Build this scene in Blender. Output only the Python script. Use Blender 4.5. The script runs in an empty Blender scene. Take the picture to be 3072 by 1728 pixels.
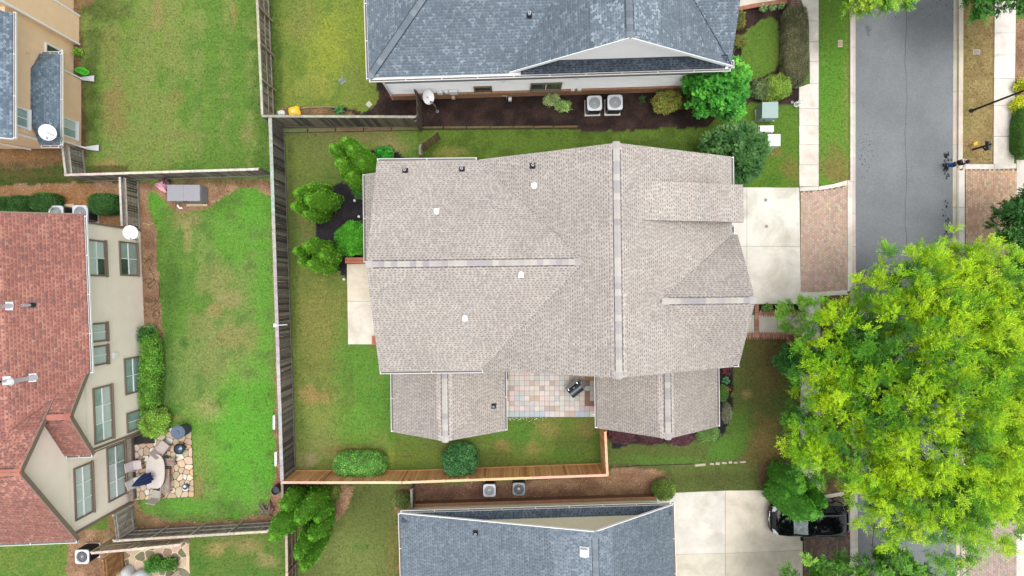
import bpy, bmesh, math, random
import numpy as np
from mathutils import Matrix, Vector
R = math.radians
random.seed(7); RNG = np.random.default_rng(11)
SC = bpy.context.scene; COL = SC.collection

# ------------------------------------------------------------------ camera, sky, sun, exposure
H = 34.0          # metres from the camera down to the lawns
F = 1632.0        # focal length in photograph pixels
cam = bpy.data.objects.new('camera', bpy.data.cameras.new('camera')); COL.objects.link(cam)
cam.location = (0, 0, H); cam.data.sensor_width = 36.0; cam.data.lens = 36.0 * F / 3072.0
cam.data.clip_start = 0.5; cam.data.clip_end = 2000; SC.camera = cam

SUN_EL, SUN_AZ = R(84), R(110)      # soft light from the lower right of the picture
w = bpy.data.worlds.new('World'); SC.world = w; w.use_nodes = True
nt = w.node_tree; nt.nodes.clear()
out = nt.nodes.new('ShaderNodeOutputWorld'); bg = nt.nodes.new('ShaderNodeBackground')
sky = nt.nodes.new('ShaderNodeTexSky'); sky.sky_type = 'NISHITA'; sky.sun_disc = False
sky.sun_elevation = SUN_EL; sky.sun_rotation = SUN_AZ; sky.dust_density = 4.0; sky.air_density = 1.0
hs = nt.nodes.new('ShaderNodeHueSaturation'); hs.inputs['Saturation'].default_value = 0.22
nt.links.new(sky.outputs[0], hs.inputs['Color']); nt.links.new(hs.outputs[0], bg.inputs['Color'])
bg.inputs['Strength'].default_value = 0.15; nt.links.new(bg.outputs[0], out.inputs['Surface'])
sl = bpy.data.lights.new('sun', 'SUN'); sl.energy = 0.5; sl.angle = R(45); sl.color = (1.0, 0.97, 0.92)
so = bpy.data.objects.new('sun', sl); COL.objects.link(so)
sd = Vector((math.sin(SUN_AZ) * math.cos(SUN_EL), math.cos(SUN_AZ) * math.cos(SUN_EL), math.sin(SUN_EL)))
so.rotation_euler = sd.to_track_quat('Z', 'Y').to_euler(); so.location = (0, 0, 60)
SC.view_settings.view_transform = 'Standard'; SC.view_settings.look = 'None'
SC.view_settings.gamma = 1.0; SC.view_settings.use_curve_mapping = False
SC.view_settings.exposure = 1.1
SC.cycles.max_bounces = 6; SC.cycles.diffuse_bounces = 3; SC.cycles.transmission_bounces = 4

KALB = 1.45
def C(r, g, b):
    """sRGB 0..255 as a surface reads under this light -> linear base colour"""
    f = lambda c: (c / 255 / 12.92) if c <= 10 else (((c / 255) + 0.055) / 1.055) ** 2.4
    return (f(r) / KALB, f(g) / KALB, f(b) / KALB)
def P(px, py, h=0.0):
    k = (H - h) / F
    return Vector(((px - 1536) * k, (864 - py) * k, h))

# ------------------------------------------------------------------ objects
ORG = {}
def tag(o, label=None, cat=None, group=None, kind=None):
    if label: o['label'] = label
    if cat: o['category'] = cat
    if group: o['group'] = group
    if kind: o['kind'] = kind
    return o
def thing(name, label, cat, loc=(0, 0, 0), rz=0, group=None):
    """integer rz: parts are given in world coordinates; float rz: parts are given in the thing's own frame"""
    o = bpy.data.objects.new(name, None); COL.objects.link(o)
    o.location = loc; o.rotation_euler = (0, 0, rz); o.empty_display_size = 0.2
    ORG[o.name] = Vector(loc) if isinstance(rz, int) else Vector((0, 0, 0))
    return tag(o, label, cat, group)
def link(name, me, parent=None, loc=(0, 0, 0), rot=None):
    o = bpy.data.objects.new(name, me); COL.objects.link(o); o.location = loc
    if rot is not None: o.rotation_euler = rot
    if parent: o.parent = parent
    ORG[o.name] = (ORG.get(parent.name, Vector((0, 0, 0))) if parent else Vector((0, 0, 0))) + Vector(loc)
    return o
def copy_tree(o, parent=None):
    c = o.copy(); COL.objects.link(c); c.parent = parent
    for ch in o.children: copy_tree(ch, c)
    return c

class MB:
    def __init__(s): s.v = []; s.f = []; s.t = []; s.m = None
    def add(s, vs, fs, tint=None):
        b = len(s.v)
        if s.m is not None: vs = [s.m @ Vector(p) for p in vs]
        s.v += [tuple(p) for p in vs]
        for i, f in enumerate(fs):
            s.f.append(tuple(b + k for k in f)); s.t.append(tint if tint is not None else (1, 1, 1))
        return s
    def box(s, c, d, rz=0.0, tint=None, top=1.0, M=None):
        hx, hy, hz = d[0] / 2, d[1] / 2, d[2] / 2
        vs = [Vector((sx * hx * (top if sz > 0 else 1), sy * hy * (top if sz > 0 else 1), sz * hz)) for sz in (-1, 1) for sx, sy in ((-1, -1), (1, -1), (1, 1), (-1, 1))]
        m = Matrix.Translation(Vector(c)) @ (M if M is not None else Matrix.Rotation(rz, 4, 'Z'))
        return s.add([m @ p for p in vs], [(3, 2, 1, 0), (4, 5, 6, 7), (0, 1, 5, 4), (1, 2, 6, 5), (2, 3, 7, 6), (3, 0, 4, 7)], tint)
    def bar(s, a, b, wd, ht, tint=None, up=(0, 0, 1)):
        a, b = Vector(a), Vector(b); d = b - a; L = d.length; x = d / L
        u = Vector(up); y = u.cross(x)
        if y.length < 1e-4: y = Vector((1, 0, 0)).cross(x)
        y.normalize(); z = x.cross(y)
        M = Matrix((x, y, z)).transposed().to_4x4()
        return s.box((a + b) / 2, (L, wd, ht), tint=tint, M=M)
    def prism(s, poly, z0, z1, tint=None):
        n = len(poly)
        ar = sum(poly[i][0] * poly[(i + 1) % n][1] - poly[(i + 1) % n][0] * poly[i][1] for i in range(n))
        if ar < 0: poly = poly[::-1]
        vs = [(p[0], p[1], z0) for p in poly] + [(p[0], p[1], z1) for p in poly]
        return s.add(vs, [tuple(range(n - 1, -1, -1)), tuple(range(n, 2 * n))] + [(i, (i + 1) % n, n + (i + 1) % n, n + i) for i in range(n)], tint)
    def slab(s, pts, th, tint=None):
        pts = [Vector(p) for p in pts]; n = len(pts)
        nr = Vector((0, 0, 0))
        for i in range(n): nr += pts[i].cross(pts[(i + 1) % n])
        nr.normalize()
        if nr.z < 0: pts = pts[::-1]; nr = -nr
        vs = [p - nr * th for p in pts] + pts
        return s.add(vs, [tuple(range(n - 1, -1, -1)), tuple(range(n, 2 * n))] + [(i, (i + 1) % n, n + (i + 1) % n, n + i) for i in range(n)], tint)
    def cyl(s, a, b, r0, r1=None, n=12, tint=None, caps=True):
        r1 = r0 if r1 is None else r1
        a, b = Vector(a), Vector(b); x = (b - a).normalized()
        y = x.orthogonal().normalized(); z = x.cross(y)
        vs = []
        for c, r in ((a, r0), (b, r1)):
            for i in range(n):
                t = 2 * math.pi * i / n; vs.append(c + (y * math.cos(t) + z * math.sin(t)) * r)
        fs = [(i, (i + 1) % n, n + (i + 1) % n, n + i) for i in range(n)]
        if caps: fs += [tuple(range(n - 1, -1, -1)), tuple(range(n, 2 * n))]
        return s.add(vs, fs, tint)
    def lathe(s, c, prof, n=20, tint=None, sx=1, sy=1, M=None):
        m = Matrix.Translation(Vector(c)) @ (M if M is not None else Matrix())
        vs = []
        for r, z in prof:
            for i in range(n):
                t = 2 * math.pi * i / n; vs.append(m @ Vector((r * sx * math.cos(t), r * sy * math.sin(t), z)))
        fs = [(j * n + i, j * n + (i + 1) % n, (j + 1) * n + (i + 1) % n, (j + 1) * n + i) for j in range(len(prof) - 1) for i in range(n)]
        fs += [tuple(range(n - 1, -1, -1)), tuple(range((len(prof) - 1) * n, len(prof) * n))]
        return s.add(vs, fs, tint)
    def tube(s, pts, r, n=6, tint=None):
        for i in range(len(pts) - 1):
            r0 = r[i] if isinstance(r, (list, tuple)) else r; r1 = r[i + 1] if isinstance(r, (list, tuple)) else r
            s.cyl(pts[i], pts[i + 1], r0, r1, n, tint, caps=True)
        return s
    def mesh(s, name, mat, smooth=False, bevel=0.0):
        me = bpy.data.meshes.new(name); me.from_pydata(s.v, [], s.f)
        a = me.attributes.new('tint', 'FLOAT_COLOR', 'FACE')
        if s.f: a.data.foreach_set('color', [c for t in s.t for c in (t[0], t[1], t[2], 1.0)])
        if mat: me.materials.append(mat)
        if bevel > 0:
            bm = bmesh.new(); bm.from_mesh(me)
            bmesh.ops.remove_doubles(bm, verts=bm.verts, dist=1e-5)
            es = [e for e in bm.edges if len(e.link_faces) == 2 and e.calc_face_angle(0) > 0.5]
            bmesh.ops.bevel(bm, geom=es, offset=bevel, segments=2, affect='EDGES', profile=0.5, clamp_overlap=True)
            bm.to_mesh(me); bm.free()
        if smooth: me.polygons.foreach_set('use_smooth', [True] * len(me.polygons))
        me.update(); return me
    def build(s, name, mat, parent=None, smooth=False, bevel=0.0, label=None, kind=None):
        if parent is not None:
            o = ORG.get(parent.name, Vector((0, 0, 0)))
            if o.length > 0: s.v = [(p[0] - o.x, p[1] - o.y, p[2] - o.z) for p in s.v]
        ob = link(name, s.mesh(name, mat, smooth, bevel), parent)
        if label: ob['label'] = label
        if kind: ob['kind'] = kind
        return ob

def npmesh(name, V, Fq, T, mat, parent=None, kind=None, smooth=False, domain='FACE'):
    """V (n,3), Fq (m,4) quads, T (m,3) tints"""
    V = np.asarray(V, np.float32)
    if parent is not None:
        o = ORG.get(parent.name, Vector((0, 0, 0))); V = V - np.array(o, np.float32)
    Fq = np.asarray(Fq, np.int32); k = Fq.shape[1]
    me = bpy.data.meshes.new(name)
    me.vertices.add(len(V)); me.vertices.foreach_set('co', V.ravel())
    me.loops.add(Fq.size); me.loops.foreach_set('vertex_index', Fq.ravel())
    me.polygons.add(len(Fq)); me.polygons.foreach_set('loop_start', np.arange(0, Fq.size, k, dtype=np.int32))
    me.polygons.foreach_set('loop_total', np.full(len(Fq), k, np.int32))
    if smooth: me.polygons.foreach_set('use_smooth', np.ones(len(Fq), bool))
    a = me.attributes.new('tint', 'FLOAT_COLOR', domain)
    a.data.foreach_set('color', np.concatenate([np.asarray(T, np.float32), np.ones((len(T), 1), np.float32)], 1).ravel())
    me.materials.append(mat); me.update(calc_edges=True)
    o = link(name, me, parent)
    if kind: o['kind'] = kind
    return o

# ------------------------------------------------------------------ materials
MATS = {}
def mat(name, col=(0.5, 0.5, 0.5), rough=0.8, metal=0.0, tint=False, nz=None, nz2=None, bump=None, spec=0.5, coat=0.0, transl=0.0, trans=0.0, stain=None):
    """nz / nz2 = (scale, low factor, high factor); bump = (scale, distance)"""
    m = bpy.data.materials.new(name); m.use_nodes = True; t = m.node_tree; N = t.nodes; L = t.links
    b = N['Principled BSDF']; b.inputs['Roughness'].default_value = rough; b.inputs['Metallic'].default_value = metal
    b.inputs['Specular IOR Level'].default_value = spec; b.inputs['Coat Weight'].default_value = coat
    b.inputs['Coat Roughness'].default_value = 0.03; b.inputs['Transmission Weight'].default_value = trans
    rgb = N.new('ShaderNodeRGB'); rgb.outputs[0].default_value = (*col, 1); src = rgb.outputs[0]
    geo = N.new('ShaderNodeNewGeometry')
    if tint:
        a = N.new('ShaderNodeAttribute'); a.attribute_name = 'tint'
        mx = N.new('ShaderNodeMix'); mx.data_type = 'RGBA'; mx.blend_type = 'MULTIPLY'; mx.inputs[0].default_value = 1
        L.new(src, mx.inputs[6]); L.new(a.outputs['Color'], mx.inputs[7]); src = mx.outputs[2]
    if stain:      # (scale, colour, strength, threshold): dirt with a shape of its own
        n = N.new('ShaderNodeTexNoise'); n.inputs['Scale'].default_value = stain[0]; n.inputs['Detail'].default_value = 9; n.inputs['Roughness'].default_value = .68; n.inputs['Distortion'].default_value = .6
        L.new(geo.outputs['Position'], n.inputs['Vector'])
        mr = N.new('ShaderNodeMapRange'); mr.inputs[1].default_value = stain[3]; mr.inputs[2].default_value = stain[3] + .2; mr.inputs[3].default_value = 0; mr.inputs[4].default_value = stain[2]; L.new(n.outputs['Fac'], mr.inputs[0])
        mx = N.new('ShaderNodeMix'); mx.data_type = 'RGBA'; mx.inputs[7].default_value = (*stain[1], 1); L.new(mr.outputs[0], mx.inputs[0]); L.new(src, mx.inputs[6]); src = mx.outputs[2]
    for q in (nz, nz2):
        if not q: continue
        n = N.new('ShaderNodeTexNoise'); n.inputs['Scale'].default_value = q[0]; n.inputs['Detail'].default_value = 5; n.inputs['Roughness'].default_value = 0.6
        L.new(geo.outputs['Position'], n.inputs['Vector'])
        mr = N.new('ShaderNodeMapRange'); mr.inputs[1].default_value = 0.3; mr.inputs[2].default_value = 0.7
        mr.inputs[3].default_value = q[1]; mr.inputs[4].default_value = q[2]; L.new(n.outputs['Fac'], mr.inputs[0])
        vm = N.new('ShaderNodeVectorMath'); vm.operation = 'SCALE'; L.new(src, vm.inputs[0]); L.new(mr.outputs[0], vm.inputs['Scale']); src = vm.outputs[0]
    L.new(src, b.inputs['Base Color'])
    if bump:
        n = N.new('ShaderNodeTexNoise'); n.inputs['Scale'].default_value = bump[0]; n.inputs['Detail'].default_value = 4
        L.new(geo.outputs['Position'], n.inputs['Vector'])
        bp = N.new('ShaderNodeBump'); bp.inputs['Distance'].default_value = bump[1]; bp.inputs['Strength'].default_value = 0.8
        L.new(n.outputs['Fac'], bp.inputs['Height']); L.new(bp.outputs[0], b.inputs['Normal'])
    if transl > 0:
        tr = N.new('ShaderNodeBsdfTranslucent'); L.new(src, tr.inputs['Color'])
        ms = N.new('ShaderNodeMixShader'); ms.inputs[0].default_value = transl
        L.new(b.outputs[0], ms.inputs[1]); L.new(tr.outputs[0], ms.inputs[2]); L.new(ms.outputs[0], N['Material Output'].inputs['Surface'])
    MATS[name] = m; return m
M = MATS
mat('tinted', (1, 1, 1), 0.9, tint=True, nz=(3, .93, 1.07), nz2=(40, .88, 1.1), bump=(60, .004))
mat('shingle', (1, 1, 1), 0.92, tint=True, nz=(.45, .92, 1.06), nz2=(45, .86, 1.12), bump=(120, .003), spec=.3)
mat('lawn', (1, 1, 1), 0.95, tint=True, nz=(7, .72, 1.24), nz2=(30, .6, 1.35), bump=(35, .03), spec=.15)
mat('blades', (1, 1, 1), 0.8, tint=True, transl=.3, spec=.2)
mat('leaf', (1, 1, 1), 0.55, tint=True, transl=.25, spec=.35)
mat('needles', (1, 1, 1), 0.75, tint=True, transl=.15, spec=.2)
mat('mulch', (1, 1, 1), 0.95, tint=True, nz=(14, .65, 1.3), nz2=(55, .45, 1.5), bump=(40, .05), spec=.2)
mat('bark', C(95, 80, 68), 0.95, nz=(12, .7, 1.2), bump=(30, .02))
mat('concrete', C(238, 231, 221), 0.9, tint=True, nz=(.9, .84, 1.07), nz2=(25, .93, 1.05), bump=(90, .003), spec=.3, stain=(.5, C(172, 160, 138), .5, .48))
mat('asphalt', C(126, 130, 132), 0.85, tint=True, nz=(.3, .86, 1.12), nz2=(22, .74, 1.22), bump=(150, .004), spec=.35, stain=(1.3, C(112, 116, 118), .5, .55))
mat('white_siding', (.9, .9, .9), 0.7, nz=(2, .97, 1.02))
mat('white_metal', (.78, .78, .78), 0.45, nz=(6, .93, 1.03))
mat('stucco_cream', (.83, .735, .62), 0.92, nz=(1.2, .95, 1.03), nz2=(60, .96, 1.03), bump=(80, .003))
mat('stucco_beige', (.78, .55, .35), 0.92, nz=(1.5, .94, 1.04), bump=(80, .003))
mat('siding_sage', C(205, 198, 162), 0.85, nz=(3, .95, 1.04))
mat('siding_tan', (.66, .62, .44), 0.85, nz=(3, .96, 1.03))
mat('trim_brown', C(140, 124, 108), 0.8, nz=(8, .9, 1.05))
mat('trim_sand', C(232, 196, 160), 0.8, nz=(8, .95, 1.03))
mat('glass', C(172, 200, 192), 0.08, nz=(2.0, .75, 1.1), spec=.8)
mat('glass_dark', C(75, 92, 84), 0.08, nz=(3, .5, 1.3), spec=.8)
mat('blind', C(216, 232, 226), 0.5, nz=(3, .92, 1.04), spec=.6)
mat('weathered_wood', (1, 1, 1), 0.95, tint=True, nz=(5, .72, 1.2), nz2=(35, .7, 1.2), bump=(60, .006))
mat('cedar', (1.3, 1.3, 1.22), 0.8, tint=True, nz=(5, .9, 1.08), nz2=(40, .88, 1.08), bump=(60, .003))
mat('metal_grey', C(150, 155, 160), 0.45, metal=.3, nz=(8, .9, 1.05))
mat('metal_light', C(222, 225, 230), 0.4, metal=.1, nz=(8, .94, 1.03))
mat('metal_dark', C(48, 50, 56), 0.4, metal=.3)
mat('black', C(22, 22, 24), 0.6)
mat('black_paint', (0.002, 0.002, 0.003), 0.06, spec=.35)
mat('rubber', C(30, 30, 30), 0.85)
mat('chrome', C(225, 228, 232), 0.18, metal=.9)
mat('windscreen', (.30, .34, .36), 0.04, metal=.45, spec=.9)
mat('side_glass', (.02, .024, .028), 0.06, spec=.6)
mat('lamp_glass', C(215, 220, 225), 0.1, spec=.8)
mat('lamp_red', C(150, 20, 20), 0.2)
mat('steel_box', C(156, 178, 172), 0.5, nz=(5, .95, 1.03))
mat('steel_box_light', C(222, 230, 224), 0.5, nz=(5, .96, 1.03))
mat('plastic_grey', C(150, 150, 156), 0.6, nz=(6, .95, 1.03))
mat('plain', (1, 1, 1), 0.7, tint=True, nz=(10, .94, 1.05))
mat('cloth', (1, 1, 1), 0.95, tint=True, nz=(12, .88, 1.1), bump=(50, .01))
mat('skin', C(205, 165, 140), 0.6)
mat('tar', C(52, 54, 58), 0.7, nz=(20, .7, 1.3))

# ------------------------------------------------------------------ numpy helpers
def inpoly(X, Y, poly):
    ins = np.zeros(X.shape, bool); n = len(poly)
    for i in range(n):
        x0, y0 = poly[i][0], poly[i][1]; x1, y1 = poly[(i + 1) % n][0], poly[(i + 1) % n][1]
        if y0 == y1: continue
        c = ((Y < y0) != (Y < y1)) & (X < (x1 - x0) * (Y - y0) / (y1 - y0) + x0)
        ins ^= c
    return ins
def vnoise(X, Y, s, seed):
    r = np.random.default_rng(seed); T = r.random((256, 256))
    x = X * s + 1000.3; y = Y * s + 1000.7; xi = np.floor(x).astype(int); yi = np.floor(y).astype(int)
    fx = x - xi; fy = y - yi; fx = fx * fx * (3 - 2 * fx); fy = fy * fy * (3 - 2 * fy)
    g = lambda a, b: T[a % 256, b % 256]
    return (g(xi, yi) * (1 - fx) + g(xi + 1, yi) * fx) * (1 - fy) + (g(xi, yi + 1) * (1 - fx) + g(xi + 1, yi + 1) * fx) * fy
def fbm(X, Y, s, seed, o=4):
    a = 0; t = 0; w_ = 1.0
    for i in range(o): a = a + w_ * vnoise(X, Y, s * 2 ** i, seed + i); t += w_; w_ *= .55
    return a / t

# ------------------------------------------------------------------ roof shingles
def shingle_plane(pts, expo, wmin, wmax, tooth, pal, jitter=.06):
    """lay shingles in courses over a sloping polygon; returns an array per shingle"""
    pts = [Vector(p) for p in pts]; n = Vector((0, 0, 0))
    for i in range(len(pts)): n += pts[i].cross(pts[(i + 1) % len(pts)])
    n.normalize()
    if n.z < 0: n = -n
    v = (Vector((0, 0, 1)) - n * n.z).normalized()      # up the slope
    u = v.cross(n)
    o = pts[0]; uv = [((p - o).dot(u), (p - o).dot(v)) for p in pts]
    us = [a for a, b in uv]; vs = [b for a, b in uv]
    rows = []; nn = len(uv)
    vv = min(vs)
    while vv < max(vs) - .01:
        vm_ = vv + expo / 2; cr = []
        for i in range(nn):
            (ua, va), (ub, vb) = uv[i], uv[(i + 1) % nn]
            if (va <= vm_) != (vb <= vm_): cr.append(ua + (ub - ua) * (vm_ - va) / (vb - va))
        cr.sort()
        for a_, b_ in zip(cr[::2], cr[1::2]):
            uu = a_; first = True
            while uu < b_ - .02:
                wd = random.uniform(wmin, wmax) * (random.uniform(.3, 1) if first else 1); first = False
                wd = min(wd, b_ - uu); rows.append((uu, vv, wd)); uu += wd
        vv += expo
    A = np.array(rows)
    pal_c = np.array([p[:3] for p in pal]); pw = np.array([p[3] for p in pal]); pw = pw / pw.sum()
    # neighbouring shingles of a bundle keep a like tone
    idx = RNG.choice(len(pal), len(A), p=pw); T = pal_c[idx] * (1 + RNG.normal(0, .035, (len(A), 1)))
    T = T * (.96 + .08 * vnoise(A[:, 0], A[:, 1], .8, 5)[:, None])
    return dict(o=o, u=u, v=v, n=n, A=A, T=T, expo=expo, tooth=tooth)
def shingle_geo(S, sel):
    A = S['A'][sel]; T = S['T'][sel]; m = len(A); e = S['expo']; tf = S['tooth']
    u0 = A[:, 0] + .002; u1 = A[:, 0] + A[:, 2] - .002; v0 = A[:, 1]; vm = v0 + e * .45; v1 = v0 + e
    rs = RNG.random(m) * (1 - tf) * A[:, 2]; t0 = u0 + rs; t1 = t0 + A[:, 2] * tf
    hi, mid, lo = .014, .010, .003
    def pt(a, b, h): return np.stack([a, b, np.full(m, h)], 1)
    V = np.stack([pt(u0, v1, .005), pt(u1, v1, .005), pt(u1, vm, mid), pt(u0, vm, mid), pt(t0, vm, mid), pt(t1, vm, mid), pt(t1, v0, hi), pt(t0, v0, hi),
                  pt(u1, vm, .001), pt(u0, vm, .001), pt(t0, vm, .001), pt(t1, vm, .001), pt(t1, v0, .001), pt(t0, v0, .001)], 1).reshape(-1, 3)
    q = np.array([(3, 2, 1, 0), (7, 6, 5, 4), (9, 8, 2, 3), (13, 12, 6, 7), (12, 11, 5, 6), (10, 13, 7, 4)])
    Fq = (q[None] + (np.arange(m) * 14)[:, None, None]).reshape(-1, 4)
    TT = np.repeat(T, 6, 0)
    B = np.array([S['u'], S['v'], S['n']]); W = V @ B + np.array(S['o'])
    return W, Fq, TT
def roof(parent, planes, expo, wmin, wmax, tooth, pal, base, th=.16, ind=300, name='roof', soffit='white_metal'):
    """roof deck (part) with shingles: the ones nearest above are single sub-parts, the rest one sub-part"""
    mb = MB()
    for p in planes: mb.slab(p, th, base)
    deck = mb.build(name, M['shingle'], parent)
    Ss = [shingle_plane(p, expo, wmin, wmax, tooth, pal) for p in planes]
    allc = []
    for k, S in enumerate(Ss):
        A = S['A']; z = S['o'].z + A[:, 1] * S['v'].z
        W = np.array(S['o'])[None] + A[:, :1] * np.array(S['u'])[None] + A[:, 1:2] * np.array(S['v'])[None]
        sc = 1632 / (H - W[:, 2]); px = W[:, 0] * sc; py = W[:, 1] * sc
        vis = (abs(px) < 1536) & (abs(py) < 864)
        S['vis'] = vis
        allc += [(-(zz if vv else -99), k, i) for i, (zz, vv) in enumerate(zip(z, vis))]
    allc.sort(); pick = set((k, i) for _, k, i in allc[:ind])
    Vs, Fs, Ts, b = [], [], [], 0
    for k, S in enumerate(Ss):
        m = len(S['A']); one = np.array([(k, i) in pick for i in range(m)])
        W, Fq, TT = shingle_geo(S, ~one)
        Vs.append(W); Fs.append(Fq + b); Ts.append(TT); b += len(W)
        if one.any():
            # single shingles: shared meshes (4 widths x 5 tones)
            key = {}
            Bm = Matrix((S['u'], S['v'], S['n'])).transposed().to_4x4(); rot = Bm.to_euler()
            org = ORG.get(deck.name, Vector((0, 0, 0)))
            for i in np.nonzero(one)[0]:
                a = S['A'][i]; wi = min(3, int((a[2] - wmin * .94) / max(1e-6, (wmax - wmin) * 1.06) * 4)); ti = int(RNG.integers(0, len(pal)))
                if (wi, ti) not in key:
                    wd = wmin + (wi + .5) / 4 * (wmax - wmin)
                    S2 = dict(o=Vector((0, 0, 0)), u=Vector((1, 0, 0)), v=Vector((0, 1, 0)), n=Vector((0, 0, 1)), A=np.array([[0, 0, wd]]), T=np.array([pal[ti][:3]]), expo=expo, tooth=tooth)
                    W2, F2, T2 = shingle_geo(S2, np.array([True]))
                    me = bpy.data.meshes.new('shingle'); me.from_pydata(W2.tolist(), [], F2.tolist())
                    at = me.attributes.new('tint', 'FLOAT_COLOR', 'FACE'); at.data.foreach_set('color', [c for t in T2 for c in (*t, 1)])
                    me.materials.append(M['shingle']); key[(wi, ti)] = me
                p = S['o'] + S['u'] * float(a[0]) + S['v'] * float(a[1]) - org
                ob = bpy.data.objects.new('shingle', key[(wi, ti)]); COL.objects.link(ob); ob.parent = deck; ob.location = p; ob.rotation_euler = rot
    npmesh('shingle_courses', np.concatenate(Vs), np.concatenate(Fs), np.concatenate(Ts), M['shingle'], deck, kind='stuff')
    return deck
def ridge_cap(parent, a, b, wd, cols, slope, name='ridge_cap', step=.3, edge=(.03, .03, .03)):
    """overlapping cap shingles astride a ridge or hip"""
    a, b = Vector(a), Vector(b); d = b - a; L = d.length; x = d / L; y = Vector((0, 0, 1)).cross(x).normalized(); z = x.cross(y)
    mb = MB(); n = max(1, int(L / step))
    for i in range(n):
        p0 = a + x * (i * L / n); p1 = a + x * ((i + 1) * L / n + .03); t = random.choice(cols); k_ = random.uniform(.95, 1.04); t = tuple(c * k_ for c in t)
        l0 = .030 + .0; l1 = .045
        vs = []
        for p, lf in ((p0, l1), (p1, l0)):
            vs += [p + y * wd / 2 - z * (slope * wd / 2 - lf), p + z * (lf + .005), p - y * wd / 2 - z * (slope * wd / 2 - lf),
                   p + y * wd / 2 - z * (slope * wd / 2 + .0), p - y * wd / 2 - z * (slope * wd / 2 + .0)]
        mb.add(vs, [(0, 1, 6, 5), (1, 2, 7, 6), (3, 0, 5, 8), (2, 4, 9, 7), (0, 3, 4, 2, 1), (5, 6, 7, 9, 8)], t)
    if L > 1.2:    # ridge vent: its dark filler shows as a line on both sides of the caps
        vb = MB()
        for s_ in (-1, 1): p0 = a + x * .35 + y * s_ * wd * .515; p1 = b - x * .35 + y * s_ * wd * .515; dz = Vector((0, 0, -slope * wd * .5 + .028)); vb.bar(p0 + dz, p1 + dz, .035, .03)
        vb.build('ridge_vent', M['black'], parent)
    return mb.build(name, M['shingle'], parent)
def gutter(parent, a, b, n_out, mat_='white_metal', hang=1.9):
    """open K-style gutter with hanger brackets; n_out points away from the wall"""
    a, b = Vector(a), Vector(b); x = (b - a).normalized(); o = Vector(n_out).normalized(); mb = MB()
    q = [(0, -.01), (.0, -.10), (.10, -.10), (.108, .01), (.126, .01), (.112, -.115), (-.012, -.115), (-.012, -.01)]
    vs = [a + o * s_ + Vector((0, 0, z_)) for s_, z_ in q] + [b + o * s_ + Vector((0, 0, z_)) for s_, z_ in q]; n = len(q)
    mb.add(vs, [(i, (i + 1) % n, n + (i + 1) % n, n + i) for i in range(n)] + [tuple(range(n)), tuple(range(2 * n - 1, n - 1, -1))])
    g = mb.build('gutter', M[mat_], parent)
    bd = MB(); bd.bar(a + o * .052 - Vector((0, 0, .06)), b + o * .052 - Vector((0, 0, .06)), .09, .012, C(120, 112, 104)); bd.build('gutter_silt', M['tinted'], g)
    hb = MB(); L = (b - a).length; k = max(1, int(L / hang))
    for i in range(k + 1):
        p = a + x * (.05 + (L - .1) * i / k); hb.bar(p + Vector((0, 0, .012)), p + o * .12 + Vector((0, 0, .012)), .03, .01)
    hb.build('gutter_hanger', M['white_metal'], g)
    return g
def fascia(parent, a, b, th=.03, ht=.19, drop=.07, mat_='white_metal', name='fascia'):
    mb = MB(); a, b = Vector(a), Vector(b); mb.bar(a - Vector((0, 0, drop)), b - Vector((0, 0, drop)), th, ht); return mb.build(name, M[mat_], parent)

def walls(parent, poly, z0, z1, mt, name='wall', closed=True):
    mb = MB(); mb.prism([(p[0], p[1]) for p in poly], z0, z1); return mb.build(name, M[mt], parent)
def gable_wall(parent, a, b, z0, peak, mt, th=.12, name='gable_wall'):
    """triangular wall between a and b (base), peak = point"""
    a, b, p = Vector((*a[:2], z0)), Vector((*b[:2], z0)), Vector(peak)
    d = (b - a).normalized(); nn = Vector((0, 0, 1)).cross(d) * th
    mb = MB(); mb.add([a, b, p, a + nn, b + nn, p + nn], [(0, 1, 2), (5, 4, 3), (0, 3, 4, 1), (1, 4, 5, 2), (2, 5, 3, 0)]); return mb.build(name, M[mt], parent)
def window(parent, o, u, n, w_, h_, cols=2, rows=1, fr='white_metal', pane='glass', label=None, panes=None, fw=.06, sill=True):
    """window standing on a wall: o = lower left corner, u = along the wall, n = outwards; built proud of the wall"""
    o, u, n = Vector(o), Vector(u).normalized(), Vector(n).normalized(); z = Vector((0, 0, 1))
    mb = MB()
    for s0, s1 in ((0, fw), (w_ - fw, w_)):
        mb.bar(o + u * (s0 + s1) / 2 + n * .02, o + u * (s0 + s1) / 2 + z * h_ + n * .02, fw, .10, up=n)
    for z0 in (fw / 2, h_ - fw / 2):
        mb.bar(o + u * fw + z * z0 + n * .02, o + u * (w_ - fw) + z * z0 + n * .02, .10, fw)
    W = mb.build('window', M[fr], parent, label=label)
    cw = (w_ - 2 * fw) / cols; ch = (h_ - 2 * fw) / rows; mu = MB()
    for i in range(1, cols): mu.bar(o + u * (fw + i * cw) + z * fw + n * .018, o + u * (fw + i * cw) + z * (h_ - fw) + n * .018, .045, .07, up=n)
    for j in range(1, rows): mu.bar(o + u * fw + z * (fw + j * ch) + n * .016, o + u * (w_ - fw) + z * (fw + j * ch) + n * .016, .06, .06)
    if cols > 1 or rows > 1: mu.build('mullion', M['white_metal' if fr != 'white_metal' else fr], W)
    if sill:
        sb = MB(); sb.bar(o - u * .04 - z * .03 + n * .06, o + u * (w_ + .04) - z * .03 + n * .06, .16, .05); sb.build('sill', M[fr], W)
    for i in range(cols):
        for j in range(rows):
            c = o + u * (fw + (i + .5) * cw) + z * (fw + (j + .5) * ch) + n * .006
            pb = MB(); pb.bar(c - u * (cw / 2 - .012), c + u * (cw / 2 - .012), .016, ch - .02); pk = panes[(i + j * cols) % len(panes)] if panes else pane
            pb.build('pane', M[pk], W)
    return W

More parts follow.
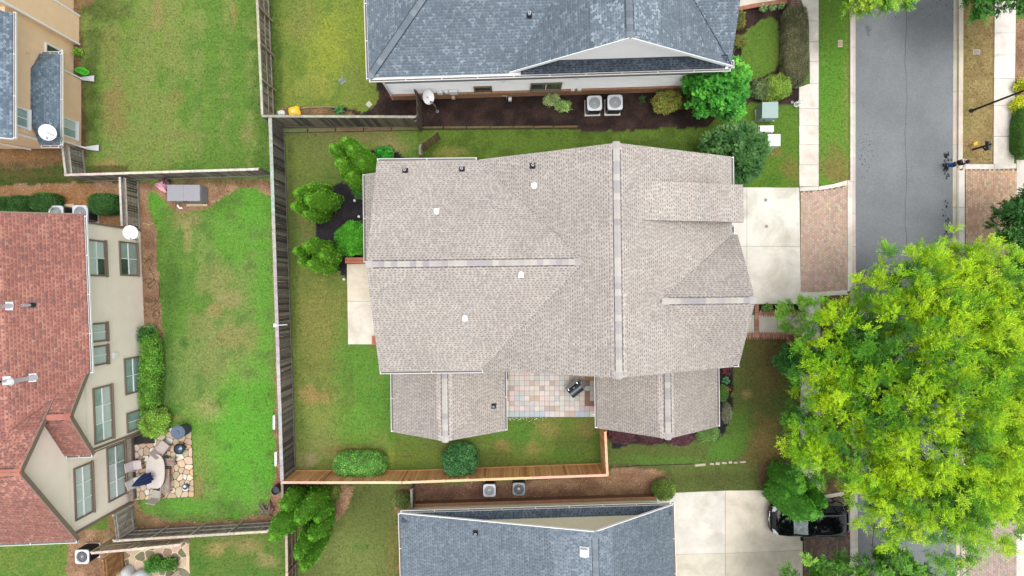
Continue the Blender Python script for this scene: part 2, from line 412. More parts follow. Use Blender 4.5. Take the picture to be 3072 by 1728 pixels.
# ------------------------------------------------------------------ ground
def px2(poly, h=0.0): return [tuple(P(x, y, h)[:2]) for x, y in poly]
far = MB(); far.box((0, 0, -.30), (900, 900, .1)); go = far.build('ground', mat('far_ground', C(95, 118, 60), .95, nz=(.2, .8, 1.2)), kind='structure')

GS = .14; x0, x1, y0, y1 = -36.0, 36.0, -20.5, 20.5
nx = int((x1 - x0) / GS); ny = int((y1 - y0) / GS)
gx, gy = np.meshgrid(np.linspace(x0, x1, nx + 1), np.linspace(y0, y1, ny + 1))
PX = gx * 48 + 1536; PY = 864 - gy * 48            # photograph pixels at lawn level, used as plan coordinates
wob = lambda s, a, sd_: (fbm(gx, gy, s, sd_, 3) - .5) * a
QX = PX + wob(1.3, 16, 21); QY = PY + wob(1.3, 16, 31)

SOIL, DARK, BLACKM, BROWNM, GRASS = 1, 2, 3, 4, 0
typ = np.zeros(gx.shape, int)
def region(poly, t): typ[inpoly(QX, QY, poly)] = t
region([(1120, 150), (1132, 300), (1118, 325), (1090, 338), (1050, 332), (1030, 322), (838, 322), (838, 360), (1250, 360), (1266, 388), (1420, 384), (1700, 385), (1745, 392), (1800, 396), (1880, 392), (1990, 386), (2110, 388), (2150, 350), (2190, 320), (2240, 312), (2395, 318), (2402, 300), (2402, 10), (2140, 10), (2140, 150), (1200, 150)], DARK)
region([(2222, 112), (2245, 88), (2275, 66), (2310, 54), (2335, 64), (2341, 110), (2340, 180), (2325, 210), (2300, 225), (2285, 236), (2240, 232), (2218, 200)], GRASS)
region([(838, 318), (990, 322), (1020, 330), (1060, 345), (1060, 356), (838, 356)], SOIL)
region([(1000, 560), (1030, 545), (1060, 550), (1140, 560), (1140, 800), (1042, 832), (1015, 815), (990, 790), (950, 715), (945, 660), (960, 600)], BLACKM)
region([(1105, 447), (1180, 443), (1212, 478), (1180, 500), (1100, 500)], BLACKM)
region([(2120, 1080), (2190, 1098), (2197, 1120), (2196, 1200), (2192, 1262), (2178, 1295), (2150, 1318), (2125, 1327), (2098, 1325), (2090, 1316), (1830, 1345), (1820, 1290), (2100, 1250)], BLACKM)
region([(1238, 1452), (1380, 1450), (1536, 1440), (1832, 1428), (1840, 1402), (1930, 1404), (1985, 1418), (2010, 1440), (1990, 1490), (1960, 1520), (1236, 1530)], BROWNM)
region([(410, 548), (560, 540), (700, 536), (818, 540), (824, 600), (770, 566), (720, 566), (660, 600), (600, 636), (545, 640), (500, 612), (470, 580), (448, 568), (440, 590), (443, 630), (462, 680), (470, 720), (474, 800), (480, 900), (484, 1000), (480, 1290), (400, 1290), (400, 690), (410, 600)], BROWNM)
region([(800, 540), (818, 600), (824, 800), (830, 1000), (826, 1160), (824, 1300), (828, 1400), (818, 1480), (800, 1520), (780, 1548), (700, 1560), (520, 1568), (430, 1540), (405, 1500), (320, 1500), (320, 1610), (900, 1590), (880, 1400), (860, 900), (848, 545)], BROWNM)
region([(-80, 560), (140, 552), (300, 548), (380, 545), (405, 700), (-80, 700)], BROWNM)
region([(-80, 445), (212, 440), (214, 478), (160, 500), (60, 508), (-80, 500)], SOIL)
region([(200, 0), (238, 0), (244, 150), (244, 230), (262, 430), (258, 470), (200, 470)], SOIL)
region([(200, -40), (300, -40), (280, 12), (240, 24)], SOIL)
region([(2272, 1400), (2295, 1378), (2360, 1390), (2400, 1420), (2420, 1480), (2300, 1500), (2284, 1470), (2272, 1430)], BROWNM)
region([(2455, 880), (2550, 860), (2555, 1480), (2462, 1480)], SOIL)
region([(3045, 60), (3200, 60), (3200, 330), (3046, 330)], BROWNM)
region([(2890, 765), (3200, 765), (3200, 840), (2890, 840)], SOIL)
region([(250, 1590), (420, 1600), (420, 1700), (200, 1760), (200, 1600)], BROWNM)
region([(1020, 1455), (1062, 1462), (1048, 1520), (1010, 1560), (985, 1530)], BROWNM)
region([(1195, 1470), (1245, 1452), (1245, 1540), (1180, 1540)], BROWNM)
region([(1195, 1540), (1250, 1540), (1250, 1760), (1198, 1760)], SOIL)

PAVED = 9
typ[inpoly(PX, PY, [(2547, -300), (2889, -300), (2884, 700), (2900, 2000), (2556, 2000), (2547, 700)])] = PAVED
col = np.zeros(gx.shape + (3,))
n1 = fbm(gx, gy, .35, 3, 5); n2 = fbm(gx, gy, 1.6, 9, 4); n3 = fbm(gx, gy, 5, 14, 3)
def lay(c, wgt): 
    global col; wgt = np.clip(wgt, 0, 1)[..., None]; col = col * (1 - wgt) + np.array(C(*c)) * wgt
def blob(px, py, rx, ry, soft=.95, amp=.8, sd=0):
    d = np.sqrt(((PX - px) / rx) ** 2 + ((PY - py) / ry) ** 2) + (n2 - .5) * amp * 2 + (n3 - .5) * amp
    return np.clip((1 - d) / soft + .5, 0, 1)
def sm(a, lo, hi): return np.clip((a - lo) / (hi - lo), 0, 1)
lay((94, 142, 44), np.ones(gx.shape))
lay((128, 148, 58), sm(n2, .42, .7) * .6)
lay((66, 136, 30), sm(n1, .5, .62) * .6)
# north-west yard
yard = lambda x0_, y0_, x1_, y1_: ((PX > x0_) & (PX < x1_) & (PY > y0_) & (PY < y1_)).astype(float)
A = yard(180, -80, 800, 540); lay((86, 142, 40), A * .8); lay((132, 152, 70), A * sm(n1, .47, .6) * .75); lay((98, 158, 42), A * sm(n2, .5, .7) * .5)
st = sm(np.sin((PX + wob(.3, 20, 5)) / 13.0) * .5 + .5, .3, .9) * sm(n2, .35, .6)
lay((142, 148, 84), A * st * .4)
for b in ((345, 320, 40, 70, (150, 130, 78)), (330, 150, 30, 60, (128, 136, 66)), (470, 50, 16, 50, (150, 140, 84)), (525, 300, 22, 30, (140, 140, 70)), (325, 500, 34, 20, (172, 140, 88)), (700, 30, 10, 40, (160, 140, 80)), (550, 410, 70, 14, (128, 140, 70)), (740, 400, 16, 30, (140, 140, 80))):
    lay(b[4], blob(*b[:4]) * .7)
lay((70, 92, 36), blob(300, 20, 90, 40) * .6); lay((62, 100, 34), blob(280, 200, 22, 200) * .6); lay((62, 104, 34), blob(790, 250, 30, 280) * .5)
# narrow north yard
A = yard(820, -80, 1140, 350); lay((124, 150, 48), A * .85); lay((100, 138, 42), A * sm(n1, .48, .58) * .8)
for b in ((985, 150, 60, 110, (152, 170, 34)), (940, 260, 60, 40, (148, 160, 60)), (1085, 90, 24, 120, (134, 164, 22)), (900, 60, 50, 60, (132, 142, 66)), (1060, 230, 40, 40, (120, 144, 60))): lay(b[4], blob(*b[:4]) * .65)
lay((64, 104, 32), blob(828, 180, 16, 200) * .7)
# side strip north of the main house
A = yard(1250, 380, 2330, 520); lay((92, 132, 30), A * .8); lay((64, 98, 24), A * sm(n2, .5, .66) * .6)
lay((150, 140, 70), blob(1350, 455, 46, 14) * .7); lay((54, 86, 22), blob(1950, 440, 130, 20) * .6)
# middle yard
A = yard(830, 380, 1060, 1480); lay((108, 130, 52), A * .85); lay((86, 124, 44), A * sm(n1, .47, .56) * .7)
for b in ((960, 420, 70, 60, (112, 126, 62)), (1010, 395, 60, 18, (126, 122, 72)), (1120, 410, 70, 26, (142, 132, 84)), (1175, 440, 40, 26, (158, 146, 98)), (960, 980, 70, 130, (140, 142, 66)), (930, 670, 30, 70, (122, 124, 66)),
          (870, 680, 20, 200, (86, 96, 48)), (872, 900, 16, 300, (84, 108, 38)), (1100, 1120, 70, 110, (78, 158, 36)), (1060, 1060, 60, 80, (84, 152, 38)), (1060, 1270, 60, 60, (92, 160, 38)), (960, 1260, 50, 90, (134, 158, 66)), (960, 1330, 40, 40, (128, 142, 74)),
          (949, 1187, 38, 24, (176, 140, 84)), (915, 1380, 30, 20, (170, 150, 120)), (1200, 1370, 60, 22, (142, 152, 30)), (1060, 1350, 80, 12, (134, 118, 62)), (1330, 1340, 60, 20, (120, 112, 60)), (900, 1330, 24, 60, (108, 126, 52))): lay(b[4], blob(*b[:4]) * .72)
A = yard(1180, 1250, 1830, 1440); lay((96, 124, 40), A * .7); 
for b in ((1590, 1300, 56, 34, (62, 142, 28)), (1500, 1280, 40, 30, (72, 152, 34)), (1640, 1290, 40, 30, (158, 142, 78)), (1600, 1345, 24, 24, (150, 138, 74)), (1510, 1340, 22, 18, (158, 134, 76)), (1720, 1330, 60, 40, (84, 106, 38)), (1760, 1280, 40, 24, (132, 122, 66)), (1700, 1365, 40, 18, (74, 132, 30)), (1480, 1380, 60, 30, (86, 102, 38)), (1580, 1390, 70, 16, (106, 122, 44))): lay(b[4], blob(*b[:4]) * .72)
# west yard, bright
A = yard(420, 540, 850, 1570); lay((84, 148, 38), A * .9); lay((122, 156, 74), A * sm(n1, .46, .55) * .75); lay((66, 124, 44), A * sm(n2, .55, .7) * .5)
for b in ((465, 610, 26, 50, (72, 176, 22)), (760, 640, 40, 90, (70, 178, 20)), (700, 720, 60, 90, (78, 166, 26)), (790, 850, 26, 200, (74, 168, 24)), (560, 660, 46, 22, (148, 140, 88)), (560, 720, 14, 60, (178, 160, 108)), (650, 840, 50, 60, (150, 150, 90)), (690, 900, 30, 26, (158, 152, 96)), (640, 930, 22, 18, (166, 142, 92)), (545, 800, 30, 90, (96, 150, 52)), (515, 860, 30, 80, (68, 118, 40)),
          (552, 1030, 14, 14, (44, 112, 32)), (640, 1080, 60, 60, (132, 152, 78)), (560, 1180, 40, 60, (118, 156, 72)), (620, 1230, 46, 30, (170, 166, 106)), (530, 1255, 36, 14, (160, 142, 80)), (560, 1320, 60, 90, (90, 168, 34)), (620, 1370, 50, 60, (122, 160, 62)), (592, 1470, 16, 40, (158, 140, 82)), (720, 1350, 70, 190, (70, 186, 20)), (560, 1520, 110, 26, (70, 176, 20)), (790, 1250, 30, 200, (72, 176, 22)), (500, 1100, 22, 170, (62, 120, 38)), (700, 1010, 60, 40, (150, 146, 86)), (600, 980, 40, 40, (140, 150, 84))): lay(b[4], blob(*b[:4]) * .72)
# strip by the western houses
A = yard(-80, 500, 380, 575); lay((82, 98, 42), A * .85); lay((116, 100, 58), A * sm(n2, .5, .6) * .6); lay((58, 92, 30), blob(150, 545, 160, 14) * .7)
# south yards
A = yard(560, 1600, 860, 1800); lay((92, 132, 46), A * .8); 
for b in ((700, 1620, 70, 20, (124, 128, 70)), (640, 1650, 30, 20, (170, 150, 92)), (740, 1640, 40, 20, (158, 144, 88)), (800, 1690, 30, 20, (164, 150, 98)), (600, 1690, 40, 30, (62, 128, 36)), (760, 1715, 60, 16, (70, 132, 34))): lay(b[4], blob(*b[:4]) * .72)
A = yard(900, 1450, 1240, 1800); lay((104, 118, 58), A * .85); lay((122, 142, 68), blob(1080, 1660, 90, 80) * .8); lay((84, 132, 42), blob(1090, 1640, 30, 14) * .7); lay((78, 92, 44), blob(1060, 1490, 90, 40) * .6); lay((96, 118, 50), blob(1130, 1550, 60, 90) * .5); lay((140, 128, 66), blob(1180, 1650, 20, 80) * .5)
# south-east lawn
A = yard(1820, 1000, 2470, 1490); lay((96, 116, 52), A * .9); lay((128, 112, 66), blob(2290, 1090, 60, 120) * .8); lay((112, 94, 58), blob(2330, 1060, 40, 90) * .6); lay((92, 104, 46), blob(2230, 1150, 50, 120) * .6)
for b in ((2180, 1340, 60, 40, (74, 152, 30)), (2220, 1290, 40, 60, (84, 142, 36)), (2000, 1385, 160, 16, (84, 142, 44)), (2300, 1310, 40, 60, (150, 118, 70)), (2290, 1370, 40, 30, (140, 112, 62)), (2240, 1180, 12, 12, (170, 146, 86)), (2120, 1440, 110, 26, (86, 96, 46)), (1890, 1400, 50, 8, (94, 74, 46)), (2250, 1380, 30, 30, (118, 112, 56))): lay(b[4], blob(*b[:4]) * .72)
# east: utility lawn, verges
A = yard(2150, 300, 2400, 575); lay((86, 138, 24), A * .9); lay((130, 122, 52), blob(2370, 510, 26, 40) * .8); lay((140, 118, 60), blob(2325, 457, 20, 12) * .8); lay((60, 126, 20), blob(2330, 540, 30, 20) * .6)
A = yard(2450, -80, 2556, 560); lay((94, 154, 32), A * .95); lay((72, 156, 20), A * sm(n1, .48, .58) * .6); lay((138, 128, 66), blob(2510, 500, 40, 50) * .9); lay((146, 150, 74), blob(2545, 300, 10, 260) * .5)
A = yard(2215, 45, 2345, 240); lay((92, 142, 34), A * .9); lay((128, 142, 66), blob(2335, 190, 14, 50) * .6)
A = yard(2880, -80, 2985, 505); lay((170, 146, 96), A * .95); lay((146, 122, 76), A * sm(n2, .5, .65) * .7); lay((148, 140, 74), blob(2895, 340, 14, 200) * .7); lay((182, 140, 98), blob(2915, 440, 30, 20) * .8)
A = yard(3040, 320, 3200, 460); lay((84, 138, 36), A * .9)
lay((130, 104, 66), A * 0)
TC = {SOIL: ((156, 124, 90), (112, 98, 66)), DARK: ((76, 58, 52), (52, 40, 38)), BLACKM: ((56, 52, 56), (38, 36, 40)), BROWNM: ((176, 142, 110), (148, 114, 88))}
for t, (a, b) in TC.items():
    m_ = (typ == t); q = sm(n2, .35, .65)[..., None]
    cc = np.array(C(*a)) * q + np.array(C(*b)) * (1 - q); col[m_] = cc[m_]
def mixon(t, c, wgt):
    global col; m_ = (typ == t)[..., None] * wgt[..., None]; col = col * (1 - m_) + np.array(C(*c)) * m_
mixon(BROWNM, (128, 94, 82), blob(1400, 1470, 200, 30) * .8); mixon(BROWNM, (188, 136, 84), blob(150, 625, 220, 60) * .6); mixon(BROWNM, (108, 96, 58), blob(640, 545, 170, 12) * .7)
mixon(BROWNM, (140, 124, 80), blob(360, 1560, 80, 60) * .6); mixon(BROWNM, (124, 62, 66), blob(1900, 1425, 90, 8) * .3); mixon(BROWNM, (120, 100, 70), blob(2285, 1430, 60, 80) * .9); mixon(BROWNM, (120, 76, 70), blob(2320, 1390, 50, 8) * .5); mixon(SOIL, (176, 132, 88), blob(60, 470, 110, 14) * .7)
gm = (typ == GRASS)[..., None]; lum_ = (col @ np.array([.3, .6, .1]))[..., None]
col = np.where(gm, (col * .76 + lum_ * .24 * np.array([1.25, 1.0, .5])) * .90, col)
zz = (n2 - .5) * .05 + (n3 - .5) * .03 + np.where(typ == DARK, .03, 0) + np.where(typ == BLACKM, .03, 0)
zz = np.clip(zz, -.05, .05) - .012
cell = typ[:-1, :-1]
vid = np.arange((nx + 1) * (ny + 1)).reshape(ny + 1, nx + 1)
qd = np.stack([vid[:-1, :-1], vid[:-1, 1:], vid[1:, 1:], vid[1:, :-1]], -1)
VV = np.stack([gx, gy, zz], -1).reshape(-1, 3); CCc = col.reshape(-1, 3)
def sheet(name, mask, mt):
    q_ = qd[mask]; used, inv = np.unique(q_.ravel(), return_inverse=True)
    return npmesh(name, VV[used], inv.reshape(-1, 4), CCc[used], M[mt], kind='structure', smooth=True, domain='POINT')
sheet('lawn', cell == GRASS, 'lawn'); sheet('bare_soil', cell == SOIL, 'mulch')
sheet('mulch_bed', (cell == DARK) | (cell == BLACKM), 'mulch'); sheet('pine_straw_bed', cell == BROWNM, 'mulch')

# grass blades standing in the lawns
gi, gj = np.nonzero(cell == GRASS)
nb = 170000; k = RNG.integers(0, len(gi), nb)
bx = gx[gi[k], gj[k]] + RNG.random(nb) * GS; by = gy[gi[k], gj[k]] + RNG.random(nb) * GS
bc = col[gi[k], gj[k]] * np.clip(RNG.normal(1.05, .34, (nb, 1)), .35, 2.0) * np.clip(1 + RNG.normal(0, .06, (nb, 3)), .8, 1.2)
an = RNG.random(nb) * 6.283; ln = RNG.uniform(.05, .12, nb); wd = RNG.uniform(.012, .03, nb); zb = zz[gi[k], gj[k]]
dx, dy = np.cos(an), np.sin(an)
hh = RNG.uniform(.02, .05, nb)
V = np.stack([np.stack([bx - dy * wd, by + dx * wd, zb], 1), np.stack([bx + dy * wd, by - dx * wd, zb], 1), np.stack([bx + dx * ln, by + dy * ln, zb + hh], 1)], 1).reshape(-1, 3)
g_ = npmesh('grass', V, np.arange(nb * 3).reshape(-1, 3), bc, M['blades'], kind='stuff'); 
# loose bark chips on the mulch
gi, gj = np.nonzero((cell != GRASS) & (cell != PAVED)); nb = 36000; k = RNG.integers(0, len(gi), nb)
bx = gx[gi[k], gj[k]] + RNG.random(nb) * GS; by = gy[gi[k], gj[k]] + RNG.random(nb) * GS
bc = col[gi[k], gj[k]] * np.clip(RNG.lognormal(0, .5, (nb, 1)), .4, 3.2); an = RNG.random(nb) * 6.283; ln = RNG.uniform(.03, .07, nb); wd = RNG.uniform(.01, .022, nb); zb = zz[gi[k], gj[k]] + RNG.uniform(.006, .03, nb)
dx, dy = np.cos(an), np.sin(an); tl = RNG.normal(0, .015, nb)
V = np.stack([np.stack([bx - dy * wd, by + dx * wd, zb], 1), np.stack([bx + dy * wd, by - dx * wd, zb + tl], 1), np.stack([bx + dx * ln + dy * wd, by + dy * ln - dx * wd, zb + tl], 1), np.stack([bx + dx * ln - dy * wd, by + dy * ln + dx * wd, zb], 1)], 1).reshape(-1, 3)
npmesh('bark_chips', V, np.arange(nb * 4).reshape(-1, 4), bc, M['blades'], kind='stuff')

# ------------------------------------------------------------------ paving
def shrink(poly, d):
    c = [sum(p[i] for p in poly) / len(poly) for i in (0, 1)]
    out_ = []
    for p in poly:
        v = (p[0] - c[0], p[1] - c[1]); L = math.hypot(*v); out_.append((p[0] - v[0] / L * d, p[1] - v[1] / L * d))
    return out_
def slabs(root, polys, z, name='slab', th=.12, tints=None, mt='concrete'):
    for i, p in enumerate(polys):
        t = tints[i] if tints else (random.uniform(.93, 1.03),) * 3
        mb = MB(); mb.prism(shrink(px2(p), .012), z - th, z, t); mb.build(name, M[mt], root)
def structure(name):
    o = bpy.data.objects.new(name, None); COL.objects.link(o); ORG[o.name] = Vector((0, 0, 0)); o['kind'] = 'structure'; return o
SW = structure('sidewalk')
ys = [-60, 0, 64, 126, 185, 252]; left = [2400, 2402, 2425, 2426, 2428, 2428]
P_ = [[(left[i], ys[i]), (2455, ys[i]), (2455, ys[i + 1]), (left[i + 1], ys[i + 1])] for i in range(5)]
P_.append([(2424, 252), (2455, 252), (2455, 327), (2396, 327), (2396, 262), (2410, 258)])
ys = [327, 378, 434, 495, 560]
P_ += [[(2396, ys[i]), (2455, ys[i]), (2455, ys[i + 1]), (2397, ys[i + 1])] for i in range(4)]
slabs(SW, P_, .05, tints=[(.96, .95, .93), (.97, .96, .94), (.98, .97, .96), (1, 1, .99), (.98, .96, .95), (.95, .95, .94), (1, .99, .98), (1, .99, .97), (.93, .9, .87), (.96, .94, .92)])
ys = [876, 905, 995, 1060, 1125, 1190, 1255, 1320, 1385, 1430, 1480]
slabs(SW, [[(2400, ys[i]), (2460, ys[i]), (2461, ys[i + 1]), (2401, ys[i + 1])] for i in range(len(ys) - 1)], .05)
S2 = structure('sidewalk'); ys = [-60, 30, 100, 166, 236, 317, 410, 492]
slabs(S2, [[(2983 - i * .6, ys[i]), (3047 - i, ys[i]), (3046 - i, ys[i + 1]), (2982 - i * .6, ys[i + 1])] for i in range(7)], .05)
slabs(S2, [[(3047, 1600), (3130, 1600), (3130, 1650), (3047, 1650)], [(3047, 1650), (3130, 1650), (3130, 1780), (3047, 1780)]], .05)
DW = structure('driveway')
slabs(DW, [[(2100, 566), (2240, 562), (2240, 739), (2100, 739)], [(2240, 562), (2397, 563), (2400, 739), (2240, 739)], [(2100, 739), (2240, 739), (2240, 912), (2100, 912)], [(2240, 739), (2400, 739), (2402, 912), (2240, 912)]], .04,
      tints=[(.93, .96, .95), (.95, .98, .96), (.86, .9, .9), (.94, .95, .93)])
D2 = structure('driveway')
slabs(D2, [[(1960, 1482), (2030, 1477), (2175, 1471), (2175, 1659), (1960, 1664)], [(2175, 1471), (2285, 1470), (2330, 1480), (2405, 1484), (2407, 1650), (2175, 1659)], [(1960, 1664), (2175, 1659), (2175, 1790), (1960, 1790)], [(2175, 1659), (2407, 1650), (2408, 1790), (2175, 1790)]], .04,
      tints=[(.9, .92, .9), (.9, .87, .79), (.86, .85, .78), (.8, .77, .68)])
D3 = structure('driveway')
slabs(D3, [[(3048, 480), (3200, 480), (3200, 600), (3048, 600)], [(3048, 600), (3200, 600), (3200, 780), (3048, 780)]], .04, tints=[(.9, .88, .84), (.86, .88, .9)])
B1 = structure('concrete_border')
slabs(B1, [[(2397, 562), (2455, 560), (2455, 571), (2398, 574)], [(2455, 560), (2500, 552), (2540, 541), (2541, 556), (2500, 564), (2455, 571)], [(2541, 541), (2555, 541), (2555, 735), (2541, 735)], [(2541, 735), (2555, 735), (2555, 875), (2541, 875)], [(2455, 876), (2541, 870), (2541, 884), (2455, 888)]], .06)
slabs(B1, [[(2465, 1486), (2530, 1473), (2532, 1484), (2468, 1497)], [(2548, 1480), (2562, 1480), (2562, 1640), (2549, 1640)], [(2549, 1640), (2562, 1640), (2563, 1790), (2550, 1790)]], .06, tints=[(.9, .87, .82), (.85, .83, .78), (.82, .8, .76)])
B2 = structure('concrete_border')
slabs(B2, [[(2893, 493), (2981, 493), (2981, 508), (2893, 508)], [(2981, 492), (3047, 491), (3047, 506), (2981, 508)], [(2875, 493), (2892, 493), (2892, 508), (2875, 508)], [(2875, 508), (2892, 508), (2892, 622), (2874, 622)], [(2874, 622), (2892, 622), (2892, 775), (2874, 775)], [(2905, 772), (2985, 764), (2986, 776), (2907, 784)]], .06)
RD = MB(); RD.prism(px2([(2567, -150), (2862, -150), (2858, 700), (2872, 1870), (2576, 1870), (2567, 700)]), -.2, -.02)
rd = RD.build('road', M['asphalt'], kind='structure')
sm_ = MB(); pts = [P(2718 + 2.5 * math.sin(y / 37.0) + 1.5 * math.sin(y / 11.0), y, -.015) for y in range(-60, 1800, 24)]
sm_.tube(pts, .006, 4); sm_.build('road_joint', M['tar'], rd)
tb = MB()
random.seed(5)
def splat(px, py, r, n=7):
    c = P(px, py, -.0165); a0 = random.random() * 6
    tb.add([c + Vector((math.cos(a0 + i * 6.283 / n) * r * random.uniform(.5, 1.2), math.sin(a0 + i * 6.283 / n) * r * random.uniform(.6, 1.5), 0)) for i in range(n)], [tuple(range(n))])
for i in range(60): splat(2575 + abs(random.gauss(0, 28)), random.gauss(460, 32), random.uniform(.012, .045))
for i in range(60): splat(random.gauss(2840, 5), random.uniform(455, 535), random.uniform(.02, .09))
for i in range(26): splat(random.gauss(2838, 6), random.uniform(570, 720), random.uniform(.02, .08))
for i in range(50): splat(random.uniform(2575, 2855), random.uniform(0, 720), random.uniform(.008, .02))
for i in range(40): splat(random.uniform(2680, 2860), random.uniform(0, 60), random.uniform(.015, .04))
tb.build('tar_spots', M['tar'], rd, kind='stuff')
st_ = MB(); random.seed(9)
for i in range(40):
    c = P(random.gauss(2603, 3.5), random.gauss(88, 8), -.0165 + .0002 * i / 40); r = random.uniform(.03, .1)
    st_.add([c + Vector((math.cos(j) * r * random.uniform(.7, 1.2), math.sin(j) * r * random.uniform(.7, 1.2), 0)) for j in range(6)], [tuple(range(6))])
st_.build('oil_stain', mat('oil', C(98, 102, 106), .7), rd, kind='stuff')
def kerb(name, xs, w_g, w_k, side, ys_, tint=(1, 1, 1), drop=()):
    """gutter pan and raised kerb in lengths along the road"""
    root = structure(name)
    for i in range(len(ys_) - 1):
        ya, yb = ys_[i], ys_[i + 1]; xa = np.interp(ya, *xs); xb = np.interp(yb, *xs); k = side
        t = tuple(c * random.uniform(.92, 1.04) for c in tint)
        mb = MB(); mb.prism(shrink(px2([(xa, ya), (xa + k * w_g, ya), (xb + k * w_g, yb), (xb, yb)]), .008), -.15, -.012, tuple(c * .86 for c in t)); mb.build('gutter_pan', M['concrete'], root)
        top = .04 if any(a <= (ya + yb) / 2 <= b for a, b in drop) else .11
        mb = MB(); mb.prism(shrink(px2([(xa + k * w_g, ya), (xa + k * (w_g + w_k), ya), (xb + k * (w_g + w_k), yb), (xb + k * w_g, yb)]), .004), -.15, top, t); mb.build('kerbstone', M['concrete'], root)
    return root
kerb('kerb', ([-150, 700, 1870], [2567, 2567, 2576]), 12, 7, -1, [-60, 40, 141, 309, 474, 545, 640, 740, 860, 960, 1060, 1160, 1260, 1360, 1480, 1560, 1640, 1780], (.93, .88, .84), drop=[(545, 870), (1480, 1790)])
kerb('kerb', ([-150, 700, 1870], [2862, 2858, 2872]), 12, 13, 1, [-60, 20, 120, 275, 434, 493, 622, 775, 900, 1020, 1140, 1260, 1380, 1500, 1600, 1790], (.86, .82, .72), drop=[(493, 775), (1540, 1790)])

def bricks(root, poly_px, lx, ly, pal, z, name='brick', ind=300, gap=.008, vertical=True, clip=None, rz=0.0, th=.06, mt='tinted', cen=None):
    """running-bond pavers inside a polygon; each one an object up to the limit, the rest one object"""
    pw = px2(poly_px); xs = [p[0] for p in pw]; ysl = [p[1] for p in pw]
    L = []
    if vertical:
        x = min(xs); i = 0
        while x < max(xs):
            y = min(ysl) - (ly / 2 if i % 2 else 0)
            while y < max(ysl): L.append((x + lx / 2, y + ly / 2)); y += ly
            x += lx; i += 1
    else:
        y = min(ysl); i = 0
        while y < max(ysl):
            x = min(xs) - (lx / 2 if i % 2 else 0)
            while x < max(xs): L.append((x + lx / 2, y + ly / 2)); x += lx
            y += ly; i += 1
    A = np.array(L); A = A[inpoly(A[:, 0], A[:, 1], pw)]
    order = np.argsort(A[:, 0] ** 2 + A[:, 1] ** 2); meshes = []
    for t in pal:
        for _ in range(2):
            mb = MB(); tt = tuple(c * random.uniform(.92, 1.08) for c in t); mb.box((0, 0, -th / 2), (lx - gap, ly - gap, th), tint=tt, top=.975); meshes.append(mb.mesh(name, M[mt]))
    for i in order[:ind]:
        o = bpy.data.objects.new(name, random.choice(meshes)); COL.objects.link(o); o.parent = root
        o.location = (A[i][0], A[i][1], z + random.uniform(-.003, .003)); o.rotation_euler = (random.gauss(0, .006), random.gauss(0, .006), random.gauss(0, .008))
    if len(order) > ind:
        mb = MB()
        for i in order[ind:]:
            t = random.choice(pal); mb.box((A[i][0], A[i][1], z - th / 2), (lx - gap, ly - gap, th), tint=tuple(c * random.uniform(.9, 1.1) for c in t), top=.975)
        mb.build(name + '_field', M[mt], root, kind='stuff')
def apron(poly, pal, joint, z=.045, lx=.145, ly=.185):
    r = structure('brick_apron'); mb = MB(); mb.prism(px2(poly), -.1, z - .012, joint); mb.build('joint_sand', M['tinted'], r)
    bricks(r, poly, lx, ly, pal, z, name='paver_brick'); return r
apron([(2401, 576), (2455, 573), (2500, 566), (2539, 559), (2539, 874), (2404, 880)], [C(202, 174, 154), C(192, 163, 144), C(208, 182, 162), C(184, 158, 142), C(196, 173, 156)], C(134, 108, 92))
apron([(2895, 510), (3045, 508), (3047, 766), (2895, 774)], [C(204, 170, 138), C(194, 160, 130), C(212, 180, 150), C(184, 152, 126)], C(128, 100, 76))
apron([(2410, 1500), (2466, 1499), (2530, 1487), (2546, 1500), (2548, 1790), (2410, 1790)], [C(112, 92, 78), C(100, 82, 70), C(122, 102, 88), C(92, 78, 66)], C(60, 48, 42))
apron([(2895, 1560), (3045, 1560), (3045, 1790), (2895, 1790)], [C(176, 156, 144), C(166, 148, 138), C(184, 166, 152)], C(110, 94, 84))

# patios, walks
PT = structure('patio')
mb = MB(); mb.prism(px2([(1514, 1095), (1792, 1095), (1792, 1251), (1516, 1252)]), -.05, .035, C(122, 104, 96)); mb.build('paver_bed', M['tinted'], PT)
palp = [C(213, 200, 194), C(206, 194, 188), C(200, 198, 193), C(192, 195, 193), C(216, 203, 193), C(204, 188, 180), C(190, 187, 188), C(212, 206, 196), C(194, 172, 160), C(180, 166, 160)]
rowy = [1096, 1111, 1126.5, 1141.5, 1157, 1172, 1187, 1202.5, 1217.5, 1232.5, 1250.5]
for r_ in range(len(rowy) - 1):
    x = 1515 - random.uniform(0, 1)
    first = True
    while x < 1790:
        wd = 15.1 if not first else 13; first = False
        xb = min(x + wd, 1792)
        t = random.choice(palp) if r_ < 9 else (C(176, 188, 192) if x < 1630 or 1720 < x < 1755 else random.choice(palp))
        if x > 1740 and random.random() < .4: t = random.choice([C(150, 116, 100), C(178, 150, 110), C(140, 120, 116)])
        m1 = MB(); q = px2([(x, rowy[r_]), (xb, rowy[r_]), (xb, rowy[r_ + 1]), (x, rowy[r_ + 1])]); m1.prism(shrink(q, .012), .0, .055 + random.uniform(-.002, .002), tuple(c * random.uniform(.94, 1.06) for c in t)); m1.build('paver', M['tinted'], PT)
        x = xb
SL = structure('patio'); slabs(SL, [[(1041, 792), (1150, 790), (1150, 905), (1043, 905)], [(1043, 905), (1150, 905), (1165, 1033), (1045, 1033)]], .06, tints=[(.93, .88, .78), (1, .98, .93)])
